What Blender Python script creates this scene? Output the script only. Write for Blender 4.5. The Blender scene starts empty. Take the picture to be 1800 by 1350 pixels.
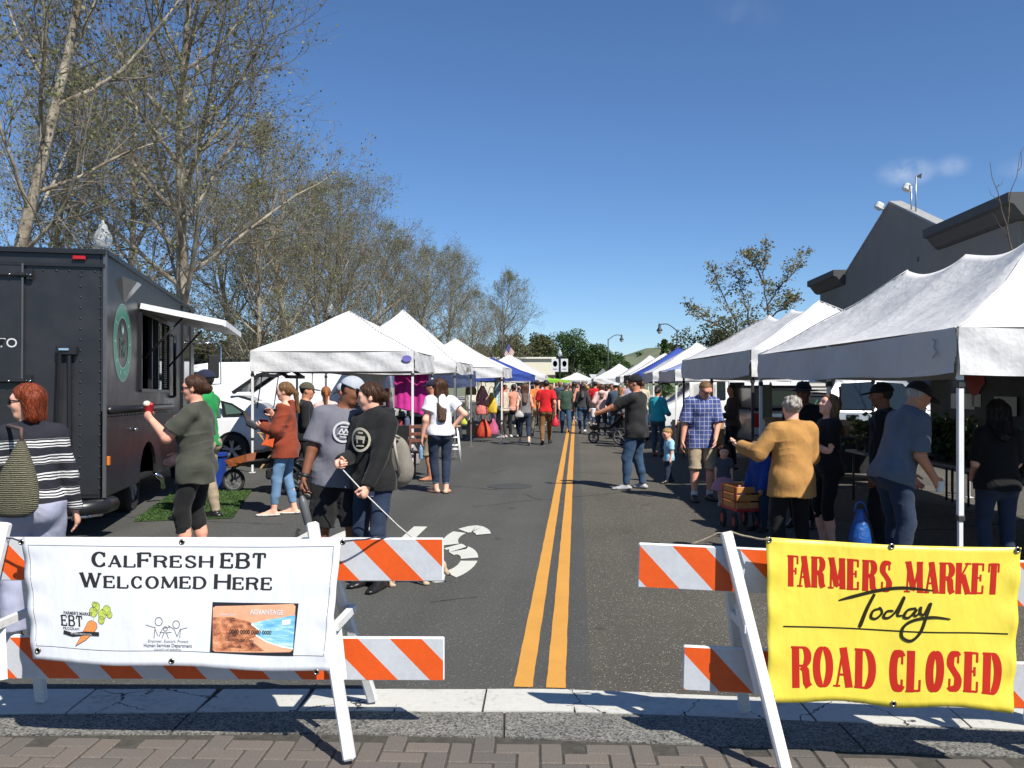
import bpy, math, random
import numpy as np
from mathutils import Vector, Matrix
R = math.radians
SC = bpy.context.scene
COL = SC.collection
random.seed(11)
RNG = np.random.default_rng(11)
# ------------------------------------------------------------------ camera
CAM_H = 1.65
FPX = 1500.0            # focal length in pixels of the 1800 px wide photograph
cam_data = bpy.data.cameras.new('camera')
cam_data.sensor_width = 36.0
cam_data.lens = FPX / 1800.0 * 36.0
cam_data.clip_start = 0.05
cam_data.clip_end = 9000
camera = bpy.data.objects.new('camera', cam_data)
COL.objects.link(camera)
camera.location = (0, 0, CAM_H)
camera.rotation_euler = (R(90), 0, 0)
SC.camera = camera
# ------------------------------------------------------------------ sky, sun, exposure
SUN_EL = R(48.5)
SUN_AZ = R(142)         # clockwise from +Y: behind the camera, to the right
world = bpy.data.worlds.new('World')
SC.world = world
world.use_nodes = True
wn, wl = world.node_tree.nodes, world.node_tree.links
wn.clear()
w_out = wn.new('ShaderNodeOutputWorld')
w_bg = wn.new('ShaderNodeBackground')
w_sky = wn.new('ShaderNodeTexSky')
w_sky.sky_type = 'NISHITA'
w_sky.sun_disc = False
w_sky.sun_elevation = SUN_EL
w_sky.sun_rotation = SUN_AZ
w_sky.altitude = 0
w_sky.air_density = 0.92
w_sky.dust_density = 0.0
w_sky.ozone_density = 10.0
w_bg.inputs['Strength'].default_value = 0.086
# two faint wisps of cloud low over the building on the right
w_tc = wn.new('ShaderNodeTexCoord'); w_acc = None
for (cx, cz, rx, rz, amt) in ((.463, .248, .036, .017, .50), (.515, .255, .022, .014, .28), (.60, .255, .03, .015, .12), (.27, .43, .05, .03, .05)):
 v = Vector((cx, 1, cz)); v.normalize()
 mp = wn.new('ShaderNodeVectorMath'); mp.operation = 'SUBTRACT'; mp.inputs[1].default_value = v
 sc_ = wn.new('ShaderNodeVectorMath'); sc_.operation = 'DIVIDE'; sc_.inputs[1].default_value = (rx, rx, rz)
 ln_ = wn.new('ShaderNodeVectorMath'); ln_.operation = 'LENGTH'
 wl.new(w_tc.outputs['Generated'], mp.inputs[0]); wl.new(mp.outputs[0], sc_.inputs[0]); wl.new(sc_.outputs[0], ln_.inputs[0])
 mr = wn.new('ShaderNodeMapRange'); mr.interpolation_type = 'SMOOTHSTEP'
 mr.inputs[1].default_value = 1.0; mr.inputs[2].default_value = .1; mr.inputs[3].default_value = 0; mr.inputs[4].default_value = amt
 wl.new(ln_.outputs['Value'], mr.inputs[0])
 if w_acc is None: w_acc = mr.outputs[0]
 else:
  ad = wn.new('ShaderNodeMath'); ad.operation = 'ADD'; wl.new(w_acc, ad.inputs[0]); wl.new(mr.outputs[0], ad.inputs[1]); w_acc = ad.outputs[0]
w_nz = wn.new('ShaderNodeTexNoise'); w_nz.inputs['Scale'].default_value = 26; w_nz.inputs['Detail'].default_value = 6
wl.new(w_tc.outputs['Generated'], w_nz.inputs['Vector'])
w_cr = wn.new('ShaderNodeMapRange'); w_cr.inputs[1].default_value = .35; w_cr.inputs[2].default_value = .65
wl.new(w_nz.outputs['Fac'], w_cr.inputs[0])
w_mu = wn.new('ShaderNodeMath'); w_mu.operation = 'MULTIPLY'; wl.new(w_acc, w_mu.inputs[0]); wl.new(w_cr.outputs[0], w_mu.inputs[1])
w_mx = wn.new('ShaderNodeMix'); w_mx.data_type = 'RGBA'; w_mx.inputs[7].default_value = (8.2, 8.4, 8.8, 1)
wl.new(w_mu.outputs[0], w_mx.inputs[0]); wl.new(w_sky.outputs[0], w_mx.inputs[6])
wl.new(w_mx.outputs[2], w_bg.inputs['Color'])
wl.new(w_bg.outputs[0], w_out.inputs['Surface'])
sun_data = bpy.data.lights.new('sun', 'SUN')
sun_data.energy = 5.0
sun_data.angle = R(0.55)
sun_data.color = (1.0, 0.955, 0.88)
sun = bpy.data.objects.new('sun', sun_data)
COL.objects.link(sun)
to_sun = Vector((math.sin(SUN_AZ) * math.cos(SUN_EL), math.cos(SUN_AZ) * math.cos(SUN_EL), math.sin(SUN_EL)))
sun.rotation_euler = (-to_sun).to_track_quat('-Z', 'Y').to_euler()
SC.view_settings.view_transform = 'Standard'
SC.view_settings.look = 'None'
SC.view_settings.exposure = 0.55
SC.view_settings.gamma = 1.0
SC.view_settings.use_curve_mapping = False
SC.cycles.max_bounces = 6
SC.cycles.diffuse_bounces = 3
SC.cycles.transparent_max_bounces = 8
# ------------------------------------------------------------------ helpers
ROAD_ANG = R(-4.31)      # the street runs a little to the right of the view axis
def at(px, py, z):
 """World point seen at photo pixel (px, py) when it stands z metres away."""
 return Vector(((px - 900) * z / FPX, z, CAM_H - (py - 675) * z / FPX))
def ground_at(px, py, h=0.0):
 z = FPX * (CAM_H - h) / (py - 675)
 return Vector(((px - 900) * z / FPX, z, h))
def road(x, y, h=0.0):
 """Street coordinates (x across to the right, y along) to world."""
 c, s = math.cos(ROAD_ANG), math.sin(ROAD_ANG)
 return Vector((x * c - y * s, x * s + y * c, h))
class MB:
 """Collects geometry; build() links it as one mesh object."""
 def __init__(self):
  self.v = []; self.f = []; self.mi = []; self.cur = 0
 def _add(self, vs, fs):
  o = len(self.v)
  self.v.extend([tuple(p) for p in vs])
  self.f.extend([tuple(i + o for i in f) for f in fs])
  self.mi.extend([self.cur] * len(fs))
  return self
 def box(self, c, s, rot=None, bev=0.0):
  hx, hy, hz = s[0] / 2, s[1] / 2, s[2] / 2
  c = Vector(c)
  if bev > 0:
   b = min(bev, hx * .9, hy * .9, hz * .9)
   prof = []
   for k in range(3):      # 3 rings: chamfered box from 8 corner triples
    pass
   vs = []
   idx = {}
   for sx in (-1, 1):
    for sy in (-1, 1):
     for sz in (-1, 1):
      idx[sx, sy, sz] = len(vs)
      vs += [Vector((sx * (hx - b), sy * (hy - b), sz * hz)), Vector((sx * hx, sy * (hy - b), sz * (hz - b))), Vector((sx * (hx - b), sy * hy, sz * (hz - b)))]
   fs = []
   def q(a, flip): fs.append(tuple(reversed(a)) if flip else tuple(a))
   for s_ in (-1, 1):
    I = idx
    q([I[-1, -1, s_], I[1, -1, s_], I[1, 1, s_], I[-1, 1, s_]], s_ < 0)
    q([I[s_, -1, -1] + 1, I[s_, 1, -1] + 1, I[s_, 1, 1] + 1, I[s_, -1, 1] + 1], s_ < 0)
    q([I[-1, s_, -1] + 2, I[1, s_, -1] + 2, I[1, s_, 1] + 2, I[-1, s_, 1] + 2], s_ > 0)
   for a in (-1, 1):
    for d in (-1, 1):
     q([I[-1, a, d], I[1, a, d], I[1, a, d] + 2, I[-1, a, d] + 2], (a * d) > 0)
     q([I[a, -1, d], I[a, 1, d], I[a, 1, d] + 1, I[a, -1, d] + 1], (a * d) < 0)
     q([I[a, d, -1] + 1, I[a, d, 1] + 1, I[a, d, 1] + 2, I[a, d, -1] + 2], (a * d) < 0)
   for sx in (-1, 1):
    for sy in (-1, 1):
     for sz in (-1, 1):
      k = I[sx, sy, sz]
      q([k, k + 1, k + 2], sx * sy * sz < 0)
  else:
   vs = [Vector((x, y, z)) for x in (-hx, hx) for y in (-hy, hy) for z in (-hz, hz)]
   fs = [(0, 1, 3, 2), (4, 6, 7, 5), (0, 4, 5, 1), (2, 3, 7, 6), (0, 2, 6, 4), (1, 5, 7, 3)]
  if rot is not None:
   vs = [rot @ p for p in vs]
  return self._add([p + c for p in vs], fs)
 def bar(self, a, b, w, h, up=(0, 0, 1), bev=0.0):
  """Square bar from a to b, w wide, h tall (along up)."""
  a, b = Vector(a), Vector(b)
  d = (b - a); L = d.length; d.normalize()
  u = Vector(up); x = d.cross(u)
  if x.length < 1e-4: x = d.cross(Vector((1, 0, 0)))
  x.normalize(); u = x.cross(d)
  rot = Matrix((x, d, u)).transposed()
  return self.box((a + b) / 2, (w, L, h), rot, bev)
 def tube(self, pts, r, n=8, cap=True):
  pts = [Vector(p) for p in pts]
  rs = r if isinstance(r, (list, tuple)) else [r] * len(pts)
  vs = []; fs = []
  prev = None
  for i, p in enumerate(pts):
   d = (pts[min(i + 1, len(pts) - 1)] - pts[max(i - 1, 0)]).normalized()
   x = d.orthogonal().normalized() if prev is None else (prev - d * prev.dot(d)).normalized()
   prev = x; y = d.cross(x)
   for k in range(n):
    a = 2 * math.pi * k / n
    vs.append(p + (x * math.cos(a) + y * math.sin(a)) * rs[i])
  for i in range(len(pts) - 1):
   for k in range(n):
    a = i * n + k; b = i * n + (k + 1) % n
    fs.append((a, b, b + n, a + n))
  if cap:
   fs.append(tuple(range(n - 1, -1, -1)))
   fs.append(tuple(range((len(pts) - 1) * n, len(pts) * n)))
  return self._add(vs, fs)
 def lathe(self, prof, c=(0, 0, 0), n=20, axis='z', cap=True):
  """prof: list of (radius, height)."""
  c = Vector(c); vs = []; fs = []
  for r_, z in prof:
   for k in range(n):
    a = 2 * math.pi * k / n
    p = (r_ * math.cos(a), r_ * math.sin(a), z)
    if axis == 'x': p = (p[2], p[0], p[1])
    if axis == 'y': p = (p[1], p[2], p[0])
    vs.append(Vector(p) + c)
  m = len(prof)
  for i in range(m - 1):
   for k in range(n):
    a = i * n + k; b = i * n + (k + 1) % n
    fs.append((a, b, b + n, a + n))
  if cap and prof[0][0] > 1e-6: fs.append(tuple(range(n - 1, -1, -1)))
  if cap and prof[-1][0] > 1e-6: fs.append(tuple(range((m - 1) * n, m * n)))
  return self._add(vs, fs)
 def prism(self, poly, a, b, axis='x'):
  """Extrude a 2-D polygon (list of pairs) between coordinates a and b on axis."""
  def mk(u, v, t):
   return {'x': (t, u, v), 'y': (u, t, v), 'z': (u, v, t)}[axis]
  n = len(poly)
  vs = [mk(u, v, a) for u, v in poly] + [mk(u, v, b) for u, v in poly]
  fs = [tuple(range(n)), tuple(range(2 * n - 1, n - 1, -1))]
  for i in range(n):
   j = (i + 1) % n
   fs.append((i, j, j + n, i + n))
  return self._add(vs, fs)
 def quad(self, *p):
  return self._add(p, [tuple(range(len(p)))])
 def grid(self, fn, nu, nv, closed_u=False):
  vs = [fn(i / nu, j / nv) for j in range(nv + 1) for i in range(nu + 1)]
  fs = [(j * (nu + 1) + i, j * (nu + 1) + i + 1, (j + 1) * (nu + 1) + i + 1, (j + 1) * (nu + 1) + i) for j in range(nv) for i in range(nu)]
  return self._add(vs, fs)
 def sphere(self, c, r, n=12, m=8):
  rr = r if isinstance(r, (tuple, list)) else (r, r, r)
  c = Vector(c)
  vs = [c + Vector((0, 0, -rr[2]))]
  for j in range(1, m):
   t = -math.pi / 2 + math.pi * j / m
   for k in range(n):
    a = 2 * math.pi * k / n
    vs.append(c + Vector((rr[0] * math.cos(t) * math.cos(a), rr[1] * math.cos(t) * math.sin(a), rr[2] * math.sin(t))))
  vs.append(c + Vector((0, 0, rr[2])))
  fs = [(0, 1 + (k + 1) % n, 1 + k) for k in range(n)]
  for j in range(m - 2):
   for k in range(n):
    a = 1 + j * n + k; b = 1 + j * n + (k + 1) % n
    fs.append((a, b, b + n, a + n))
  l = len(vs) - 1; o = 1 + (m - 2) * n
  fs += [(o + k, o + (k + 1) % n, l) for k in range(n)]
  return self._add(vs, fs)
 def mesh(self, name, mats, smooth=False):
  me = bpy.data.meshes.new(name)
  me.from_pydata(self.v, [], self.f)
  for m in (mats if isinstance(mats, (list, tuple)) else [mats]):
   me.materials.append(m)
  if any(self.mi):
   me.polygons.foreach_set('material_index', self.mi)
  if smooth:
   me.shade_smooth()
   if smooth != 'all':
    me.set_sharp_from_angle(angle=R(38))
  me.update()
  return me
 def build(self, name, mats, parent=None, smooth=False, loc=None, rotz=None, fix=False):
  me = self.mesh(name, mats, smooth)
  if fix:
   fix_normals(me)
  return link(name, me, parent, loc, rotz)
def fix_normals(me):
 import bmesh
 bm = bmesh.new(); bm.from_mesh(me)
 bmesh.ops.recalc_face_normals(bm, faces=bm.faces)
 bm.to_mesh(me); bm.free()
def link(name, me, parent=None, loc=None, rotz=None):
 o = bpy.data.objects.new(name, me)
 COL.objects.link(o)
 if parent is not None: o.parent = parent
 if loc is not None: o.location = loc
 if rotz is not None: o.rotation_euler = (0, 0, rotz)
 return o
def tag(o, label=None, cat=None, group=None, kind=None):
 if label: o['label'] = label
 if cat: o['category'] = cat
 if group: o['group'] = group
 if kind: o['kind'] = kind
 return o
def thing(name, label, cat, loc=(0, 0, 0), rotz=0.0, group=None):
 o = bpy.data.objects.new(name, None)
 o.empty_display_size = 0.2
 COL.objects.link(o)
 o.location = loc
 o.rotation_euler = (0, 0, rotz)
 return tag(o, label, cat, group)
def copy_tree(o, parent=None, label=None, loc=None, rotz=None, scale=None):
 c = o.copy()
 COL.objects.link(c)
 c.parent = parent
 if label: c['label'] = label
 if loc is not None: c.location = loc
 if rotz is not None: c.rotation_euler = (0, 0, rotz)
 if scale is not None: c.scale = (scale, scale, scale) if isinstance(scale, (int, float)) else scale
 for ch in list(o.children):
  copy_tree(ch, c)
 return c
def structure(o):
 o['kind'] = 'structure'
 return o
# ------------------------------------------------------------------ materials
_MATS = {}
def nodes_of(name):
 m = bpy.data.materials.new(name)
 m.use_nodes = True
 nt = m.node_tree
 return m, nt, nt.nodes['Principled BSDF']
def vnoise(nt, scale, detail=4, rough=.6, coord='Object', vec=None, stretch=None):
 n = nt.nodes.new('ShaderNodeTexNoise')
 n.inputs['Scale'].default_value = scale
 n.inputs['Detail'].default_value = detail
 n.inputs['Roughness'].default_value = rough
 tc = nt.nodes.new('ShaderNodeTexCoord')
 src = tc.outputs[coord]
 if stretch:
  mp = nt.nodes.new('ShaderNodeMapping')
  mp.inputs['Scale'].default_value = stretch
  nt.links.new(src, mp.inputs['Vector']); src = mp.outputs[0]
 nt.links.new(src, n.inputs['Vector'])
 return n
def ramp(nt, fac, stops):
 r = nt.nodes.new('ShaderNodeValToRGB')
 el = r.color_ramp.elements
 while len(el) > len(stops): el.remove(el[-1])
 while len(el) < len(stops): el.new(0.5)
 for e, (p, c) in zip(el, stops):
  e.position = p
  e.color = (c[0], c[1], c[2], 1) if not isinstance(c, (int, float)) else (c, c, c, 1)
 nt.links.new(fac, r.inputs['Fac'])
 return r
def mixc(nt, fac, a, b, mode='MIX'):
 m = nt.nodes.new('ShaderNodeMix')
 m.data_type = 'RGBA'; m.blend_type = mode
 for sock, val in ((m.inputs['Factor'], fac), (m.inputs[6], a), (m.inputs[7], b)):
  if isinstance(val, (int, float)): sock.default_value = val
  elif isinstance(val, tuple): sock.default_value = (val[0], val[1], val[2], 1)
  else: nt.links.new(val, sock)
 return m.outputs[2]
def math_node(nt, op, a, b=None, c=None):
 m = nt.nodes.new('ShaderNodeMath'); m.operation = op
 for i, val in enumerate((a, b, c)):
  if val is None: continue
  if isinstance(val, (int, float)): m.inputs[i].default_value = val
  else: nt.links.new(val, m.inputs[i])
 return m.outputs[0]
def bump(nt, bsdf, height, strength, dist=0.01):
 b = nt.nodes.new('ShaderNodeBump')
 b.inputs['Strength'].default_value = strength
 b.inputs['Distance'].default_value = dist
 nt.links.new(height, b.inputs['Height'])
 nt.links.new(b.outputs[0], bsdf.inputs['Normal'])
def M(name, col, rough=.6, metal=0.0, var=.12, vs=6.0, bmp=0.0, bs=30.0, spec=.5, coat=0.0, stretch=None, bd=.01):
 if name in _MATS: return _MATS[name]
 m, nt, b = nodes_of(name)
 n = vnoise(nt, vs, 5, stretch=stretch)
 lo = tuple(max(0, c * (1 - var)) for c in col); hi = tuple(min(1, c * (1 + var)) for c in col)
 rp = ramp(nt, n.outputs['Fac'], [(.3, lo), (.7, hi)])
 nt.links.new(rp.outputs[0], b.inputs['Base Color'])
 b.inputs['Roughness'].default_value = rough
 b.inputs['Metallic'].default_value = metal
 b.inputs['Specular IOR Level'].default_value = spec
 b.inputs['Coat Weight'].default_value = coat
 b.inputs['Coat Roughness'].default_value = .08
 if bmp:
  n2 = vnoise(nt, bs, 4, stretch=stretch)
  bump(nt, b, n2.outputs['Fac'], bmp, bd)
 _MATS[name] = m
 return m
def srgb(r, g, b):
 f = lambda c: (c / 255 / 12.92) if c / 255 <= .04045 else ((c / 255 + .055) / 1.055) ** 2.4
 return (f(r), f(g), f(b))
def cloth(name, col, rough=.85, var=.15, folds=.28):
 """Fabric: soft colour variation, weave and crumple relief."""
 if name in _MATS: return _MATS[name]
 m, nt, b = nodes_of(name)
 n = vnoise(nt, 5, 6)
 lo = tuple(max(0, c * (1 - var)) for c in col); hi = tuple(min(1, c * (1 + var)) for c in col)
 rp = ramp(nt, n.outputs['Fac'], [(.3, lo), (.7, hi)])
 nt.links.new(rp.outputs[0], b.inputs['Base Color'])
 b.inputs['Roughness'].default_value = rough
 b.inputs['Specular IOR Level'].default_value = .25
 b.inputs['Sheen Weight'].default_value = .08
 n1 = vnoise(nt, 8, 2.5, .5, stretch=(1.4, 1.4, .7))
 n2 = vnoise(nt, 260, 2)
 h = math_node(nt, 'ADD', n1.outputs['Fac'], math_node(nt, 'MULTIPLY', n2.outputs['Fac'], .05))
 bump(nt, b, h, folds, .05)
 _MATS[name] = m
 return m
def glass_mat(name, col=(.02, .025, .03), rough=.04, alpha=1.0):
 if name in _MATS: return _MATS[name]
 m, nt, b = nodes_of(name)
 b.inputs['Base Color'].default_value = (*col, 1)
 b.inputs['Roughness'].default_value = rough
 b.inputs['Specular IOR Level'].default_value = .7
 b.inputs['Alpha'].default_value = alpha
 _MATS[name] = m
 return m
# ------------------------------------------------------------------ implicit-surface bodies
class Field:
 """Signed distance grid; shapes are blended in locally, then meshed with surface nets."""
 def __init__(self, lo, hi, vox):
  self.v = vox
  self.lo = np.array(lo, np.float32)
  self.n = np.maximum(4, np.ceil((np.array(hi) - np.array(lo)) / vox).astype(int) + 1)
  self.D = np.full(tuple(self.n), 1.0, np.float32)
  self.ax = [self.lo[i] + vox * np.arange(self.n[i], dtype=np.float32) for i in range(3)]
 def block(self, lo, hi, mg):
  s = []
  for i in range(3):
   a = int(np.floor((lo[i] - mg - self.lo[i]) / self.v)); b = int(np.ceil((hi[i] + mg - self.lo[i]) / self.v)) + 1
   a = max(0, min(self.n[i], a)); b = max(0, min(self.n[i], b))
   if b <= a: return None, None
   s.append(slice(a, b))
  P = (self.ax[0][s[0]][:, None, None], self.ax[1][s[1]][None, :, None], self.ax[2][s[2]][None, None, :])
  return tuple(s), P
 def add(self, sh, k=.02, inf=0.0):
  s, P = self.block(sh.lo, sh.hi, abs(inf) + k + 3 * self.v)
  if s is None: return
  d = sh.f(P) - inf
  A = self.D[s]
  if k > 0:
   h = np.maximum(k - np.abs(A - d), 0) / k
   self.D[s] = np.minimum(A, d) - h * h * k * .25
  else:
   self.D[s] = np.minimum(A, d)
 def cut(self, sh, k=.01, inf=0.0):
  s, P = self.block(sh.lo, sh.hi, abs(inf) + k + 3 * self.v)
  if s is None: return
  d = -(sh.f(P) - inf); A = self.D[s]
  h = np.maximum(k - np.abs(A - d), 0) / k
  self.D[s] = np.maximum(A, d) + h * h * k * .25
 def plane(self, p, n):
  """Keep the side against n."""
  X, Y, Z = self.ax
  d = (X[:, None, None] - p[0]) * n[0] + (Y[None, :, None] - p[1]) * n[1] + (Z[None, None, :] - p[2]) * n[2]
  np.maximum(self.D, d.astype(np.float32), out=self.D)
 def wrinkle(self, amp, fx, fy, fz, seed=0):
  X, Y, Z = (self.ax[0][:, None, None], self.ax[1][None, :, None], self.ax[2][None, None, :])
  m = np.abs(self.D) < 4 * self.v
  w = (np.sin(X * fx + 1.7 * np.sin(Z * fz * .6 + seed) + seed) * np.cos(Y * fy + 1.3 * np.sin(Z * fz * .43 + 2 * seed))
    + .7 * np.sin(Z * fz + 2.1 * np.sin(X * fx * .7 + seed * 1.3) + 1.1 * np.sin(Y * fy * .6)))
  q = Z * fz * 1.5 + X * fx * 1.1 + Y * fy * .9 + 1.8 * np.sin(X * fx * .55 + seed) + 1.4 * np.sin(Z * fz * .5 + Y * fy * .4)
  w = w - 1.3 * (1 - np.abs(np.sin(q))) ** 4 * np.maximum(0, np.sin(Z * fz * .37 + X * fx * .5 + seed) * np.cos(Y * fy * .6 + X * fx * .8 + 2 * seed) + .2)
  self.D = np.where(m, self.D + amp * w, self.D).astype(np.float32)
 def mesh(self):
  D = self.D; S = D < 0
  S[0] = S[-1] = False; S[:, 0] = S[:, -1] = False; S[:, :, 0] = S[:, :, -1] = False
  D = np.where(S, np.minimum(D, -1e-5), np.maximum(D, 1e-5))
  c = [S[i:S.shape[0] - 1 + i, j:S.shape[1] - 1 + j, k:S.shape[2] - 1 + k] for i in (0, 1) for j in (0, 1) for k in (0, 1)]
  allin = c[0].copy(); anyin = c[0].copy()
  for q in c[1:]:
   allin &= q; anyin |= q
  mix = anyin & ~allin
  I = np.argwhere(mix)
  if len(I) == 0: return np.zeros((0, 3)), np.zeros((0, 4), int)
  idx = np.full(mix.shape, -1, np.int64); idx[mix] = np.arange(len(I))
  corners = np.array([(i, j, k) for i in (0, 1) for j in (0, 1) for k in (0, 1)])
  val = np.stack([D[I[:, 0] + a, I[:, 1] + b, I[:, 2] + e] for a, b, e in corners], 1)
  acc = np.zeros((len(I), 3)); cnt = np.zeros(len(I))
  for a in range(8):
   for b in range(a + 1, 8):
    if np.abs(corners[a] - corners[b]).sum() != 1: continue
    x = (val[:, a] < 0) != (val[:, b] < 0)
    t = val[:, a] / np.where(x, val[:, a] - val[:, b], 1)
    p = corners[a] + t[:, None] * (corners[b] - corners[a])
    acc += np.where(x[:, None], p, 0); cnt += x
  V = (I + acc / cnt[:, None]) * self.v + self.lo
  F = []
  for axn in range(3):
   o1, o2 = [(1, 2), (2, 0), (0, 1)][axn]
   sl0 = [slice(None)] * 3; sl1 = [slice(None)] * 3
   sl0[axn] = slice(0, -1); sl1[axn] = slice(1, None)
   e = S[tuple(sl0)] != S[tuple(sl1)]
   E = np.argwhere(e)
   st = S[tuple(sl0)][tuple(E.T)]
   def cell(d1, d2):
    q = E.copy(); q[:, o1] -= d1; q[:, o2] -= d2
    return idx[tuple(q.T)]
   ok = (E[:, o1] > 0) & (E[:, o2] > 0) & (E[:, o1] < S.shape[o1] - 1) & (E[:, o2] < S.shape[o2] - 1)
   E = E[ok]; st = st[ok]
   q = np.stack([cell(0, 0), cell(1, 0), cell(1, 1), cell(0, 1)], 1)
   q[~st] = q[~st][:, ::-1]
   F.append(q)
  return V, np.concatenate(F)
class Shape:
 def __init__(self, f, lo, hi): self.f, self.lo, self.hi = f, np.array(lo), np.array(hi)
def rc(a, b, ra, rb, sq=None, cut_a=False, cut_b=False):
 """Tapered capsule a-b; sq=(axis, factor) flattens it along axis; cut_* gives flat ends."""
 a = np.array(a, float); b = np.array(b, float)
 ba = b - a; L2 = float(ba @ ba) + 1e-9; L = math.sqrt(L2)
 m = max(ra, rb)
 def f(P):
  X, Y, Z = P
  x, y, z = X - a[0], Y - a[1], Z - a[2]
  t = (x * ba[0] + y * ba[1] + z * ba[2]) / L2
  tc = np.clip(t, 0, 1)
  x, y, z = x - tc * ba[0], y - tc * ba[1], z - tc * ba[2]
  if sq is not None:
   ax, fac = sq
   w = (x * ax[0] + y * ax[1] + z * ax[2]) * (1 / fac - 1)
   x, y, z = x + w * ax[0], y + w * ax[1], z + w * ax[2]
  d = np.sqrt(x * x + y * y + z * z) - (ra + (rb - ra) * tc)
  if sq is not None: d = d * (.5 + .5 * sq[1])
  if cut_b: d = np.maximum(d, (t - 1) * L)
  if cut_a: d = np.maximum(d, -t * L)
  return d.astype(np.float32)
 return Shape(f, np.minimum(a, b) - m, np.maximum(a, b) + m)
def ell(c, fr, r):
 """Ellipsoid with frame fr (rows = axes) and radii r."""
 c = np.array(c, float); r = np.array(r, float)
 def f(P):
  x, y, z = P[0] - c[0], P[1] - c[1], P[2] - c[2]
  q = [(x * fr[i][0] + y * fr[i][1] + z * fr[i][2]) / r[i] for i in range(3)]
  k0 = np.sqrt(q[0] ** 2 + q[1] ** 2 + q[2] ** 2)
  k1 = np.sqrt((q[0] / r[0]) ** 2 + (q[1] / r[1]) ** 2 + (q[2] / r[2]) ** 2) + 1e-6
  return (k0 * (k0 - 1) / k1).astype(np.float32)
 return Shape(f, c - r.max(), c + r.max())
def rot3(yaw=0, pitch=0, roll=0):
 """Rows = axes x (right), y (front), z (up) after roll about y, pitch about x (+ = forward/down), yaw about z."""
 m = Matrix.Rotation(yaw, 3, 'Z') @ Matrix.Rotation(-pitch, 3, 'X') @ Matrix.Rotation(roll, 3, 'Y')
 return np.array(m.transposed())
def ik(a, t, l1, l2, pole):
 a = np.array(a, float); t = np.array(t, float); pole = np.array(pole, float)
 d = t - a; L = np.linalg.norm(d); mx = (l1 + l2) * .998
 if L > mx: t = a + d * mx / L; d = t - a; L = mx
 if L < abs(l1 - l2) + 1e-3: L = abs(l1 - l2) + 1e-3
 u = d / np.linalg.norm(d)
 x = (l1 * l1 - l2 * l2 + L * L) / (2 * L)
 h = math.sqrt(max(l1 * l1 - x * x, 0))
 p = pole - u * (pole @ u); p /= np.linalg.norm(p) + 1e-9
 return a + u * x + p * h, t
def nrm(v):
 v = np.array(v, float); return v / (np.linalg.norm(v) + 1e-9)
UPV = np.array([0, 0, 1.0])
def skeleton(H, pose, child=False, female=False):
 s = {}
 p = pose
 hip = .52 if not child else .46
 l1, l2 = (.25, .235) if not child else (.215, .205)
 sh_z = (.808 if not child else .75) - hip
 shw = (.088 if female else .101) * (1.0 if not child else .98)
 drop = p.get('drop', 0.0)
 pel = np.array([p.get('sx', 0.0), p.get('sy', 0.0), hip - drop]) * H
 T = rot3(p.get('twist', 0), p.get('lean', 0), p.get('side', 0))
 s['T'] = T; s['pel'] = pel; s['H'] = H
 PT = rot3(p.get('ptwist', 0), 0, 0)
 tr = lambda x, y, z: pel + (T[0] * x + T[1] * y + T[2] * z) * H
 s['tr'] = tr
 s['neck'] = tr(0, -.006, sh_z + .027)
 for sd, k in ((-1, 'l'), (1, 'r')):
  s['sh' + k] = tr(sd * shw, -.004, sh_z - .014 + p.get('shrug', 0))
  s['hip' + k] = pel + (PT[0] * sd * (.053 if not female else .056)) * H
  f = p.get('foot' + k, (sd * .06, 0, 0))
  ank = np.array([f[0], f[1], .042 + f[2]]) * H
  pole = p.get('knee' + k, (sd * .15, 1, 0))
  s['kn' + k], s['an' + k] = ik(s['hip' + k], ank, l1 * H, l2 * H, pole)
  ty = p.get('toe' + k, -sd * .18)
  fd = np.array([-math.sin(ty), math.cos(ty), 0])
  pit = p.get('fpitch' + k, 0.0)
  fd = nrm(fd * math.cos(pit) + np.array([0, 0, -math.sin(pit)]))
  s['fd' + k] = fd
  h = p.get('hand' + k)
  if h is None: tgt = s['sh' + k] + (np.array([sd * .035, .035, -.31])) * H
  else: tgt = np.array(h) * H
  al = .94 if child else 1.0
  pole = p.get('elbow' + k, (sd * .35, -1, -.1))
  s['el' + k], s['wr' + k] = ik(s['sh' + k], tgt, .168 * H * al, .146 * H * al, pole)
  s['hd' + k] = nrm(p.get('hdir' + k, s['wr' + k] - s['el' + k]))
  n = np.array(p.get('palm' + k, (-sd, .1, 0)), float)
  n = n - s['hd' + k] * (n @ s['hd' + k]); s['hn' + k] = nrm(n)
  s['curl' + k] = p.get('curl' + k, .35)
 HF = rot3(p.get('hyaw', 0), p.get('hpitch', 0), p.get('hroll', 0))
 if p.get('hrel', True):
  HF = HF @ rot3(p.get('twist', 0), p.get('lean', 0) * .3, p.get('side', 0) * .5)
 hs = p.get('hs', 1.0) * (.134 if not child else .205) * H
 s['HF'] = HF; s['hs'] = hs
 nk = s['neck']
 s['hc'] = nk + T[2] * .032 * H + HF[2] * (hs * .42) + HF[1] * hs * .13
 s['hp'] = lambda x, y, z: s['hc'] + (HF[0] * x + HF[1] * y + HF[2] * z) * hs
 return s
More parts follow.
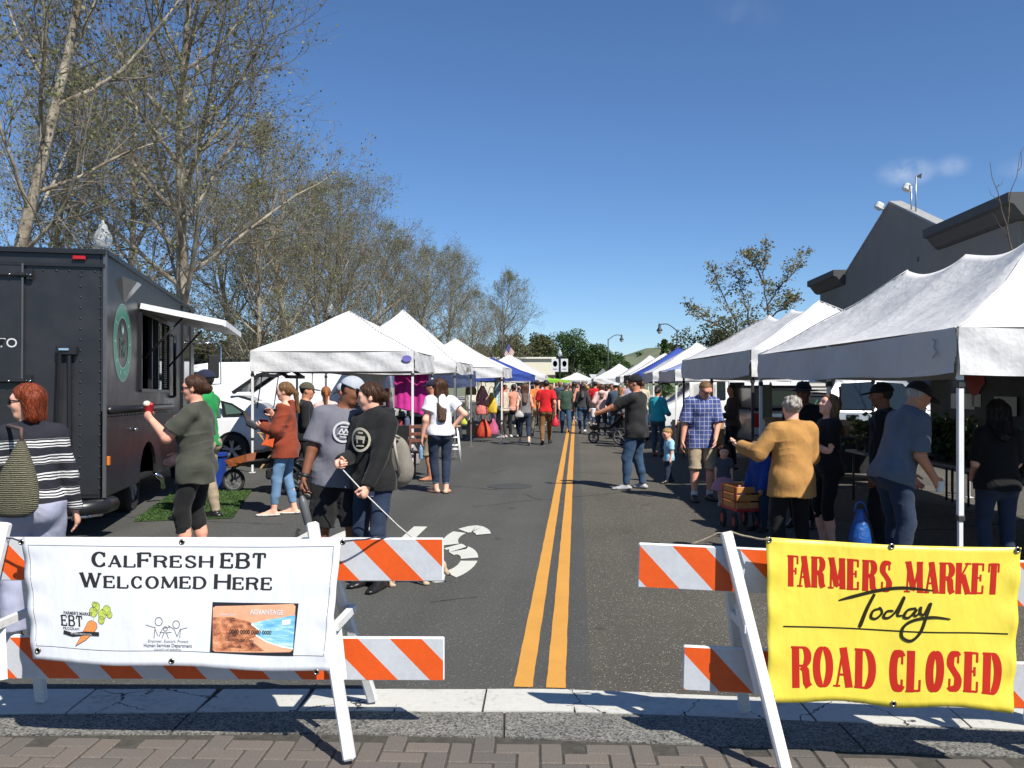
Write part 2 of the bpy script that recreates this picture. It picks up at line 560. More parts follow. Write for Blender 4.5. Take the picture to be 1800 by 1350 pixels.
def torso_shapes(s, g=1.0, female=False, belly=0.0, child=False):
 H, T, tr = s['H'], s['T'], s['tr']
 gx = g; gy = g
 top = np.linalg.norm(s['neck'] - s['pel']) / H
 w = [
  (ell(tr(0, -.004, .0), T, (.088 * H * gx * (1.06 if female else 1), .064 * H * gy, .085 * H)), .03),
  (ell(tr(0, .004 + belly * .4, top * .33), T, (.078 * H * gx * (.94 if female else 1.02), (.058 + belly) * H * gy, .12 * H)), .05),
  (ell(tr(0, .002, top * .68), T, (.090 * H * gx * (.93 if female else 1.03), .064 * H * gy, .105 * H)), .05),
  (rc(s['shl'] * .86 + s['shr'] * .14, s['shr'] * .86 + s['shl'] * .14, .034 * H, .034 * H), .045),
 ]
 for k in 'lr':
  w.append((rc(s['neck'] - T[2] * .012 * H, s['sh' + k] * .8 + s['neck'] * .2, .03 * H, .026 * H), .03))
 for sd in (-1, 1):
  w.append((ell(tr(sd * .042, -.036 * g, -.02), T, (.046 * H * g, .042 * H * g, .05 * H)), .03))
  if female:
   w.append((ell(tr(sd * .038, .05 * g, top * .6), T, (.036 * H * g, .034 * H * g, .036 * H)), .035))
 return w
def arm_shapes(s, k, g=1.0, upto=2.0, fr=0.0):
 """upto: 0..1 along the upper arm, 1..2 along the forearm (flat-cut end for sleeves)."""
 H = s['H']; a, b, c = s['sh' + k], s['el' + k], s['wr' + k]
 r0, r1, r2, r3 = .031 * H * g, .0245 * H * g, .0255 * H * g, .0165 * H * (1 + (g - 1) * .5)
 if upto <= 1:
  e = a + (b - a) * upto
  return [(rc(a, e, r0, r0 + (r1 - r0) * upto + fr, cut_b=True), .03)]
 t = upto - 1
 e = b + (c - b) * t
 return [(rc(a, b, r0, r1), .03), (rc(b, e, r2, r2 + (r3 - r2) * t + fr, cut_b=t < .999), .025)]
def hand_shapes(s, k, fine=True):
 H = s['H']; w = s['wr' + k]; d = s['hd' + k]; n = s['hn' + k]
 sd = -1 if k == 'l' else 1
 side = np.cross(d, n) * (1 if sd > 0 else -1)      # towards the thumb
 side = nrm(side)
 if side[1] < 0 and abs(side[1]) > .5: side = -side
 c = s['curl' + k]
 L = .105 * H
 out = [(rc(w - d * .01 * H, w + d * .045 * H, .0165 * H, .0235 * H, sq=(n, .52)), .012)]
 if not fine:
  out.append((rc(w + d * .04 * H, w + (d * math.cos(c) + n * math.sin(c)) * .075 * H, .019 * H, .014 * H, sq=(n, .7)), .01))
  return out
 for i, fl in enumerate((.050, .058, .054, .042)):
  off = side * (.0165 - .011 * i) * H
  k0 = w + d * .047 * H + off
  d1 = d * math.cos(c) + n * math.sin(c)
  k1 = k0 + d1 * fl * .5 * H
  d2 = d * math.cos(c * 2.1) + n * math.sin(c * 2.1)
  k2 = k1 + d2 * fl * .5 * H
  out.append((rc(k0 - d * .012 * H, k1, .0058 * H, .0054 * H), .003))
  out.append((rc(k1, k2, .0054 * H, .0045 * H), .003))
 b0 = w + d * .014 * H + side * .014 * H
 b1 = b0 + nrm(d * .75 + side * .55 + n * (.25 + c * .4)) * .03 * H
 b2 = b1 + nrm(d * .9 + side * (.2 - .3 * c) + n * (.3 + c * .5)) * .026 * H
 out.append((rc(b0, b1, .0085 * H, .0068 * H), .008))
 out.append((rc(b1, b2, .0066 * H, .0052 * H), .004))
 return out
def leg_shapes(s, k, g=1.0, upto=2.0, flare=0.0, cutend=True):
 H = s['H']; a, b, c = s['hip' + k], s['kn' + k], s['an' + k]
 r0, r1, r2, r3 = .052 * H * g, .034 * H * g, .033 * H * g, .0215 * H * (1 + (g - 1) * .4)
 if upto <= 1:
  e = a + (b - a) * upto
  return [(rc(a, e, r0, r0 + (r1 - r0) * upto + flare, cut_b=cutend), .03)]
 t = upto - 1
 e = b + (c - b) * t
 d = nrm(c - b)
 back = nrm(np.cross(np.cross(d, nrm(a - b) - d * .999), d) + 1e-6) if False else -s['fd' + k]
 m = b + (c - b) * min(.36, t)
 out = [(rc(a, b, r0, r1), .03), (rc(b, e, r2, r2 + (r3 - r2) * t + flare, cut_b=cutend and t < 1.5), .025)]
 if t > .4:
  out.append((rc(b + (c - b) * .12 + back * .006 * H, b + (c - b) * min(.5, t - .16) + back * .008 * H, .026 * H * g, .027 * H * g), .03))
 return out
def foot_shapes(s, k, infl=0.0):
 H = s['H']; c = s['an' + k]; fd = s['fd' + k]
 dn = np.array([0, 0, -1.0])
 dn = nrm(dn - fd * (dn @ fd))
 heel = c - fd * .022 * H + dn * .022 * H
 ball = c + fd * .075 * H + dn * .028 * H
 toe = c + fd * .108 * H + dn * .031 * H
 return [(rc(c + dn * .0, c + fd * .05 * H + dn * .02 * H, .02 * H, .017 * H), .015),
   (rc(heel, ball, .021 * H, .022 * H, sq=(dn, .72)), .015),
   (rc(ball, toe, .022 * H, .017 * H, sq=(dn, .55)), .012)]
def head_shapes(s, jaw=1.0):
 hs, F, hp = s['hs'], s['HF'], s['hp']
 out = [(ell(hp(0, -.05, .11), F, np.array((.345, .425, .385)) * hs), .0),
   (ell(hp(0, .10, -.17), F, np.array((.265 * jaw, .275, .305)) * hs), .05),
   (rc(hp(-.1 * jaw, .23, -.40), hp(.1 * jaw, .23, -.40), .075 * hs, .075 * hs), .03),
   (rc(hp(-.17, .30, .10), hp(.17, .30, .10), .075 * hs, .075 * hs), .03),
   (rc(hp(-.16, .26, -.12), hp(.16, .26, -.12), .09 * hs, .09 * hs), .03),
   (rc(hp(0, .37, .03), hp(0, .455, -.12), .035 * hs, .055 * hs), .012),
   (rc(hp(-.06, .37, -.155), hp(.06, .37, -.155), .045 * hs, .045 * hs), .01),
   (rc(hp(-.085, .325, -.285), hp(.085, .325, -.285), .045 * hs, .045 * hs), .008)]
 for sd in (-1, 1):
  out.append((ell(hp(sd * .345, -.03, -.03), F, np.array((.035, .085, .125)) * hs), .01))
 return out
def mesh_obj(name, fields, mat, parent, smooth=True):
 V, F = fields
 me = bpy.data.meshes.new(name)
 me.vertices.add(len(V)); me.vertices.foreach_set('co', np.asarray(V, np.float32).ravel())
 F = np.asarray(F)
 me.loops.add(F.size); me.loops.foreach_set('vertex_index', F.ravel().astype(np.int32))
 me.polygons.add(len(F)); me.polygons.foreach_set('loop_start', (np.arange(len(F)) * F.shape[1]).astype(np.int32))
 me.update(calc_edges=True)
 me.materials.append(mat)
 if smooth: me.shade_smooth()
 return link(name, me, parent)
def field_for(shapes, vox, pad=.03):
 lo = np.min([sh.lo for sh in shapes], 0) - pad; hi = np.max([sh.hi for sh in shapes], 0) + pad
 return Field(lo, hi, vox)
def solid(shape_ks, vox, inf=0.0, pad=.03):
 F = field_for([a for a, _ in shape_ks], vox, pad + inf)
 for sh, k in shape_ks: F.add(sh, k, inf)
 return F
def tubes_np(seg, n):
 """seg: array (k, 8) of x0 y0 z0 r0 x1 y1 z1 r1 -> vertices, quads of open n-sided tubes."""
 a = seg[:, 0:3]; b = seg[:, 4:7]
 d = b - a; d /= np.linalg.norm(d, axis=1, keepdims=True) + 1e-9
 ref = np.where(np.abs(d[:, 2:3]) > .9, np.array([[1.0, 0, 0]]), np.array([[0, 0, 1.0]]))
 x = np.cross(d, ref); x /= np.linalg.norm(x, axis=1, keepdims=True) + 1e-9
 y = np.cross(d, x)
 V = []
 for end, r in ((a, seg[:, 3]), (b, seg[:, 7])):
  for k in range(n):
   t = 2 * math.pi * k / n
   V.append(end + (x * math.cos(t) + y * math.sin(t)) * r[:, None])
 V = np.stack(V, 1).reshape(-1, 3)
 base = (np.arange(len(seg)) * 2 * n)[:, None]
 F = np.concatenate([base + np.array([[k, (k + 1) % n, (k + 1) % n + n, k + n]]) for k in range(n)])
 return V, F
def hair_strands(ho, V, mat, hs, st):
 """Loose strands running down over the hair so its surface and outline break up."""
 from mathutils import kdtree
 me = ho.data
 kd = kdtree.KDTree(len(V))
 for i, p in enumerate(V): kd.insert(Vector(p), i)
 kd.balance()
 rs = random.Random(len(V))
 segs = []
 short = st in ('short', 'buzz', 'curly')
 nst = 420 if short else 620
 for _ in range(nst):
  i = rs.randrange(len(V)); p = Vector(V[i]); n = me.vertices[i].normal.copy()
  lift = rs.uniform(.0005, .005)
  p = p + n * lift
  wav = Vector((rs.gauss(0, .35), rs.gauss(0, .35), rs.gauss(0, .12)))
  m = 3 if short else 7; st_ = hs * (.035 if short else .075) * rs.uniform(.7, 1.3)
  last = p
  for q in range(m):
   c, j, d = kd.find(last); nn = me.vertices[j].normal
   g = Vector((0, 0, -1)) + wav + (Vector((rs.gauss(0, .9), rs.gauss(0, .9), rs.gauss(0, .9))) if st == 'curly' else Vector())
   g = g - nn * g.dot(nn)
   if g.length < .05: break
   g.normalize()
   nx = last + g * st_
   c, j, d = kd.find(nx); nn = me.vertices[j].normal
   off = (nx - c).dot(nn)
   if d < .03: nx = nx + nn * (lift - off)
   r = .0013 * (1 - q / m * .5)
   segs.append((*last, r, *nx, r * .8)); last = nx
 if segs:
  VV, FF = tubes_np(np.array(segs), 3)
  o = mesh_obj('hair_strands', (VV, FF), mat, ho.parent); o['kind'] = 'stuff'
def skin_mat(name, col):
 if name in _MATS: return _MATS[name]
 m, nt, b = nodes_of(name)
 n = vnoise(nt, 14, 4)
 rp = ramp(nt, n.outputs['Fac'], [(.3, tuple(c * .88 for c in col)), (.7, (min(1, col[0] * 1.1), col[1] * 1.04, col[2]))])
 nt.links.new(rp.outputs[0], b.inputs['Base Color'])
 b.inputs['Roughness'].default_value = .48
 b.inputs['Specular IOR Level'].default_value = .35
 _MATS[name] = m
 return m
def hair_mat(name, col):
 if name in _MATS: return _MATS[name]
 m, nt, b = nodes_of(name)
 n = vnoise(nt, 60, 5, .7, stretch=(1, 1, .12))
 rp = ramp(nt, n.outputs['Fac'], [(.3, tuple(c * .45 for c in col)), (.55, col), (.75, tuple(min(1, c * 1.45) for c in col))])
 nt.links.new(rp.outputs[0], b.inputs['Base Color'])
 b.inputs['Roughness'].default_value = .42
 b.inputs['Specular IOR Level'].default_value = .4
 n2 = vnoise(nt, 90, 4, .7, stretch=(1, 1, .1))
 bump(nt, b, n2.outputs['Fac'], .9, .012)
 _MATS[name] = m
 return m
SKIN = {
 'fair': skin_mat('skin_fair', srgb(226, 172, 148)),
 'pink': skin_mat('skin_pink', srgb(218, 158, 134)),
 'tan': skin_mat('skin_tan', srgb(190, 132, 102)),
 'brown': skin_mat('skin_brown', srgb(122, 80, 58)),
}
HAIR = {
 'red': hair_mat('hair_red', srgb(132, 58, 27)),
 'brown': hair_mat('hair_brown', srgb(78, 50, 32)),
 'dark': hair_mat('hair_dark', srgb(38, 28, 22)),
 'black': hair_mat('hair_black', srgb(20, 18, 18)),
 'blond': hair_mat('hair_blond', srgb(176, 136, 82)),
 'dirty': hair_mat('hair_dark_blond', srgb(128, 94, 58)),
 'ginger': hair_mat('hair_ginger', srgb(140, 84, 40)),
 'grey': hair_mat('hair_grey', srgb(168, 160, 150)),
}
LENS = glass_mat('sunglass_lens', (.008, .007, .007), .08)
EYE = M('eye_dark', (.02, .013, .01), .2, var=0)
LIP = M('lip_colour', srgb(176, 96, 88), .45, var=.05)
def person(loc, face, H, label, skin='fair', female=False, g=1.0, belly=0.0, child=False, pose=None,
   top=None, bottom=None, shoes=None, hair=None, hat=None, glasses=None, vox=None, group=None, dist=None, socks=None, jaw=1.0, strap=None):
 """One standing figure: a continuous body, with hair and clothing as its children. face: degrees ccw from +Y."""
 pose = pose or {}
 d = dist if dist is not None else loc[1]
 if vox is None: vox = max(.0075, min(.024, .0011 * d))
 fine = vox < .0125
 P = thing('person', label, 'person', (loc[0], loc[1], loc[2] if len(loc) > 2 else 0.0), R(face), group)
 s = skeleton(H, pose, child, female)
 sd_seed = random.random() * 6
 # body
 sh = torso_shapes(s, g, female, belly, child)
 gl = 1 + (g - 1) * .8
 for k in 'lr':
  sh += arm_shapes(s, k, gl) + hand_shapes(s, k, fine)
  sh += leg_shapes(s, k, gl, 2.0, cutend=False) + foot_shapes(s, k)
 T = s['T']
 sh.append((rc(s['neck'] - T[2] * .012 * H, s['hp'](0, -.08, -.2), .036 * H * (.88 if female else 1) * (.8 if child else 1), .034 * H * (.85 if female else 1)), .03))
 F = field_for([a for a, _ in sh], vox)
 hd = head_shapes(s, jaw)
 Fh_lo = np.min([a.lo for a, _ in hd], 0)
 F2 = Field(np.minimum(F.lo, Fh_lo - .03), np.maximum(F.lo + (F.n - 1) * vox, np.max([a.hi for a, _ in hd], 0) + .03), vox)
 for a, k in sh: F2.add(a, k)
 for a, k in hd: F2.add(a, max(k, .004))
 hp, hs, HF = s['hp'], s['hs'], s['HF']
 if fine:
  for e in (-1, 1):
   F2.cut(ell(hp(e * .155, .42, .0), HF, np.array((.085, .07, .05)) * hs), .012)
 body = mesh_obj('body', F2.mesh(), SKIN[skin], P)
 if fine and not (glasses == 'sun'):
  for e in (-1, 1):
   mb = MB(); c = hp(e * .15, .345, .0); mb.sphere((0, 0, 0), 1, 8, 6)
   mb.v = [tuple(c + (HF[0] * v[0] * .065 + HF[1] * v[1] * .035 + HF[2] * v[2] * .032) * hs) for v in mb.v]
   mb.build('eye', EYE, P, 'all')
 if fine:
  mb = MB(); c = hp(0, .352, -.285); mb.sphere((0, 0, 0), 1, 10, 6)
  mb.v = [tuple(c + (HF[0] * v[0] * .11 + HF[1] * v[1] * .03 + HF[2] * v[2] * .035) * hs) for v in mb.v]
  mb.build('mouth', LIP, P, 'all')
 # trousers, shorts or skirt
 if bottom:
  bo = dict(mat=None, upto=1.95, inf=.006, flare=0.0, waist=.055, skirt=False)
  bo.update(bottom)
  if top: bo['waist'] = min(bo['waist'], top.get('hem', -.02) + .045)
  ts = torso_shapes(s, g, female, belly, child)
  if female: q = [ts[0], ts[1], ts[6], ts[8]]
  else: q = [ts[0], ts[1], ts[6], ts[7]]
  if bo['skirt']:
   a = s['pel'] + UPV * .05 * H
   b = s['pel'] - UPV * bo['skirt'] * H
   q.append((rc(a, b, .085 * H * g, bo['flare'] + .12 * H, sq=(s['T'][1], .9), cut_b=True), .02))
  else:
   for k in 'lr': q += leg_shapes(s, k, gl, bo['upto'], bo['flare'])
  inf = bo['inf']
  Fb = field_for([a for a, _ in q], vox, .03 + inf)
  for a, k in q: Fb.add(a, k, inf)
  Fb.plane(s['tr'](0, 0, bo['waist']), T[2])
  if fine: Fb.wrinkle(min(.0035, vox * .45), 22, 19, 34, sd_seed)
  mesh_obj('skirt' if bo['skirt'] else ('shorts' if bo['upto'] < 1.3 else 'trousers'), Fb.mesh(), bo['mat'], P)
 if shoes:
  for k in 'lr':
   q = foot_shapes(s, k)
   vx = max(.006, vox * .8)
   Fs = field_for([a for a, _ in q], vx, .03)
   low = shoes.get('low')
   for a, kk in (q[1:] if low else q): Fs.add(a, kk, shoes.get('inf', .007))
   if low: Fs.plane(s['an' + k] - UPV * .026 * H, UPV)
   else: Fs.plane(s['an' + k] + UPV * .012 * H, UPV)
   mesh_obj('shoe', Fs.mesh(), shoes['mat'], P)
   if socks:
    a = s['an' + k]; b = a + (s['kn' + k] - a) * socks[1]
    qs = [(rc(a, b, .0235 * H, .026 * H, cut_b=True), .01)]
    mesh_obj('sock', solid(qs, vx, .004).mesh(), socks[0], P)
 # shirt, sweater, jacket
 if top:
  to = dict(mat=None, sleeve=.6, hem=-.02, inf=.011, neck=.0, flare=.0, fr=.012, hood=False, wide=0.0, collar=False, drape=0.0)
  to.update(top)
  q = torso_shapes(s, g, female, belly, child)
  if to['hem'] < .01 or to['drape']:
   a = s['tr'](0, .0, .12); b = s['tr'](0, 0, to['hem'])
   q.append((rc(a, b, .078 * H * g, .086 * H * g + to['drape'], sq=(T[1], .8), cut_b=True), .04))
   for k in 'lr': q.append((rc(s['hip' + k], s['hip' + k] + (s['kn' + k] - s['hip' + k]) * .45, .053 * H * gl, .049 * H * gl), .05))
  inf = to['inf']
  if to['sleeve'] > 0:
   for k in 'lr': q += arm_shapes(s, k, gl * (1 + to['wide']), to['sleeve'], to['fr'])
  q.append((rc(s['neck'] - T[2] * .05 * H, s['neck'] + T[2] * (.004 + to['neck']) * H, .048 * H, .036 * H), .03))
  Fb = field_for([a for a, _ in q], vox, .03 + inf)
  for a, k in q: Fb.add(a, k, inf)
  if to['hood']:
   Fb.add(ell(s['tr'](0, -.062, (np.linalg.norm(s['neck'] - s['pel']) / H) - .005), T, np.array((.07, .035, .045)) * H), .02)
   Fb.add(rc(s['neck'] + (T[0] * .045 + T[1] * .02) * H, s['neck'] + (-T[0] * .045 + T[1] * .02) * H, .022 * H, .022 * H), .02)
  Fb.plane(s['tr'](0, 0, to['hem']), -T[2])
  if not to['hood']: Fb.plane(s['neck'] + T[2] * (.010 + to['neck']) * H, nrm(T[2] + T[1] * .25))
  if to.get('scoop'):
   Fb.cut(ell(s['neck'] + (T[1] * to['scoop'][0] + T[0] * to['scoop'][2]) * H, T, np.array((.05, .05, to['scoop'][1])) * H), .008)
  if fine: Fb.wrinkle(min(.0045, vox * .5) * to.get('wr', 1), 20, 17, 26, sd_seed + 2)
  ob = mesh_obj(to.get('name', 'shirt'), Fb.mesh(), to['mat'], P)
  if to['collar']:
   c = s['neck'] + T[2] * .006 * H
   qc = [(rc(c - T[2] * .012 * H, c + T[2] * .02 * H, .047 * H, .042 * H, cut_b=True, cut_a=True), 0)]
   mesh_obj('collar', solid(qc, max(.006, vox)).mesh(), to['mat'], P)
 # hair
 hv = max(.0055, vox * .8)
 if hair:
  hm = HAIR[hair[0]]; st = hair[1]
  cr = (ell(hp(0, -.055, .12), HF, np.array((.378, .458, .420)) * hs), 0)
  q = [cr]
  ext = []
  nlen = hair[2] if len(hair) > 2 else .9
  Tb = T
  if st in ('long', 'bob', 'shoulder'):
   for x in (-.24, -.08, .08, .24):
    a = hp(x, -.26, .05)
    b = hp(x * 1.15, -.30, -.45)
    ext.append((rc(a, b, .2 * hs, .16 * hs, sq=(HF[1], .8)), .03))
    if nlen > .7:
     e = s['neck'] + (Tb[0] * x * .62 * hs) - Tb[1] * (.078 * H * g + .008) - Tb[2] * (nlen - .55) * hs
     ext.append((rc(b, e, .16 * hs, .10 * hs, sq=(Tb[1], .6)), .03))
   for e_ in (-1, 1):
    ext.append((rc(hp(e_ * .32, -.12, .15), hp(e_ * .34, -.17, -.5 if st != 'bob' else -.42), .11 * hs, .13 * hs), .03))
    if st == 'long' and len(hair) > 3:
     ext.append((rc(hp(e_ * .36, -.10, -.5), s['neck'] + (Tb[0] * e_ * .06 + Tb[1] * .045) * H - Tb[2] * (nlen - .4) * hs, .11 * hs, .06 * hs), .02))
  elif st == 'pony':
   a = hp(0, -.45, .18); b = hp(0, -.62, -.1)
   c = s['neck'] - Tb[1] * .085 * H - Tb[2] * (nlen - .55) * hs
   ext += [(rc(a, b, .09 * hs, .12 * hs), .02), (rc(b, c, .13 * hs, .06 * hs), .03)]
  elif st == 'bun':
   ext += [(ell(hp(.02, -.50, -.02), HF, np.array((.21, .19, .19)) * hs), .02)]
  elif st == 'curly':
   for i in range(26):
    th = random.random() * 6.28; ph = random.random() * 1.5
    ext.append((ell(hp(.36 * math.cos(th) * math.cos(ph * .8), -.08 + .42 * math.sin(th) * math.cos(ph * .8) * (1 if math.sin(th) < 0 else .6), .08 + .40 * math.sin(ph)), HF, np.array((.12, .12, .12)) * hs), .01))
  q += ext
  Fb = field_for([a for a, _ in q], hv, .03)
  Fb.add(cr[0], 0)
  # open the face: everything in front of a slanting hairline plane
  hl = .05 if st in ('bob', 'long') else .04
  ny, nz = .8, -.6
  pt = hp(0, hl / ny, 0)
  nv = HF[1] * ny + HF[2] * nz
  Fb.plane(pt, nv)
  if st in ('short', 'buzz', 'curly', 'bald', 'cropped'):
   Fb.plane(hp(0, 0, -.34), -HF[2])
   for e_ in (-1, 1):
    Fb.cut(ell(hp(e_ * .40, .02, -.12), HF, np.array((.10, .15, .2)) * hs), .01)
  for a, k in ext: Fb.add(a, k)
  if st != 'buzz': Fb.wrinkle(min(.0022, hv * .3), 150, 130, 14, sd_seed + 4)
  if st == 'buzz' or hat: Fb.D += .0065 if not hat else .004
  V, Fq = Fb.mesh()
  ho = mesh_obj('hair', (V, Fq), hm, P)
  if fine and len(V) > 50 and not hat: hair_strands(ho, V, hm, hs, st)
 # hats
 if hat:
  hm = hat['mat']
  cr = ell(hp(0, -.055, .12), HF, np.array((.425, .50, .46)) * hs)
  Fb = Field(cr.lo - .03, cr.hi + .03, hv)
  Fb.add(cr, 0)
  base = .11
  Fb.plane(hp(0, 0, base), -nrm(HF[2] + HF[1] * .12))
  yaw = hat.get('yaw', 0)
  HX = HF[0] * math.cos(yaw) + HF[1] * math.sin(yaw); HY = -HF[0] * math.sin(yaw) + HF[1] * math.cos(yaw)
  mesh_obj('hat_crown', Fb.mesh(), hat.get('crown', hm), P)
  c0 = hp(0, -.02, base + .02)
  if hat['kind'] == 'cap':
   b = ell(c0 + (HY * .50 - HF[2] * .05) * hs, np.array([HX, nrm(HY - HF[2] * .22), nrm(HF[2] + HY * .22)]), np.array((.32, .36, .035)) * hs)
  else:
   b = ell(c0 - HF[2] * .02 * hs, HF, np.array((.72, .78, .05)) * hs)
  Fb = Field(b.lo - .02, b.hi + .02, min(hv, .009))
  Fb.add(b, 0, .003)
  mesh_obj('hat_brim', Fb.mesh(), hat.get('brim', hm), P)
 if glasses:
  r = .115 if glasses == 'sun' else .08
  q = []
  for e_ in (-1, 1):
   q.append((ell(hp(e_ * .165, .40, .0), HF, np.array((.135, .035, .10)) * hs), .002))
   q.append((rc(hp(e_ * .30, .36, .04), hp(e_ * .37, -.05, .02), .02 * hs, .02 * hs), .002))
  q.append((rc(hp(-.1, .42, .03), hp(.1, .42, .03), .02 * hs, .02 * hs), .002))
  if glasses == 'clear':
   q = [x for i, x in enumerate(q) if i not in (0, 2)]
   for e_ in (-1, 1):
    for a_ in range(8):
     t0, t1 = a_ * math.pi / 4, (a_ + 1) * math.pi / 4
     q.append((rc(hp(e_ * .165 + .12 * math.cos(t0), .41, .08 * math.sin(t0)), hp(e_ * .165 + .12 * math.cos(t1), .41, .08 * math.sin(t1)), .02 * hs, .02 * hs), 0))
  mesh_obj('glasses', solid(q, .0045).mesh(), LENS, P)
 s['P'] = P
 mw = Matrix.Translation(P.location) @ Matrix.Rotation(R(face), 4, 'Z')
 s['w'] = lambda v: mw @ Vector([float(x) for x in v])
 s['mw'] = mw
 return s
# ------------------------------------------------------------------ ground, road, crosswalk band, pavers
def asphalt(name, c0, c1, speck, sp_thr, rough=.9, bs=.35):
 m, nt, b = nodes_of(name)
 big = vnoise(nt, .45, 6, .6)
 fine = vnoise(nt, 55, 3, .7)
 col = ramp(nt, big.outputs['Fac'], [(.3, c0), (.7, c1)]).outputs[0]
 fr = ramp(nt, fine.outputs['Fac'], [(.35, (.72, .72, .72)), (.68, (1.25, 1.25, 1.25))]).outputs[0]
 col = mixc(nt, 1.0, col, fr, 'MULTIPLY')
 tc = nt.nodes.new('ShaderNodeTexCoord')
 vor = nt.nodes.new('ShaderNodeTexVoronoi'); vor.inputs['Scale'].default_value = 75
 nt.links.new(tc.outputs['Object'], vor.inputs['Vector'])
 sepc = nt.nodes.new('ShaderNodeSeparateColor'); nt.links.new(vor.outputs['Color'], sepc.inputs[0])
 is_sp = math_node(nt, 'GREATER_THAN', sepc.outputs[0], sp_thr)
 near = math_node(nt, 'LESS_THAN', vor.outputs['Distance'], .38)
 col = mixc(nt, math_node(nt, 'MULTIPLY', is_sp, near), col, speck)
 st = vnoise(nt, 1.6, 5, .75)
 stain = ramp(nt, st.outputs['Fac'], [(.62, (1, 1, 1)), (.78, (.72, .71, .70))]).outputs[0]
 col = mixc(nt, 1.0, col, stain, 'MULTIPLY')
 # old oil drips, tar-sealed cracks and pale tyre-worn streaks along the lane
 oil = vnoise(nt, 2.7, 3, .5)
 col = mixc(nt, 1.0, col, ramp(nt, oil.outputs['Fac'], [(.68, (1, 1, 1)), (.74, (.62, .61, .60))]).outputs[0], 'MULTIPLY')
 lane = vnoise(nt, .8, 3, .5, stretch=(1.6, .06, 1))
 col = mixc(nt, 1.0, col, ramp(nt, lane.outputs['Fac'], [(.35, (.88, .88, .88)), (.65, (1.13, 1.12, 1.10))]).outputs[0], 'MULTIPLY')
 wv = nt.nodes.new('ShaderNodeMix'); wv.data_type = 'VECTOR'; wv.inputs[0].default_value = .25
 wn2 = vnoise(nt, 1.1, 4, .6)
 nt.links.new(tc.outputs['Object'], wv.inputs[4]); nt.links.new(wn2.outputs['Color'], wv.inputs[5])
 ve = nt.nodes.new('ShaderNodeTexVoronoi'); ve.feature = 'DISTANCE_TO_EDGE'; ve.inputs['Scale'].default_value = .33
 nt.links.new(wv.outputs[1], ve.inputs['Vector'])
 ckg = vnoise(nt, .3, 2)
 ck = math_node(nt, 'MULTIPLY', math_node(nt, 'LESS_THAN', ve.outputs['Distance'], .0035), math_node(nt, 'GREATER_THAN', ckg.outputs['Fac'], .52))
 col = mixc(nt, ck, col, (.022, .022, .021))
 nt.links.new(col, b.inputs['Base Color'])
 b.inputs['Roughness'].default_value = rough
 b.inputs['Specular IOR Level'].default_value = .3
 h = math_node(nt, 'ADD', fine.outputs['Fac'], math_node(nt, 'MULTIPLY', vor.outputs['Distance'], -.8))
 bump(nt, b, h, bs, .012)
 return m
A_NEW = asphalt('asphalt_new', (.060, .0605, .055), (.075, .075, .069), (.16, .16, .15), .93)
A_OLD = asphalt('asphalt_old', (.072, .066, .054), (.100, .092, .075), (.27, .25, .21), .86, bs=.6)
DIRT = M('ground_dirt', (.13, .14, .075), .95, var=.4, vs=.6, bmp=.4, bs=20)
CONC = M('concrete_pavement', (.34, .32, .29), .9, var=.2, vs=1.5, bmp=.2, bs=60)
mb = MB(); mb.quad((-4000, -400, -.03), (4000, -400, -.03), (4000, 7000, -.03), (-4000, 7000, -.03))
structure(mb.build('ground', DIRT))
# pavement polylines measured on the ground (across the street at our feet)
def ground_line(pts):
 g = [ground_at(px, py) for px, py in pts]
 a, b = g[0], g[1]; c, d = g[-2], g[-1]
 return [a + (a - b).normalized() * 9] + g + [d + (d - c).normalized() * 9]
def depth_at(line, x):
 for a, b in zip(line[:-1], line[1:]):
  if a.x <= x <= b.x:
   t = (x - a.x) / (b.x - a.x)
   return a.y + (b.y - a.y) * t
 return line[0].y if x < line[0].x else line[-1].y
E1 = ground_line([(0, 1213), (600, 1212), (1000, 1213), (1400, 1229), (1777, 1246)])
E2 = ground_line([(0, 1257), (560, 1251), (1000, 1253), (1200, 1259), (1800, 1285)])
E3 = ground_line([(0, 1293), (560, 1290), (900, 1297), (1200, 1309), (1800, 1332)])
rd = road
# road: the newer left half and the older right half meet right of the double yellow line
def road_sheet(name, x0, x1, m, z):
 inv = lambda v: Vector((v.x * math.cos(-ROAD_ANG) - v.y * math.sin(-ROAD_ANG), v.x * math.sin(-ROAD_ANG) + v.y * math.cos(-ROAD_ANG)))
 mb = MB()
 n = 24
 near = []
 for i in range(n + 1):
  x = x0 + (x1 - x0) * i / n
  y = 4.6
  for _ in range(4):
   w = rd(x, y); y += depth_at(E1, w.x) - w.y
  near.append((x, y))
 vs = [(x, y, z) for x, y in near] + [(x, 260, z) for x, y in near]
 fs = [(i, i + 1, i + 2 + n, i + 1 + n) for i in range(n)]
 mb._add(vs, fs)
 o = mb.build(name, m, rotz=ROAD_ANG)
 return structure(o)
road_sheet('road', -9.5, .08, A_NEW, 0.0)
road_sheet('road_old_lane', .08, 8.4, A_OLD, 0.0)
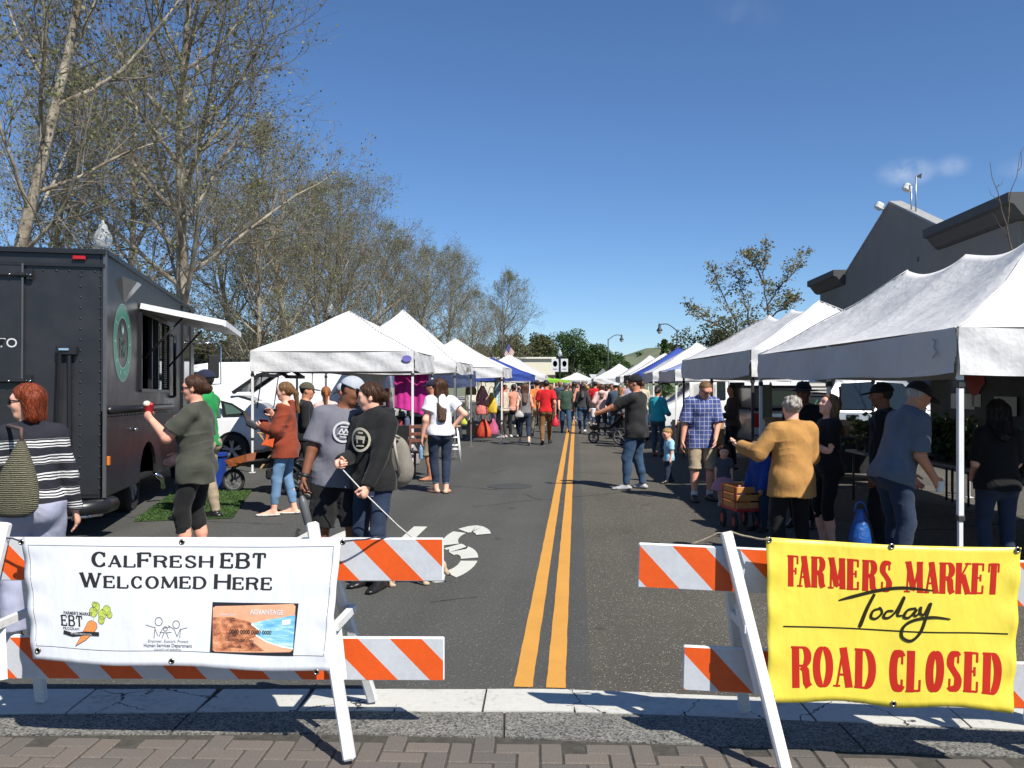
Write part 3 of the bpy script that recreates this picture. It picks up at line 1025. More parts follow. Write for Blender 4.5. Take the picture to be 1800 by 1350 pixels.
# raised pavements with kerbs on both sides
for sx, x0, x1 in ((-1, -9.5, -14.0), (1, 8.4, 10.6)):
 mb = MB()
 a, b = sorted((x0, x1))
 mb.prism([(a, -.02), (b, -.02), (b, .14), (a, .14)], 9, 220, 'y')
 structure(mb.build('pavement', CONC, rotz=ROAD_ANG))
PAINT_Y = None
def paint(name, col, wear):
 m, nt, b = nodes_of(name)
 n1 = vnoise(nt, 3, 6, .7); n2 = vnoise(nt, 70, 4, .7)
 f = math_node(nt, 'ADD', math_node(nt, 'MULTIPLY', n1.outputs['Fac'], .5), math_node(nt, 'MULTIPLY', n2.outputs['Fac'], .5))
 c = ramp(nt, f, [(wear, (.10, .10, .09)), (wear + .05, tuple(x * .86 for x in col)), (.6, col)]).outputs[0]
 nt.links.new(c, b.inputs['Base Color']); b.inputs['Roughness'].default_value = .75
 bump(nt, b, n2.outputs['Fac'], .3, .006)
 return m
YEL = paint('paint_yellow', (.56, .27, .045), .30)
WHT = paint('paint_white', (.55, .55, .49), .34)
WHT2 = paint('paint_white_slab', (.66, .64, .58), .31)
def stripe(x0, x1, label):
 mb = MB(); n = 120
 ys = [4.63] + [4.63 + 95 * (i / n) ** 2.2 for i in range(1, n + 1)]
 jit = lambda y, q: .0012 * math.sin(y * 9 + q) + .001 * math.sin(y * 31 + 2 * q)
 vs = []
 for y in ys: vs += [(x0 + jit(y, 1), y, .004), (x1 + jit(y, 4), y, .004)]
 mb._add(vs, [(2 * i, 2 * i + 1, 2 * i + 3, 2 * i + 2) for i in range(n)])
 o = mb.build('centre_line', YEL, rotz=ROAD_ANG)
 structure(o); o['label'] = label
stripe(-.340, -.238, 'left stripe of the double yellow centre line')
stripe(-.164, -.059, 'right stripe of the double yellow centre line')
# STOP painted for the oncoming lane: upside down from here, with stencil gaps
def stop_letters():
 # letters in a 0..1 box: outlines as thick strokes, then cut by stencil gaps
 def ell_pts(cx, cy, rx, ry, a0, a1, n=14):
  return [(cx + rx * math.cos(R(a0 + (a1 - a0) * i / n)), cy + ry * math.sin(R(a0 + (a1 - a0) * i / n))) for i in range(n + 1)]
 S1 = ell_pts(.5, .735, .36, .21, 25, 180, 12) + ell_pts(.5, .735, .36, .21, 188, 272, 7)
 S2 = ell_pts(.5, .265, .36, .21, 92, 8, 7) + ell_pts(.5, .265, .36, .21, 0, -155, 12)
 def inter(x): return x
 lets = {
  'S': [S1[:7], S1[7:14], S1[14:] + S2[1:4], S2[4:12], S2[12:]],
  'T': [[(.1, .93), (.46, .93)], [(.54, .93), (.9, .93)], [(.5, .85), (.5, 0)]],
  'O': [ell_pts(.5, .5, .36, .42, 94, 266, 16), ell_pts(.5, .5, .36, .42, 86, -86, 16)],
  'P': [[(.2, 0), (.2, 1)], ell_pts(.5, .73, .34, .21, 90, -90, 12)],
 }
 W, L = .46, 2.62
 gap = .17
 x_right = -.93   # street x of the right-hand edge of the S
 y_near = 7.12
 for i, ch in enumerate('STOP'):
  mb = MB()
  k = 0
  for st in lets[ch]:
   th = .17
   vs = []
   for j, (x, y) in enumerate(st):
    a = st[max(j - 1, 0)]; b = st[min(j + 1, len(st) - 1)]
    # build in real metres so the stroke has even width across
    dx, dy = (b[0] - a[0]) * W, (b[1] - a[1]) * L
    l = math.hypot(dx, dy); nx, ny = -dy / l, dx / l
    wx, wy = .078, .26
    vs += [(x * W + nx * wx, y * L + ny * wy), (x * W - nx * wx, y * L - ny * wy)]
   x_off = x_right - i * (W + gap)
   P3 = [(x_off - x, y_near + L - y, .004 + k * .0012) for x, y in vs]
   mb._add(P3, [(2 * q, 2 * q + 1, 2 * q + 3, 2 * q + 2) for q in range(len(st) - 1)])
   k += 1
  o = mb.build('road_letter', WHT, rotz=ROAD_ANG)
  structure(o); o['label'] = 'white stencilled letter %s painted on the left lane' % ch
stop_letters()
# manhole cover
mh = ground_at(896, 855)
mb = MB(); mb.lathe([(.36, .001), (.36, .006), (.33, .008), (.0, .008)], n=28)
o = mb.build('manhole_cover', M('cast_iron', (.045, .045, .042), .8, .0, var=.2, vs=20), loc=mh)
tag(o, 'round dark iron manhole cover in the left lane', 'manhole cover')
mb = MB(); mb.lathe([(.335, .0085), (.31, .0105), (.29, .0085)], n=28, cap=False); mb.build('rim', M('cast_iron', (1, 1, 1)), o)
# ---- crosswalk edging: white painted slabs, then granite, then herringbone pavers
def band_slab(la, lb, px_a, px_b, z, th, jag, mat, parent, name, n=10):
 """Slab between two ground lines, ends at street positions x=px_a..px_b (metres), jagged ends."""
 xs = [px_a + (px_b - px_a) * i / n for i in range(n + 1)]
 mb = MB(); top = []
 for i, x in enumerate(xs):
  ya, yb = depth_at(la, x), depth_at(lb, x)
  top.append((x + (jag[0] if i == 0 else (jag[1] if i == n else 0)), ya - .006 + random.uniform(-.003, .003), z))
  top.append((x, yb + .004 + random.uniform(-.003, .003), z))
 m = len(top)
 vs = top + [(a, b, z - th) for a, b, c in top]
 fs = [(2 * i, 2 * i + 1, 2 * i + 3, 2 * i + 2) for i in range(n)]
 fs += [(2 * i, 2 * i + 2, 2 * i + 2 + m, 2 * i + m) for i in range(n)]
 fs += [(2 * i + 1, 2 * i + 1 + m, 2 * i + 3 + m, 2 * i + 3) for i in range(n)]
 fs += [(0, m, m + 1, 1), (m - 2, m - 1, 2 * m - 1, 2 * m - 2)]
 mb._add(vs, fs)
 return mb.build(name, mat, parent)
JOINT = M('joint_dark', (.05, .045, .035), .95, var=.4, vs=20)
mb = MB()
n = 40
base = []
for i in range(n + 1):
 x = -9 + 18 * i / n
 base += [(x, depth_at(E1, x), -.004), (x, depth_at(E3, x) - 4.5, -.004)]
mb._add(base, [(2 * i, 2 * i + 1, 2 * i + 3, 2 * i + 2) for i in range(n)])
crossing = structure(mb.build('crosswalk', JOINT))
def slab_white():
 m, nt, b = nodes_of('slab_white_paint')
 n1 = vnoise(nt, 2.2, 6, .7); n2 = vnoise(nt, 24, 6, .75); n3 = vnoise(nt, 120, 3)
 f = math_node(nt, 'ADD', math_node(nt, 'MULTIPLY', n1.outputs['Fac'], .45), math_node(nt, 'MULTIPLY', n2.outputs['Fac'], .55))
 col = ramp(nt, f, [(.33, (.10, .095, .08)), (.37, (.32, .31, .275)), (.47, (.48, .47, .425)), (.7, (.54, .53, .485))]).outputs[0]
 # wandering hairline cracks
 tc = nt.nodes.new('ShaderNodeTexCoord')
 wob = vnoise(nt, 5, 4, .7)
 mx = nt.nodes.new('ShaderNodeMix'); mx.data_type = 'VECTOR'; mx.inputs[0].default_value = .12
 nt.links.new(tc.outputs['Object'], mx.inputs[4]); nt.links.new(wob.outputs['Color'], mx.inputs[5])
 vo = nt.nodes.new('ShaderNodeTexVoronoi'); vo.feature = 'DISTANCE_TO_EDGE'; vo.inputs['Scale'].default_value = 2.1
 nt.links.new(mx.outputs[1], vo.inputs['Vector'])
 ck = math_node(nt, 'LESS_THAN', vo.outputs['Distance'], .006)
 gate = vnoise(nt, 1.3, 2)
 ck = math_node(nt, 'MULTIPLY', ck, math_node(nt, 'GREATER_THAN', gate.outputs['Fac'], .5))
 col = mixc(nt, ck, col, (.05, .045, .04))
 nt.links.new(col, b.inputs['Base Color']); b.inputs['Roughness'].default_value = .8
 bump(nt, b, math_node(nt, 'ADD', n2.outputs['Fac'], n3.outputs['Fac']), .3, .008)
 return m
SLABW = slab_white()
def granite():
 m, nt, b = nodes_of('granite_speckled')
 tc = nt.nodes.new('ShaderNodeTexCoord')
 vo = nt.nodes.new('ShaderNodeTexVoronoi'); vo.inputs['Scale'].default_value = 115
 nt.links.new(tc.outputs['Object'], vo.inputs['Vector'])
 sp = nt.nodes.new('ShaderNodeSeparateColor'); nt.links.new(vo.outputs['Color'], sp.inputs[0])
 c = ramp(nt, sp.outputs[0], [(.0, (.035, .035, .035)), (.22, (.07, .07, .068)), (.3, (.135, .132, .12)), (.7, (.175, .17, .155)), (.9, (.26, .25, .225))]).outputs[0]
 big = vnoise(nt, 3, 5)
 c = mixc(nt, 1.0, c, ramp(nt, big.outputs['Fac'], [(.3, (.75, .75, .72)), (.7, (1.08, 1.06, 1.0))]).outputs[0], 'MULTIPLY')
 nt.links.new(c, b.inputs['Base Color']); b.inputs['Roughness'].default_value = .82
 n3 = vnoise(nt, 160, 3); bump(nt, b, n3.outputs['Fac'], .5, .006)
 return m
GRAN = granite()
xpx = lambda px, y: (px - 900) * y / FPX
random.seed(5)
cuts = [-9, -5.4, -4.0] + [xpx(p, 4.46) for p in (150, 365, 535, 700, 850, 1006, 1190, 1400, 1640)] + [3.2, 4.6, 9]
for a, b in zip(cuts[:-1], cuts[1:]):
 j = (random.uniform(-.03, .03), random.uniform(-.03, .03))
 band_slab(E1, E2, a + .006, b - .006, .006 + random.uniform(-.002, .002), .03, j, SLABW, crossing, 'painted_slab')
cuts = [-9, -6, xpx(-260, 4.1), xpx(310, 4.1), xpx(886, 4.1), xpx(1480, 4.1), 3.4, 5, 9]
for a, b in zip(cuts[:-1], cuts[1:]):
 band_slab(E2, E3, a + .006, b - .006, .004 + random.uniform(-.001, .001), .03, (0, 0), GRAN, crossing, 'granite_slab')
def brick_mat(i, c):
 m, nt, b = nodes_of('paver_%s' % 'abcdef'[i])
 n1 = vnoise(nt, 9, 5, .7); n2 = vnoise(nt, 130, 4, .7)
 oi = nt.nodes.new('ShaderNodeObjectInfo')
 k = ramp(nt, oi.outputs['Random'], [(0, (.74, .74, .76)), (.5, (1, .97, .94)), (1, (1.2, 1.12, 1.04))]).outputs[0]
 col = ramp(nt, n2.outputs['Fac'], [(.3, tuple(x * .6 for x in c)), (.55, c), (.72, tuple(min(1, x * 1.7) for x in c))]).outputs[0]
 col = mixc(nt, 1.0, col, k, 'MULTIPLY')
 col = mixc(nt, math_node(nt, 'MULTIPLY', n1.outputs['Fac'], .5), col, (.13, .12, .105))
 nt.links.new(col, b.inputs['Base Color']); b.inputs['Roughness'].default_value = .88
 bump(nt, b, n2.outputs['Fac'], .55, .006)
 return m
PAV = brick_mat(0, (.128, .110, .094))
def paver_mesh(w, d, name):
 b = MB(); b.box((0, 0, -.03), (w, d, .06), bev=.005)
 return b.mesh(name, PAV)
U = .102
mH, mV = paver_mesh(2 * U - .009, U - .009, 'paver_wide'), paver_mesh(U - .009, 2 * U - .009, 'paver_deep')
ang = -.03
ca, sa = math.cos(ang), math.sin(ang)
ox, oy = 0.0, 3.10
count = 0
cells = []
for j in range(-2, 12):
 for i in range(-40, 42):
  # 90 degree herringbone on a unit grid
  m4 = (i - j) % 4
  if m4 == 0: cells.append((i + 1, j + .5, 0))
  elif m4 == 3: cells.append((i + .5, j + 1, 1))
keep = []
for cx, cy, k in cells:
 x, y = cx * U, cy * U
 wx, wy = ox + x * ca - y * sa, oy + x * sa + y * ca
 e3 = depth_at(E3, wx)
 half = U if k else U / 2
 if wy + half * .5 > e3 or wy < 3.15 or abs(wx) > 2.9: continue
 keep.append((wx, wy, k, wy + half - (e3 - .008)))
for wx, wy, k, over in keep:
 o = link('paver', mV if k else mH, crossing, (wx, wy, .002 + random.uniform(-.0015, .0025)), ang)
 o.rotation_euler = (random.uniform(-.006, .006), random.uniform(-.006, .006), ang + random.uniform(-.006, .006))
 if over > 0:
  s = (2 * U if k else U); o.scale.y = max(.25, (s - over) / s); o.location.y -= over / 2
# ------------------------------------------------------------------ barricades
def worn_white():
 m, nt, b = nodes_of('painted_wood_white')
 n1 = vnoise(nt, 5, 6, .7, stretch=(1, 1, .5)); n2 = vnoise(nt, 60, 5, .75)
 f = math_node(nt, 'ADD', math_node(nt, 'MULTIPLY', n1.outputs['Fac'], .5), math_node(nt, 'MULTIPLY', n2.outputs['Fac'], .5))
 c = ramp(nt, f, [(.33, (.16, .15, .135)), (.37, (.48, .47, .44)), (.45, (.63, .63, .61)), (.65, (.70, .70, .69))]).outputs[0]
 nt.links.new(c, b.inputs['Base Color']); b.inputs['Roughness'].default_value = .55
 bump(nt, b, f, .25, .01)
 return m
WOODW = worn_white()
def stripe_mat(name, off, flip=1):
 """Reflective barricade sheeting: 45 degree orange and white stripes, scuffed."""
 m, nt, b = nodes_of(name)
 tc = nt.nodes.new('ShaderNodeTexCoord'); sp = nt.nodes.new('ShaderNodeSeparateXYZ')
 nt.links.new(tc.outputs['Object'], sp.inputs[0])
 k = math_node(nt, 'ADD', sp.outputs['X'], math_node(nt, 'MULTIPLY', sp.outputs['Z'], .98 * flip))
 k = math_node(nt, 'DIVIDE', math_node(nt, 'ADD', k, off + 50), .3)
 f = math_node(nt, 'GREATER_THAN', math_node(nt, 'FRACT', k), .5)
 n = vnoise(nt, 4, 6, .7); n2 = vnoise(nt, 46, 5, .75)
 col = mixc(nt, f, (.70, .095, .012), (.52, .54, .57))
 dirt = ramp(nt, math_node(nt, 'ADD', math_node(nt, 'MULTIPLY', n.outputs['Fac'], .55), math_node(nt, 'MULTIPLY', n2.outputs['Fac'], .45)), [(.33, (.25, .23, .21)), (.39, (.86, .85, .84)), (.6, (1, 1, 1))]).outputs[0]
 col = mixc(nt, 1.0, col, dirt, 'MULTIPLY')
 # honeycomb sheeting cells
 vo = nt.nodes.new('ShaderNodeTexVoronoi'); vo.inputs['Scale'].default_value = 260
 nt.links.new(tc.outputs['Object'], vo.inputs['Vector'])
 nt.links.new(col, b.inputs['Base Color'])
 b.inputs['Roughness'].default_value = .38
 bump(nt, b, vo.outputs['Distance'], .06, .002)
 return m
STEEL = M('bolt_steel', (.4, .4, .4), .35, .9)
def board(parent, a, b, h, th, off, flip=1):
 """Board from a to b (centre line), with its striped face in front and white edges."""
 a, b = Vector(a), Vector(b)
 d = (b - a).normalized(); L = (b - a).length
 ang = math.atan2(d.y, d.x)
 mb = MB(); mb.box((L / 2, 0, 0), (L, th, h), bev=.006)
 tilt = math.atan2(d.z, math.hypot(d.x, d.y))
 o = mb.build('board', WOODW, parent, loc=a)
 o.rotation_euler = (0, -tilt, ang)
 mb = MB()
 e = .005
 mb._add([(e, -th / 2 - .0015, -h / 2 + e), (L - e, -th / 2 - .0015, -h / 2 + e), (L - e, -th / 2 - .0015, h / 2 - e), (e, -th / 2 - .0015, h / 2 - e)], [(0, 1, 2, 3)])
 mb.build('stripe_sheet', stripe_mat('stripes_%d' % len(bpy.data.materials), off, flip), o)
 return o
def leg(parent, top, foot, w=.052, t=.045):
 mb = MB(); mb.bar(top, foot, w, t, up=(0, -1, 0), bev=.008)
 return mb.build('leg', WOODW, parent)
def bolts(parent, pts):
 for p in pts:
  mb = MB(); mb.lathe([(.009, 0), (.009, .006), (.004, .009), (0, .009)], n=8, axis='y')
  mb.v = [(x, -y, z) for x, y, z in mb.v]
  mb.build('bolt', STEEL, parent, loc=p)
# left barricade, carrying the white banner
b1 = thing('barricade', 'orange and white striped barricade holding the white welcome banner', 'barricade', (-1.6, 4.02, 0), 0, 'striped barricades across the road end')
lo = lambda x, y, z: (x + 1.6, y - 4.02, z)
board(b1, lo(-2.76, 4.05, .822), lo(-.322, 4.02, .824), .203, .028, .10)
board(b1, lo(-2.76, 4.05, .357), lo(-.318, 4.02, .357), .203, .028, .22)
leg(b1, lo(-.93, 3.975, 1.005), lo(-.702, 3.69, .022)); leg(b1, lo(-.90, 4.075, .90), lo(-.715, 4.39, .022))
leg(b1, lo(-2.36, 3.975, 1.005), lo(-2.44, 3.70, .022)); leg(b1, lo(-2.33, 4.075, .90), lo(-2.42, 4.39, .022))
for x in (-.83, -2.38):
 mb = MB(); mb.bar(lo(x + .03, 3.86, .55), lo(x + .05, 4.20, .55), .03, .035); mb.bar(lo(x + .055, 3.90, .30), lo(x + .02, 3.94, .55), .03, .03)
 mb.build('brace', WOODW, b1)
bolts(b1, [lo(-.905, 3.95, .82), lo(-.78, 3.80, .36), lo(-2.36, 3.95, .82)])
# right barricade, carrying the yellow banner
b2 = thing('barricade', 'orange and white striped barricade holding the yellow road closed banner', 'barricade', (1.5, 3.82, 0), 0, 'striped barricades across the road end')
lo2 = lambda x, y, z: (x - 1.5, y - 3.82, z)
board(b2, lo2(.575, 3.90, .824), lo2(2.95, 3.72, .745), .203, .028, .155, 1)
board(b2, lo2(.78, 3.90, .356), lo2(2.95, 3.72, .30), .203, .028, .03, 1)
leg(b2, lo2(.965, 3.85, .982), lo2(1.150, 3.585, .022)); leg(b2, lo2(.985, 3.95, .88), lo2(1.16, 4.25, .022))
leg(b2, lo2(2.42, 3.73, .93), lo2(2.52, 3.46, .022)); leg(b2, lo2(2.40, 3.83, .86), lo2(2.5, 4.12, .022))
for x, yy in ((1.05, 3.82), (2.45, 3.7)):
 mb = MB(); mb.bar(lo2(x - .02, yy - .10, .58), lo2(x, yy + .24, .56), .03, .035); mb.bar(lo2(x - .03, yy + .02, .66), lo2(x + .03, yy - .1, .30), .03, .03)
 mb.build('brace', WOODW, b2)
bolts(b2, [lo2(1.0, 3.83, .8), lo2(1.085, 3.70, .36)])
# ------------------------------------------------------------------ lettering
def stroke_ribbon(pts, widths):
 L, Rr = [], []
 n = len(pts)
 for i, p in enumerate(pts):
  a = pts[max(i - 1, 0)]; b = pts[min(i + 1, n - 1)]
  dx, dy = b[0] - a[0], b[1] - a[1]; l = math.hypot(dx, dy) or 1
  nx, ny = -dy / l, dx / l
  w = widths[i] / 2
  L.append((p[0] + nx * w, p[1] + ny * w)); Rr.append((p[0] - nx * w, p[1] - ny * w))
 return L, Rr
def arc(cx, cy, rx, ry, a0, a1, n=14):
 return [(cx + rx * math.cos(R(a0 + (a1 - a0) * i / n)), cy + ry * math.sin(R(a0 + (a1 - a0) * i / n))) for i in range(n + 1)]
def glyphs():
 G = {}
 se = lambda x, y: ('s', [(x, y)])
 G['A'] = (1.0, [('n', [(0.02, 0), (.5, 1)]), ('t', [(.48, 1), (.98, 0)]), ('n', [(.2, .32), (.8, .32)]), se(.02, 0), se(.98, 0)])
 G['B'] = (.9, [('t', [(0, 0), (0, 1)]), ('a', [(0, .97)] + arc(.5, .76, .42, .21, 90, -90) + [(0, .55)]), ('a', [(0, .53)] + arc(.55, .28, .45, .25, 90, -90) + [(0, .03)]), se(-.06, 0), se(-.06, 1)])
 G['C'] = (.9, [('a', arc(.5, .5, .5, .47, 46, 314, 22)), ('k', [(.88, .66), (.88, .98)]), ('k', [(.88, .06), (.88, .3)])])
 G['D'] = (1.0, [('t', [(0, 0), (0, 1)]), ('a', [(0, .97)] + arc(.4, .5, .6, .47, 90, -90, 18) + [(0, .03)]), se(-.06, 0), se(-.06, 1)])
 G['E'] = (.85, [('t', [(0, 0), (0, 1)]), ('n', [(0, .965), (.95, .965)]), ('n', [(0, .52), (.7, .52)]), ('n', [(0, .035), (1, .035)]), ('k', [(.95, .98), (.95, .74)]), ('k', [(.7, .63), (.7, .41)]), ('k', [(1, .02), (1, .28)]), se(-.06, 0), se(-.06, 1)])
 G['F'] = (.82, [('t', [(0, 0), (0, 1)]), ('n', [(0, .965), (.95, .965)]), ('n', [(0, .5), (.7, .5)]), ('k', [(.95, .98), (.95, .72)]), ('k', [(.7, .61), (.7, .39)]), se(0, 0), se(-.06, 1)])
 G['H'] = (1.05, [('t', [(0, 0), (0, 1)]), ('t', [(1, 0), (1, 1)]), ('n', [(0, .5), (1, .5)]), se(0, 0), se(0, 1), se(1, 0), se(1, 1)])
 G['K'] = (1.0, [('t', [(0, 0), (0, 1)]), ('n', [(.05, .42), (.9, 1)]), ('t', [(.38, .62), (1, 0)]), se(0, 0), se(0, 1), se(.9, 1), se(1, 0)])
 G['L'] = (.85, [('t', [(0, 0), (0, 1)]), ('n', [(0, .035), (1, .035)]), ('k', [(1, .02), (1, .3)]), se(0, 1), se(-.06, 0)])
 G['M'] = (1.35, [('n', [(.02, 0), (.08, 1)]), ('t', [(.06, 1), (.5, .08)]), ('n', [(.5, .05), (.92, 1)]), ('t', [(.92, 1), (.98, 0)]), se(.02, 0), se(.98, 0), se(.05, 1), se(.95, 1)])
 G['O'] = (1.0, [('a', arc(.5, .5, .5, .475, 90, 450, 30))])
 G['P'] = (.9, [('t', [(0, 0), (0, 1)]), ('a', [(0, .97)] + arc(.5, .73, .5, .24, 90, -90) + [(0, .49)]), se(0, 0), se(-.06, 1)])
 G['R'] = (1.0, [('t', [(0, 0), (0, 1)]), ('a', [(0, .97)] + arc(.5, .75, .42, .22, 90, -90) + [(0, .53)]), ('t', [(.5, .52), (.74, .42), (.82, .12), (1.0, .02)]), se(0, 0), se(-.06, 1)])
 G['S'] = (.85, [('a', arc(.5, .74, .44, .235, 35, 200, 10) + [(.2, .6), (.5, .5), (.85, .38)] + arc(.5, .26, .46, .235, 10, -145, 10)), ('k', [(.9, .7), (.9, .98)]), ('k', [(.04, .04), (.04, .32)])])
 G['T'] = (.95, [('t', [(.5, 0), (.5, 1)]), ('n', [(0, .965), (1, .965)]), ('k', [(0, .98), (0, .7)]), ('k', [(1, .98), (1, .7)]), se(.5, 0)])
 G['W'] = (1.45, [('t', [(0, 1), (.27, 0)]), ('n', [(.27, 0), (.5, .95)]), ('t', [(.5, .95), (.75, 0)]), ('n', [(.75, 0), (1, 1)]), se(0, 1), se(1, 1), se(.5, 1)])
 G['G'] = (1.0, [('a', arc(.5, .5, .5, .47, 45, 330, 22)), ('t', [(.95, .08), (.95, .42)]), ('n', [(.65, .43), (1.1, .43)]), ('k', [(.9, .68), (.9, .98)])])
 G["'"] = (.02, [('k', [(.0, 1), (.0, .78)])])
 return G
GLY = glyphs()
def serif_text(txt, x, y, cap, wid, thick, thin, ser, gap, space=.45, small=1.0):
 """Pieces (polygons in banner metres) of a serif line; returns list of faces and total width."""
 pieces = []
 cx = 0
 start_word = True
 KERN = {('F', 'A'): -.17, ('L', 'F'): -.05, ('E', 'T'): -.05, ('K', 'E'): -.03, ('C', 'A'): -.10, ('B', 'T'): -.03, ('C', 'L'): -.05, ('F', 'R'): -.06, ('R', 'O'): -.04, ('O', 'A'): -.05, ('R', 'K'): -.04, ('M', 'A'): -.05, ('A', 'R'): -.03}
 for ci, ch in enumerate(txt):
  if ci: cx += KERN.get((txt[ci - 1].upper(), ch.upper()), 0) * cap
  if ch == ' ':
   cx += space * cap; start_word = True; continue
  c = cap * small if ch.islower() else cap
  g = GLY[ch.upper()]
  W = g[0] * wid * c
  T, N = thick * c, thin * c
  ox = cx + T / 2
  for kind, pts in g[1]:
   P = [(ox + px * W, py * c) for px, py in pts]
   if kind == 's':
    px, py = P[0]
    s = ser * c
    yy = N / 2 if py < c / 2 else c - N / 2
    P = [(px - s - T / 2 * .7, yy), (px + s + T / 2 * .7, yy)]; w = [N * .9] * 2
   elif kind == 't': w = [T] * len(P)
   elif kind == 'n': w = [N] * len(P)
   elif kind == 'k': w = [N * 1.0] * len(P)
   else:
    w = []
    for i in range(len(P)):
     a = P[max(i - 1, 0)]; b = P[min(i + 1, len(P) - 1)]
     l = math.hypot(b[0] - a[0], b[1] - a[1]) or 1
     v = abs(b[1] - a[1]) / l
     w.append(N + (T - N) * v ** 1.6)
   pieces.append((P, w))
  cx += W + T + gap * c
 total = cx - gap * cap
 out = []
 for P, w in pieces:
  L, Rr = stroke_ribbon([(px - total / 2 + x, py + y) for px, py in P], w)
  out.append((L, Rr))
 return out, total
class Banner:
 """A hanging cloth given by four corner points, with gentle waves; prints follow its surface."""
 def __init__(self, tl, tr, bl, br, seed, amp=.010, sag=.008):
  self.c = [Vector(p) for p in (tl, tr, bl, br)]; self.seed = seed; self.amp = amp; self.sag = sag
  self.w = (self.c[1] - self.c[0]).length; self.h = (self.c[0] - self.c[2]).length
 def __call__(self, u, v, off=0.0):
  """u: 0..1 left to right, v: 0..1 bottom to top."""
  tl, tr, bl, br = self.c
  p = (bl * (1 - u) + br * u) * (1 - v) + (tl * (1 - u) + tr * u) * v
  s = self.seed; a = self.amp
  y = a * (math.sin(u * 9 + s + v * 2.2) * .6 + math.sin(u * 17 - v * 5 + 2 * s) * .3 + .8 * math.sin(v * 3.1 + s) * (1 - v))
  edge = min(u, 1 - u)
  y += a * .8 * math.exp(-((edge) / .05) ** 2) * math.sin(v * 24 + s)
  z = -self.sag * math.sin(math.pi * u) * v + self.sag * .8 * math.sin(u * 13 + s) * (1 - v) ** 3
  return Vector((p.x, p.y + y - off, p.z + z))
 def pm(self, x, y, off):        # banner metres from its centre
  return self(x / self.w + .5, y / self.h + .5, off)
 def sheet(self, mat, name, parent, nu=56, nv=28):
  mb = MB()
  mb.grid(lambda u, v: self(u, v), nu, nv)
  o = mb.build(name, mat, parent, 'all')
  so = o.modifiers.new('thick', 'SOLIDIFY'); so.thickness = .0012; so.offset = 1 if True else -1
  return o
 def ribbons(self, rib, mat, name, parent, off=.002):
  mb = MB()
  for k, (L, Rr) in enumerate(rib):
   o_ = off + .00012 * (k % 9)
   # subdivide long straight pieces so they follow the cloth
   L2, R2 = [], []
   for i in range(len(L) - 1):
    d = max(math.hypot(L[i + 1][0] - L[i][0], L[i + 1][1] - L[i][1]), .001)
    m = max(1, int(d / .03))
    for q in range(m):
     t = q / m
     L2.append((L[i][0] + (L[i + 1][0] - L[i][0]) * t, L[i][1] + (L[i + 1][1] - L[i][1]) * t))
     R2.append((Rr[i][0] + (Rr[i + 1][0] - Rr[i][0]) * t, Rr[i][1] + (Rr[i + 1][1] - Rr[i][1]) * t))
   L2.append(L[-1]); R2.append(Rr[-1])
   vs = []
   for a, b in zip(L2, R2): vs += [self.pm(a[0], a[1], o_), self.pm(b[0], b[1], o_)]
   mb._add(vs, [(2 * i, 2 * i + 1, 2 * i + 3, 2 * i + 2) for i in range(len(L2) - 1)])
  return mb.build(name, mat, parent)
 def line(self, pts, w, mat, name, parent, off=.002):
  ws = w if isinstance(w, list) else [w] * len(pts)
  return self.ribbons([stroke_ribbon(pts, ws)], mat, name, parent, off)
 def poly(self, pts, mat, name, parent, off=.002):
  import bmesh
  bm = bmesh.new()
  bm.faces.new([bm.verts.new((x, y, 0)) for x, y in pts])
  bmesh.ops.triangulate(bm, faces=bm.faces)
  for _ in range(5):
   long = [e for e in bm.edges if e.calc_length() > .022]
   if not long: break
   bmesh.ops.subdivide_edges(bm, edges=long, cuts=1)
   bmesh.ops.triangulate(bm, faces=bm.faces)
  bm.verts.index_update()
  mb = MB(); mb._add([self.pm(v.co.x, v.co.y, off) for v in bm.verts], [tuple(v.index for v in f.verts) for f in bm.faces])
  bm.free()
  return mb.build(name, mat, parent)
 def text(self, txt, x, y, size, mat, name, parent, off=.003, xs=1.0, bold=0.0, align='CENTER', shear=0.0):
  V, F = font_mesh(txt, size, bold, align, shear)
  mb = MB(); mb._add([self.pm(x + a * xs, y + b, off) for a, b in V], F)
  return mb.build(name, mat, parent)
def font_mesh(txt, size, bold=0.0, align='CENTER', shear=0.0):
 cu = bpy.data.curves.new('txt', 'FONT')
 cu.body = txt; cu.size = size; cu.align_x = align; cu.offset = bold; cu.shear = shear
 cu.resolution_u = 3
 ob = bpy.data.objects.new('txt', cu); COL.objects.link(ob)
 dg = bpy.context.evaluated_depsgraph_get()
 me = ob.evaluated_get(dg).to_mesh()
 V = [(v.co.x, v.co.y) for v in me.vertices]
 F = [tuple(p.vertices) for p in me.polygons]
 ob.evaluated_get(dg).to_mesh_clear()
 bpy.data.objects.remove(ob); bpy.data.curves.remove(cu)
 return V, F
def vinyl(name, col, rough=.42):
 m, nt, b = nodes_of(name)
 n = vnoise(nt, 3, 5)
 c = ramp(nt, n.outputs['Fac'], [(.3, tuple(x * .93 for x in col)), (.7, col)]).outputs[0]
 nt.links.new(c, b.inputs['Base Color']); b.inputs['Roughness'].default_value = rough
 n2 = vnoise(nt, 9, 3, .5, stretch=(1, 1, .5)); bump(nt, b, n2.outputs['Fac'], .38, .025)
 _MATS[name] = m
 return m
V_WHITE = vinyl('vinyl_white', (.60, .615, .64)); V_YEL = vinyl('vinyl_yellow', (.74, .60, .06))
INK = M('ink_charcoal', (.022, .022, .022), .8, var=.05, spec=.12); INKR = M('ink_red', (.43, .022, .012), .8, var=.05, spec=.12)
INKG = M('ink_grey', (.085, .085, .085), .6, var=0)
GROM = M('grommet_steel', (.35, .33, .28), .3, 1.0)
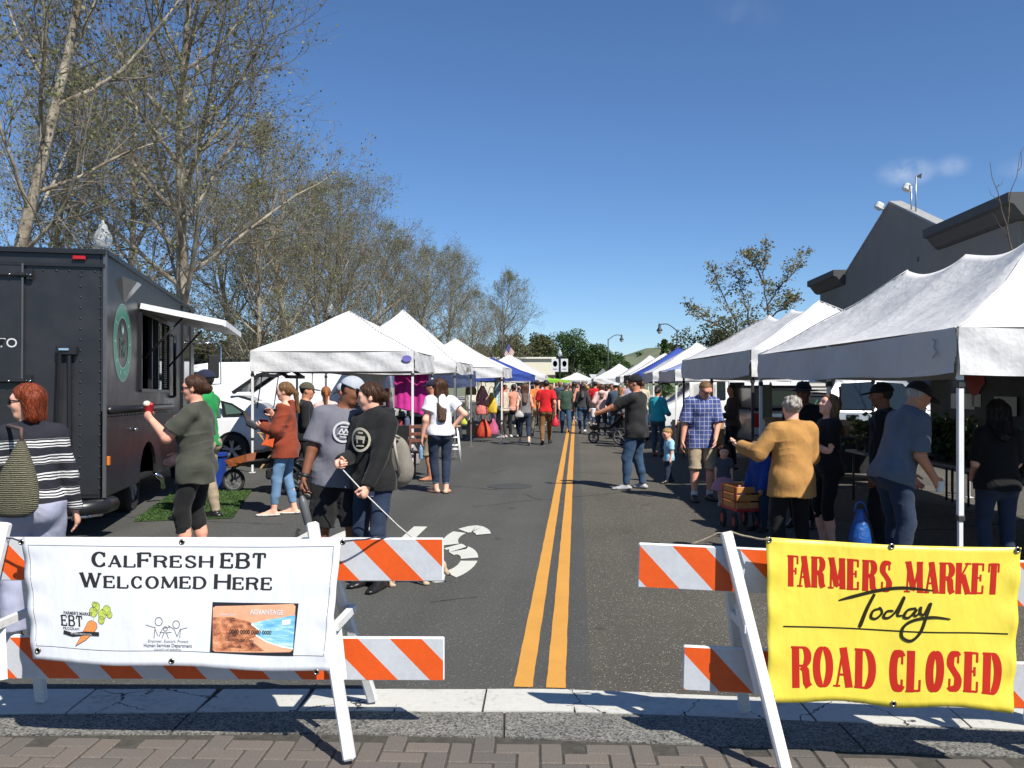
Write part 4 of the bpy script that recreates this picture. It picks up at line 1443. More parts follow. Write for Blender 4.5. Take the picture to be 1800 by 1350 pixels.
def grommets(B, pts, parent):
 for x, y in pts:
  mb = MB(); c = B.pm(x, y, .003)
  prof = [(.0065, 0), (.0065, -.003), (.011, -.004), (.0135, -.002), (.0135, 0)]
  mb.lathe(prof, n=14, axis='y')
  o = mb.build('grommet', GROM, parent, 'all', loc=c)
  mb = MB(); mb.lathe([(.0066, -.0012), (0, -.0012)], n=12, axis='y'); mb.build('hole', M('hole_black', (.01, .01, .01)), o)
# ---- white banner
def P4(px, py, z): return at(px, py, z)
wb = thing('banner', 'white vinyl banner welcoming food benefit cards, tied to the left barricade', 'banner', (0, 0, 0))
B = Banner(P4(40, 944, 3.92), P4(600, 946, 3.915), P4(54, 1163, 3.80), P4(578, 1183, 3.755), 1.3, .008)
B.sheet(V_WHITE, 'sheet', wb)
K = lambda px: (px - 318) * B.w / 541.0         # photo pixels to banner metres, about its centre
KY = lambda py: (1058 - py) * B.h / 228.0
def caps(txt, x, y, cap, target, **kw):
 rib, w = serif_text(txt, 0, 0, cap, .70, .215, .13, .03, .11, **kw)
 k = target / w
 f = lambda P: [(a * k + x, b + y) for a, b in P]
 return [(f(L), f(Rr)) for L, Rr in rib]
B.ribbons(caps('CalFresh', K(268), KY(996), .066, K(373) - K(165), small=.80), INK, 'lettering', wb)
B.ribbons(caps('EBT', K(425), KY(996), .066, K(466) - K(386), small=1.0), INK, 'lettering', wb)
B.ribbons(caps('Welcomed', K(252), KY(1034), .066, K(361) - K(142), small=.80), INK, 'lettering', wb)
B.ribbons(caps('Here', K(426), KY(1034), .066, K(478) - K(376), small=.80), INK, 'lettering', wb)
# border rule
x0, x1, y0, y1 = K(58), K(577), KY(1146), KY(958)
for pts in ([(x0, y0), (x1, y0)], [(x0, y1), (x1, y1)], [(x0, y0), (x0, y1)], [(x1, y0), (x1, y1)]):
 B.line(pts, .0022, INK, 'border_rule', wb)
# market logo with the carrot
for i in range(22):
 a = i * 2 * math.pi / 22
B.text("FARMER'S MARKET", K(138), KY(1085), .020, INK, 'lettering', wb, xs=.86, bold=.0004)
B.ribbons(caps('EBT', K(126), KY(1106), .047, K(147) - K(107)), INK, 'lettering', wb)
B.text('PROGRAM', K(124), KY(1113), .0175, INK, 'lettering', wb, xs=1.0)
CAR_O = M('print_carrot', (.72, .23, .06), .5, var=.12, vs=30); CAR_G = M('print_leaf', (.38, .46, .08), .5, var=.2, vs=40)
cp = [(131, 1141), (140, 1126), (150, 1107), (156, 1096), (163, 1093), (171, 1098), (172, 1105), (166, 1114), (150, 1129)]
B.poly([(K(a), KY(b)) for a, b in cp], CAR_O, 'carrot', wb, .0035)
B.line([(K(a), KY(b)) for a, b in cp + [cp[0]]], .002, INK, 'carrot_outline', wb, .0040)
for j, (bx, by, r) in enumerate(((166, 1078, 9), (172, 1068, 8), (182, 1082, 9), (190, 1074, 9), (180, 1092, 7), (195, 1082, 6), (168, 1064, 5))):
 pts = arc(bx, by, r * .8, r, 0, 360, 12)[:-1]
 B.poly([(K(a), KY(b)) for a, b in pts], CAR_G, 'leaf_print', wb, .0030 + .0002 * j)
 B.line([(K(a), KY(b)) for a, b in pts + [pts[0]]], .0012, INK, 'leaf_outline', wb, .0046)
B.line([(K(164), KY(1095)), (K(170), KY(1082)), (K(184), KY(1070))], .003, CAR_G, 'stalk', wb, .0049)
B.line([(K(110), KY(1117)), (K(126), KY(1121)), (K(150), KY(1117)), (K(175), KY(1117))], .017, INK, 'ribbon_print', wb, .0048)
B.text('EAT FRESH, HEALTHY LOCAL', K(143), KY(1120), .011, V_WHITE, 'lettering', wb, off=.0056, xs=.72)
# services logo: three figures holding hands
def ring(cx, cy, r, w=.004):
 B.line([(K(a), KY(b)) for a, b in arc(cx, cy, r * .85, r, 0, 360, 14)], w, INKG, 'logo_ring', wb)
ring(280, 1094, 7.5); ring(311, 1099, 7); ring(292, 1107, 4)
for pts in ([(257, 1100), (273, 1105), (279, 1120)], [(300, 1104), (287, 1106), (281, 1121)], [(297, 1101), (308, 1108), (313, 1120)], [(331, 1104), (318, 1108), (313, 1121)], [(274, 1103), (272, 1124)], [(319, 1106), (318, 1123)], [(282, 1113), (292, 1114), (303, 1113)], [(290, 1114), (286, 1124)], [(294, 1114), (298, 1124)]):
 B.line([(K(a), KY(b)) for a, b in pts], .0035, INKG, 'logo_stroke', wb)
B.text('Empower, Support, Protect', K(297), KY(1131), .0185, INKG, 'lettering', wb, shear=.25, xs=.95)
B.text('Human Services Department', K(297), KY(1139), .0215, INKG, 'lettering', wb, xs=.93, bold=.0003)
B.text('COUNTY OF SONOMA', K(297), KY(1145), .011, INKG, 'lettering', wb, xs=1.15)
# benefit card picture
q = lambda pts: [(K(a), KY(b)) for a, b in pts]
B.poly(q([(374, 1057), (525, 1057), (522, 1147), (372, 1146)]), M('print_black', (.012, .012, .014), .45, var=0), 'card_backing', wb, .0022)
def beach():
 m, nt, b = nodes_of('print_cliff')
 n = vnoise(nt, 22, 6, .7, stretch=(1, 1, 1.6))
 c = ramp(nt, n.outputs['Fac'], [(.34, (.06, .025, .018)), (.48, (.36, .12, .05)), (.62, (.62, .27, .13)), (.74, (.72, .40, .22))]).outputs[0]
 nt.links.new(c, b.inputs['Base Color']); b.inputs['Roughness'].default_value = .4
 return m
def sea():
 m, nt, b = nodes_of('print_sea')
 n = vnoise(nt, 26, 5, .65, stretch=(.5, 1, 2.2))
 c = ramp(nt, n.outputs['Fac'], [(.3, (.07, .30, .48)), (.5, (.22, .48, .62)), (.66, (.50, .68, .74)), (.8, (.8, .86, .86))]).outputs[0]
 nt.links.new(c, b.inputs['Base Color']); b.inputs['Roughness'].default_value = .4
 return m
B.poly(q([(375, 1067), (380, 1064), (516, 1058), (520, 1062), (521, 1136), (516, 1140), (381, 1144), (377, 1141)]), M('print_sand', (.66, .33, .19), .4, var=.18, vs=16), 'card', wb, .0026)
B.poly(q([(376, 1084), (410, 1083), (440, 1090), (452, 1098), (462, 1112), (440, 1120), (470, 1139), (381, 1143), (377, 1141)]), beach(), 'cliff_print', wb, .0030)
B.poly(q([(443, 1093), (470, 1086), (521, 1077), (521, 1133), (500, 1130), (470, 1122), (452, 1112), (462, 1105)]), sea(), 'sea_print', wb, .0033)
B.line(q([(444, 1094), (460, 1105), (453, 1113), (472, 1123), (500, 1131), (521, 1134)]), .005, M('print_foam', (.85, .88, .88), .4, var=0), 'foam_print', wb, .0037)
B.text('Golden State', K(401), KY(1080), .016, V_WHITE, 'lettering', wb, off=.0042, shear=.3, xs=.9)
B.text('ADVANTAGE', K(470), KY(1077), .030, V_WHITE, 'lettering', wb, off=.0046, xs=.88, bold=.0006)
B.text('0000 0000 0000 0000', K(443), KY(1111), .025, INK, 'lettering', wb, off=.005, xs=.92, bold=.0005)
B.text('CARDHOLDER JOHN', K(424), KY(1124), .0145, INK, 'lettering', wb, off=.005)
B.text('000000 0000', K(416), KY(1135), .012, INK, 'lettering', wb, off=.005)
B.poly(q([(498, 1086), (513, 1084), (513, 1093), (498, 1095)]), M('print_chip', (.62, .66, .66), .3, var=.1), 'chip_print', wb, .0050)
grommets(B, [(K(47), KY(953)), (K(318), KY(949)), (K(592), KY(951)), (K(60), KY(1155)), (K(305), KY(1164)), (K(566), KY(1174))], wb)
# ---- yellow banner
yb = thing('banner', 'yellow vinyl banner announcing the farmers market and road closure', 'banner', (0, 0, 0))
B2 = Banner(P4(1347, 944, 3.76), P4(1797, 963, 3.64), P4(1349, 1229, 3.68), P4(1779, 1249, 3.58), 4.1, .009, .010)
B2.sheet(V_YEL, 'sheet', yb)
def yx(px, py):
 # banner metres from photo pixels (the cloth leans a little)
 v = (py - 953) / 286.0
 l = 1347 + 2 * v; r_ = 1797 - 18 * v
 u = (px - l) / (r_ - l)
 top = 944 + 19 * u; bot = 1229 + 20 * u
 vv = (bot - py) / (bot - top)
 return ((u - .5) * B2.w, (vv - .5) * B2.h)
def fit(B_, txt, pl, pr, py, cap_px, thick, thin, ser, gap, space=.45):
 a = yx(pl, py); b = yx(pr, py + (pr - pl) * .042); t = yx(pl, py - cap_px)
 cap = t[1] - a[1]; target = b[0] - a[0]
 # choose the glyph width that makes the line as long as in the photo
 lo_, hi_ = .05, 1.5
 for _ in range(24):
  mid = (lo_ + hi_) / 2
  if serif_text(txt, 0, 0, cap, mid, thick, thin, ser, gap, space)[1] < target: lo_ = mid
  else: hi_ = mid
 rib, w = serif_text(txt, (a[0] + b[0]) / 2, a[1], cap, lo_, thick, thin, ser, gap, space)
 sk = (b[1] - a[1]) / target
 f = lambda P: [(x, y + (x - a[0]) * sk) for x, y in P]
 return [(f(L), f(Rr)) for L, Rr in rib]
B2.ribbons(fit(B2, 'FARMERS', 1386, 1571, 1031, 56, .185, .06, .028, .04), INKR, 'lettering', yb)
B2.ribbons(fit(B2, 'MARKET', 1591, 1760, 1039, 56, .185, .06, .028, .04), INKR, 'lettering', yb)
B2.ribbons(fit(B2, 'ROAD', 1392, 1542, 1206, 71, .19, .055, .028, .045), INKR, 'lettering', yb)
B2.ribbons(fit(B2, 'CLOSED', 1564, 1757, 1212, 72, .19, .055, .028, .04), INKR, 'lettering', yb)
INKB = M('ink_brown_black', (.022, .018, .009), .8, var=0, spec=.12)
def brush(pts, ws, off):
 # Catmull-Rom through photo points, varying width
 P = [yx(*p) for p in pts]
 out = []; wd = []
 for i in range(len(P) - 1):
  p0, p1, p2, p3 = P[max(i - 1, 0)], P[i], P[i + 1], P[min(i + 2, len(P) - 1)]
  for q_ in range(8):
   t = q_ / 8
   f = lambda k: .5 * (2 * p1[k] + (p2[k] - p0[k]) * t + (2 * p0[k] - 5 * p1[k] + 4 * p2[k] - p3[k]) * t * t + (3 * p1[k] - p0[k] - 3 * p2[k] + p3[k]) * t ** 3)
   out.append((f(0), f(1))); wd.append((ws[i] + (ws[i + 1] - ws[i]) * t) * B2.w / 450)
 out.append(P[-1]); wd.append(ws[-1] * B2.w / 450)
 B2.line(out, wd, INKB, 'script_lettering', yb, off)
brush([(1477, 1055), (1500, 1048), (1545, 1036), (1590, 1031), (1642, 1036)], [2, 6, 6, 6, 2], .0036)     # bar of the T
brush([(1540, 1042), (1527, 1068), (1516, 1096), (1513, 1102)], [5, 6, 7, 5], .0040)                   # stem
brush([(1551, 1068), (1538, 1072), (1534, 1084), (1543, 1086), (1553, 1076), (1550, 1067), (1546, 1069)], [4, 4, 5, 4, 4, 4, 3], .0044)
brush([(1573, 1072), (1562, 1073), (1556, 1083), (1565, 1084), (1578, 1072), (1592, 1047), (1583, 1070), (1580, 1080), (1588, 1080)], [4, 4, 5, 4, 4, 5, 5, 4, 3], .0048)
brush([(1612, 1067), (1598, 1070), (1591, 1082), (1600, 1083), (1613, 1069), (1608, 1078), (1612, 1080), (1620, 1072)], [4, 4, 5, 4, 4, 4, 4, 3], .0052)
brush([(1620, 1064), (1619, 1076), (1626, 1077), (1637, 1058), (1628, 1085), (1618, 1110), (1602, 1124), (1587, 1117), (1590, 1100), (1608, 1088), (1640, 1083), (1671, 1087)], [5, 5, 4, 5, 5, 5, 5, 5, 5, 5, 5, 2], .0056)
B2.line([yx(1377, 1101), yx(1500, 1104.5), yx(1640, 1110), yx(1772, 1115)], .0060, INKB, 'rule', yb, .0030)
grommets(B2, [yx(1352, 949), yx(1569, 956), yx(1790, 967), yx(1354, 1219), yx(1572, 1233)], yb)
# ---- ties and ropes
ROPE = M('rope_tan', (.30, .25, .18), .9, var=.3, vs=60, bmp=.5, bs=200); BUNGEE = M('bungee_navy', (.03, .035, .07), .8, var=.5, vs=160)
def cord(name, label, pts, r, mat, sag=0.0):
 P = []
 for a, b in zip(pts[:-1], pts[1:]):
  a, b = Vector(a), Vector(b)
  for i in range(8):
   t = i / 8; p = a.lerp(b, t); p.z -= sag * math.sin(math.pi * t); P.append(p)
 P.append(Vector(pts[-1]))
 mb = MB(); mb.tube(P, r, 6)
 return tag(mb.build(name, mat, None, 'all'), label, 'cord')
cord('elastic_cord', 'dark elastic cord tying the white banner to the orange stripe on its right', [P4(592, 950, 3.92), P4(625, 949, 3.93), P4(660, 944, 3.98), P4(690, 944, 4.045)], .004, BUNGEE, .004)
cord('elastic_cord', 'dark elastic cord at the left top corner of the white banner', [P4(47, 953, 3.93), P4(22, 946, 3.94), P4(0, 943, 3.96)], .004, BUNGEE, .003)
cord('rope', 'tan rope running over the right barricade leg to the yellow banner', [P4(1215, 956, 3.90), P4(1262, 937, 3.87), P4(1285, 934, 3.84), P4(1320, 944, 3.80), P4(1352, 948, 3.745)], .0045, ROPE, .004)
# ------------------------------------------------------------------ market canopies
def canvas(name, col, trans=.03):
 if name in _MATS: return _MATS[name]
 m, nt, b = nodes_of(name)
 n = vnoise(nt, 1.4, 6, .65)
 n3 = vnoise(nt, 6, 5, .7)
 c = ramp(nt, n.outputs['Fac'], [(.3, tuple(x * .88 for x in col)), (.65, col)]).outputs[0]
 c = mixc(nt, 1.0, c, ramp(nt, n3.outputs['Fac'], [(.28, (.94, .935, .92)), (.45, (1, 1, 1))]).outputs[0], 'MULTIPLY')
 nt.links.new(c, b.inputs['Base Color']); b.inputs['Roughness'].default_value = .75
 b.inputs['Specular IOR Level'].default_value = .25
 n2 = vnoise(nt, 2.6, 4, .55); n4 = vnoise(nt, 9, 3, .5, stretch=(1, 1, .35))
 bump(nt, b, math_node(nt, 'ADD', n2.outputs['Fac'], math_node(nt, 'MULTIPLY', n4.outputs['Fac'], .25)), .30, .12)
 if trans:
  tr = nt.nodes.new('ShaderNodeBsdfTranslucent'); nt.links.new(c, tr.inputs['Color'])
  mx = nt.nodes.new('ShaderNodeMixShader'); mx.inputs[0].default_value = trans
  nt.links.new(b.outputs[0], mx.inputs[1]); nt.links.new(tr.outputs[0], mx.inputs[2])
  nt.links.new(mx.outputs[0], nt.nodes['Material Output'].inputs['Surface'])
 _MATS[name] = m
 return m
CV_W = canvas('canvas_white', (.63, .625, .615), .02); CV_B = canvas('canvas_blue', (.045, .085, .36), .18)
CV_LB = canvas('canvas_pale_blue', (.34, .42, .70), .2); CV_G = canvas('canvas_lime', (.30, .62, .05), .2); CV_K = canvas('canvas_charcoal', (.05, .052, .056), 0)
LEGW = M('leg_white_steel', (.70, .70, .68), .4, .0, var=.06); LEGG = M('leg_grey_steel', (.30, .30, .30), .4, .6); LEGK = M('leg_black_steel', (.03, .03, .03), .5)
TRUSS = M('truss_grey', (.22, .22, .22), .5, .5)
def tent(label, c, size, rot, eave, peak, val=.33, mat=CV_W, leg=LEGW, legs=None, seed=1, detail=1, skip_legs=(), group='market canopies along the street', val_mat=None, back=None):
 """c: street position of the centre; size (across, along); eave = height of the roof edge."""
 W, L = size
 p = road(*c)
 t = thing('market_tent', label, 'tent', p, ROAD_ANG + R(rot), group)
 rnd = random.Random(seed)
 ph = [rnd.uniform(0, 6.28) for _ in range(6)]
 hw, hl = W / 2, L / 2
 def roof_z(x, y):
  u = abs(x) / hw
  v = max(0, (abs(y) - (hl - hw)) / hw) if L > W * 1.2 else abs(y) / hl
  d = max(u, v)
  z = eave + (peak - eave) * (1 - d) ** 1.12
  # cloth sags between the hip poles and between peaks
  s = min(u, v) / max(d, 1e-3)
  z -= .07 * W / 3 * math.sin(math.pi * min(1, d)) * (1 - s) ** 1.2
  if L > W * 1.2 and abs(y) < hl - hw:
   k = 1 - (abs(abs(y) - (hl - hw) / 2) * 0 + abs(y) / (hl - hw))
   z -= .12 * math.sin(math.pi * (abs(y) / (hl - hw))) * (1 - d)
  edge = max(0.0, 1 - d)
  yy = abs(y) - (hl - hw) if L > W * 1.2 else abs(y)
  th = math.atan2(yy if yy > 0 else 0, abs(x) + 1e-3)
  z += .014 * math.sin(x * 5 + ph[0] + y * 2) * math.sin(y * 4 + ph[1]) * (1 if d < .97 else 0)
  z += .012 * math.sin(th * 17 + ph[2]) * math.sin(math.pi * min(1, d * 1.2)) + .010 * math.sin(y * 7.3 + ph[3]) * math.sin(math.pi * min(1, d)) * edge * 2
  return z
 nu, nv = (44, 44 if L < W * 1.2 else 84) if detail else (12, 12)
 mb = MB()
 mb.grid(lambda a, b: Vector(((a - .5) * W, (b - .5) * L, roof_z((a - .5) * W, (b - .5) * L))), nu, nv)
 rf = mb.build('roof', mat, t, 'all')
 if detail:
  # hip seams and the top cap
  for sx in (-1, 1):
   for sy in (-1, 1):
    mb = MB()
    pts = []
    for i in range(13):
     k = i / 12
     x = sx * hw * k; y = sy * ((hl - hw) + hw * k) if L > W * 1.2 else sy * hl * k
     pts.append((x, y, roof_z(x, y) + .004))
    mb.tube(pts, .008, 5)
    mb.build('seam', mat, rf, 'all')
 # valances, one per side, with slack folds
 vm = val_mat or mat
 for name, ax, sgn in (('x', 0, 1), ('x', 0, -1), ('y', 1, 1), ('y', 1, -1)):
  Ls = L if ax == 0 else W
  off = (hw if ax == 0 else hl) * sgn
  q = rnd.uniform(0, 6)
  def f(a, b, ax=ax, off=off, sgn=sgn, Ls=Ls, q=q):
   s_ = (a - .5) * Ls
   out = sgn * (.012 + .018 * (1 - b) * math.sin(s_ * 4.3 + q) + .010 * math.sin(s_ * 9 + b * 7 + q) + .006 * math.sin(b * 19 + s_ * 1.3 + q) * math.sin(s_ * 3.1 + q))
   top = eave + .002
   if ax == 0: top = roof_z(off * .999, s_) + .002
   z = top - val * (1 - b) + .012 * math.sin(s_ * 2.2 + q) * (1 - b)
   z -= .03 * math.sin(math.pi * a) * (1 if val > .2 else .4)
   return Vector((off + out, s_, z)) if ax == 0 else Vector((s_, off + out, z))
  mb = MB(); mb.grid(f, 36 if detail else 8, 6 if detail else 1)
  mb.build('valance', vm, t, 'all')
 # legs: outer tube, inner tube, clamp and foot
 pts = [(-hw + .03, -hl + .03), (hw - .03, -hl + .03), (-hw + .03, hl - .03), (hw - .03, hl - .03)]
 if L > W * 1.2: pts += [(-hw + .03, 0), (hw - .03, 0)]
 for i, (x, y) in enumerate(pts):
  if i in skip_legs: continue
  mb = MB(); mb.box((x, y, (.62 + eave) / 2), (.042, .042, eave - .62), bev=.004)
  lg = mb.build('leg', leg, t)
  mb = MB(); mb.box((x, y, .33), (.033, .033, .62), bev=.003); mb.box((x, y, .005), (.10, .10, .01))
  mb.build('lower_leg', leg, lg)
  mb = MB(); mb.box((x, y, .63), (.055, .055, .045), bev=.006)
  mb.build('clamp', LEGK, lg)
  mb = MB(); mb.box((x, y, eave - val - .08), (.06, .06, .06), bev=.008)
  mb.build('clamp', LEGK, lg)
 if detail:
  mb = MB()
  z0, z1 = eave - .28, eave - .02
  def sc(a, b):
   a, b = Vector(a), Vector(b)
   n = max(2, int((b - a).length / 1.5)) * 2
   for i in range(n // 2):
    p0 = a.lerp(b, 2 * i / n); p1 = a.lerp(b, (2 * i + 2) / n)
    u = Vector((0, 0, z1 - z0))
    mb.bar(p0, p1 + u, .022, .012); mb.bar(p0 + u, p1 + Vector((0, 0, 0)), .022, .012)
  e = .05
  for s_ in (-1, 1):
   sc((s_ * (hw - e), -hl, z0), (s_ * (hw - e), hl, z0)); sc((-hw, s_ * (hl - e), z0), (hw, s_ * (hl - e), z0))
  mb.build('truss', TRUSS, t)
 return t
# left row (street coordinates: x across, y along)
L1c = Vector(((-4.87 - 1.81) / 2 + .05, 15.8 + 1.5))
inv_road = lambda v: (v[0] * math.cos(-ROAD_ANG) - v[1] * math.sin(-ROAD_ANG), v[0] * math.sin(-ROAD_ANG) + v[1] * math.cos(-ROAD_ANG))
t_l1 = tent('white pop-up canopy over the open hatchback, nearest in the left row', inv_road(L1c), (3.05, 3.0), 2.6, 2.26, 3.13, .36, seed=3, skip_legs=())
t_l2 = tent('tall white canopy with black lettering on its valance, second in the left row', (-4.25, 20.75), (3.05, 3.05), 0, 2.16, 3.46, .26, seed=5, leg=LEGG)
t_l3 = tent('white canopy above the rack of bright bags, third in the left row', (-3.55, 25.0), (3.05, 3.05), 0, 2.12, 2.98, .28, seed=7)
tent('blue canopy in the left row', (-3.1, 31.0), (3.05, 3.05), 0, 1.98, 2.62, .24, mat=CV_B, seed=8)
tent('white peaked canopy behind the blue one in the left row', (-2.75, 35.2), (3.05, 3.05), 0, 2.0, 2.86, .26, seed=9)
tent('bright lime green canopy far along the left side', (-1.9, 50.0), (3.05, 3.05), 0, 1.86, 2.08, .12, mat=CV_G, seed=10, detail=0)
tent('small white tent with dark lettering closing the far end of the street', (0.05, 72.0), (3.2, 3.2), 0, 1.98, 2.62, .36, seed=11, detail=0)
# pale blue awning hung under the third left canopy
mb = MB()
mb.grid(lambda a, b: Vector((-1.5 + 3.0 * a, -.2 + .25 * b, 1.98 - .42 * b + .02 * math.sin(a * 14))), 20, 4)
o = mb.build('awning', CV_LB, None, 'all', loc=road(-4.2, 23.0), rotz=ROAD_ANG)
tag(o, 'pale blue cloth awning slung under the left canopies behind the bags', 'awning')
# right row
t_r1 = tent('large double white canopy at the right edge, nearest of the right row', (4.30, 9.80), (3.05, 6.1), 2.0, 2.08, 3.10, .35, seed=21, leg=LEGW)
t_r2 = tent('long white double canopy, second in the right row, with dark legs', (4.02, 16.28), (3.05, 6.1), 2.7, 2.17, 3.05, .40, seed=22, leg=LEGK)
tent('low pale blue and white canopy, third in the right row', (3.85, 22.3), (3.05, 3.05), 1.5, 2.0, 2.66, .27, mat=CV_LB, seed=23, val_mat=CV_W)
tent('white peaked canopy, fourth in the right row', (3.72, 26.7), (3.05, 3.05), 1, 2.0, 2.92, .28, seed=24)
tent('royal blue canopy in the right row', (3.62, 30.6), (3.05, 3.05), 1, 2.0, 2.95, .28, mat=CV_B, seed=25)
tent('white canopy just beyond the blue one in the right row', (3.55, 34.6), (3.05, 3.05), 1, 2.0, 2.9, .28, seed=26, val_mat=CV_K)
tent('white canopy with grey valance towards the far right', (3.5, 41), (3.05, 3.05), 1, 2.0, 3.0, .28, seed=27)
tent('farthest white peaked canopy of the right row', (2.45, 49), (3.05, 3.05), 1, 1.95, 2.8, .28, seed=28)
# small printed marks on two canopies
mb = MB(); V, F = font_mesh("Dolinar's Oil", .21, .006); mb._add([(0, a * .78, b) for a, b in V], F)
o = mb.build('lettering', INK, t_l2); o.location = (1.60, .15, 1.96); o.rotation_euler = (0, 0, 0)
mb = MB(); mb.lathe([(.075, 0), (.06, .002), (0, .002)], n=14, axis='y'); mb.v = [(x * 1.2, y, z * .8) for x, y, z in mb.v]
o = mb.build('logo', M('print_violet', (.16, .14, .42), .6), t_l1); o.location = (1.40, -1.545, 2.12)
mb = MB(); V, F = font_mesh('TEXAS BBQ', .26, .008); mb._add([(a, -1.66, b) for a, b in V], F)
o = mb.build('lettering', INK, [q for q in COL.objects if q.get('label', '').startswith('small white tent with dark')][0]); o.location = (.2, 0, 1.70)
mb = MB()
for k in range(3):
 pass
mb.tube([(0, .05, .07), (0, .0, .05), (0, .02, .0), (0, -.03, -.04), (0, .04, -.08)], .008, 5)
o = mb.build('logo', M('print_grey_mark', (.36, .36, .38), .7), t_r1); o.location = (-1.56, -2.75, 1.94)
# sidewall, tables and plants inside the nearest right tent
SW = M('tarp_grey', (.10, .105, .105), .8, var=.15, vs=1.2, bmp=.3, bs=4, bd=.08)
mb = MB()
mb.grid(lambda a, b: Vector((.02 * math.sin(a * 22), -3.3 + 7.3 * a, .35 + 1.45 * b)), 40, 4)
sidewall = mb.build('tent_sidewall', SW, None, 'all', loc=road(5.70, 9.9), rotz=ROAD_ANG + R(2))
tag(sidewall, 'dark grey tarpaulin wall hung along the back of the nearest right tent', 'tarpaulin')
PAPER = M('paper_white', (.62, .62, .60), .8, var=.05)
for k, (yy, z, w, h) in enumerate(((-.2, 1.40, .5, .24), (.9, 1.42, .26, .2), (1.75, 1.36, .55, .25), (2.5, 1.42, .25, .18), (2.1, 1.0, .22, .16), (2.0, .78, .2, .16), (2.9, 1.4, .7, .22))):
 mb = MB(); mb.box((-.03, yy, z), (.004, w, h)); mb.build('poster', PAPER, sidewall)
mb = MB()
for i in range(14): pass
mb._add([(-.035, 2.55 + .30 * math.cos(a_) * (1 if math.sin(a_) > 0 else .72), 1.66 + .17 * math.sin(a_)) for a_ in [i * 2 * math.pi / 18 for i in range(18)]], [tuple(range(18))])
mb.build('red_print', M('print_tomato', (.42, .05, .03), .6), sidewall)
# ------------------------------------------------------------------ vehicles
TYRE = M('tyre_rubber', (.022, .022, .022), .85, var=.2, vs=20)
RIM = M('alloy_rim', (.42, .42, .42), .4, .25); CHROME = M('chrome', (.7, .7, .7), .12, 1.0)
CARW = M('car_paint_white', (.74, .75, .76), .28, var=.03, coat=.6); CARS = M('car_paint_silver', (.42, .43, .44), .3, .55, var=.03, coat=.5)
GLASSD = glass_mat('car_glass_dark', (.012, .016, .016), .05); GLASSG = glass_mat('car_glass_green', (.09, .16, .135), .06)
BLK = M('black_plastic', (.018, .018, .019), .5, var=.15); RED = glass_mat('tail_lamp_red', (.35, .01, .012), .12); AMB = glass_mat('amber_lamp', (.6, .17, .02), .2)
def wheel(parent, x, y, z, r, w, side, spokes=5):
 """Wheel with its axle along local y; side = +1 / -1 is the outer face."""
 mb = MB()
 mb.lathe([(r * .62, -w / 2), (r * .9, -w / 2), (r * .985, -w * .36), (r, 0), (r * .985, w * .36), (r * .9, w / 2), (r * .62, w / 2)], n=28, axis='y', cap=False)
 t = mb.build('wheel', TYRE, parent, True, loc=(x, y, z))
 mb = MB()
 mb.lathe([(r * .64, -w * .45), (r * .66, w * .45)], n=28, axis='y', cap=False)
 for k in range(spokes):
  a = 2 * math.pi * k / spokes + .3
  for d in (-.16, .16):
   a2 = a + d
   mb.bar((r * .12 * math.cos(a), side * w * .36, r * .12 * math.sin(a)), (r * .63 * math.cos(a2), side * w * .42, r * .63 * math.sin(a2)), r * .12, w * .1, up=(0, side, 0))
 mb.lathe([(r * .17, side * w * .30), (r * .15, side * w * .46), (0, side * w * .47)], n=14, axis='y')
 mb.build('rim', RIM, t, True)
 mb = MB(); mb.lathe([(r * .62, side * w * .1), (0, side * w * .1)], n=20, axis='y'); mb.build('hub_shadow', BLK, t)
 return t
def loft_body(stations, n_corner=3):
 """stations: (x, z_bottom, z_belt, z_roof, half_width, half_roof). Returns MB of a closed shell."""
 rings = []
 for x, zb, zm, zr, w, wr in stations:
  r_ = [(0, zb), (w * .86, zb), (w * .985, zb + .07), (w, zb + (zm - zb) * .45), (w * .985, zm - .03), (w * .955, zm)]
  r_ += [(w * .955 + (wr - w * .955) * .55, zm + (zr - zm) * .60), (wr, zr - (zr - zm) * .12 - .012), (wr * .86, zr - .004), (0, zr)]
  rings.append([(x, y, z) for y, z in r_] + [(x, -y, z) for y, z in reversed(r_[1:-1])])
 mb = MB(); n = len(rings[0])
 vs = [p for r_ in rings for p in r_]
 fs = []
 for i in range(len(rings) - 1):
  for k in range(n):
   a = i * n + k; b = i * n + (k + 1) % n
   fs.append((a, b, b + n, a + n))
 fs.append(tuple(range(n - 1, -1, -1))); fs.append(tuple(range((len(rings) - 1) * n, len(rings) * n)))
 mb._add(vs, fs)
 return mb
def side_panel(parent, pts, y, mat, name, th=.012):
 """Flat panel on the side of a vehicle from x,z points at lateral position y (list or number)."""
 mb = MB()
 ys = y if isinstance(y, list) else [y] * len(pts)
 s = 1 if ys[0] > 0 else -1
 vs = [(p[0], yy, p[1]) for p, yy in zip(pts, ys)] + [(p[0], yy - s * th, p[1]) for p, yy in zip(pts, ys)]
 n = len(pts)
 fs = [tuple(range(n)), tuple(range(2 * n - 1, n - 1, -1))] + [(i, (i + 1) % n, (i + 1) % n + n, i + n) for i in range(n)]
 mb._add(vs, fs)
 return mb.build(name, mat, parent)
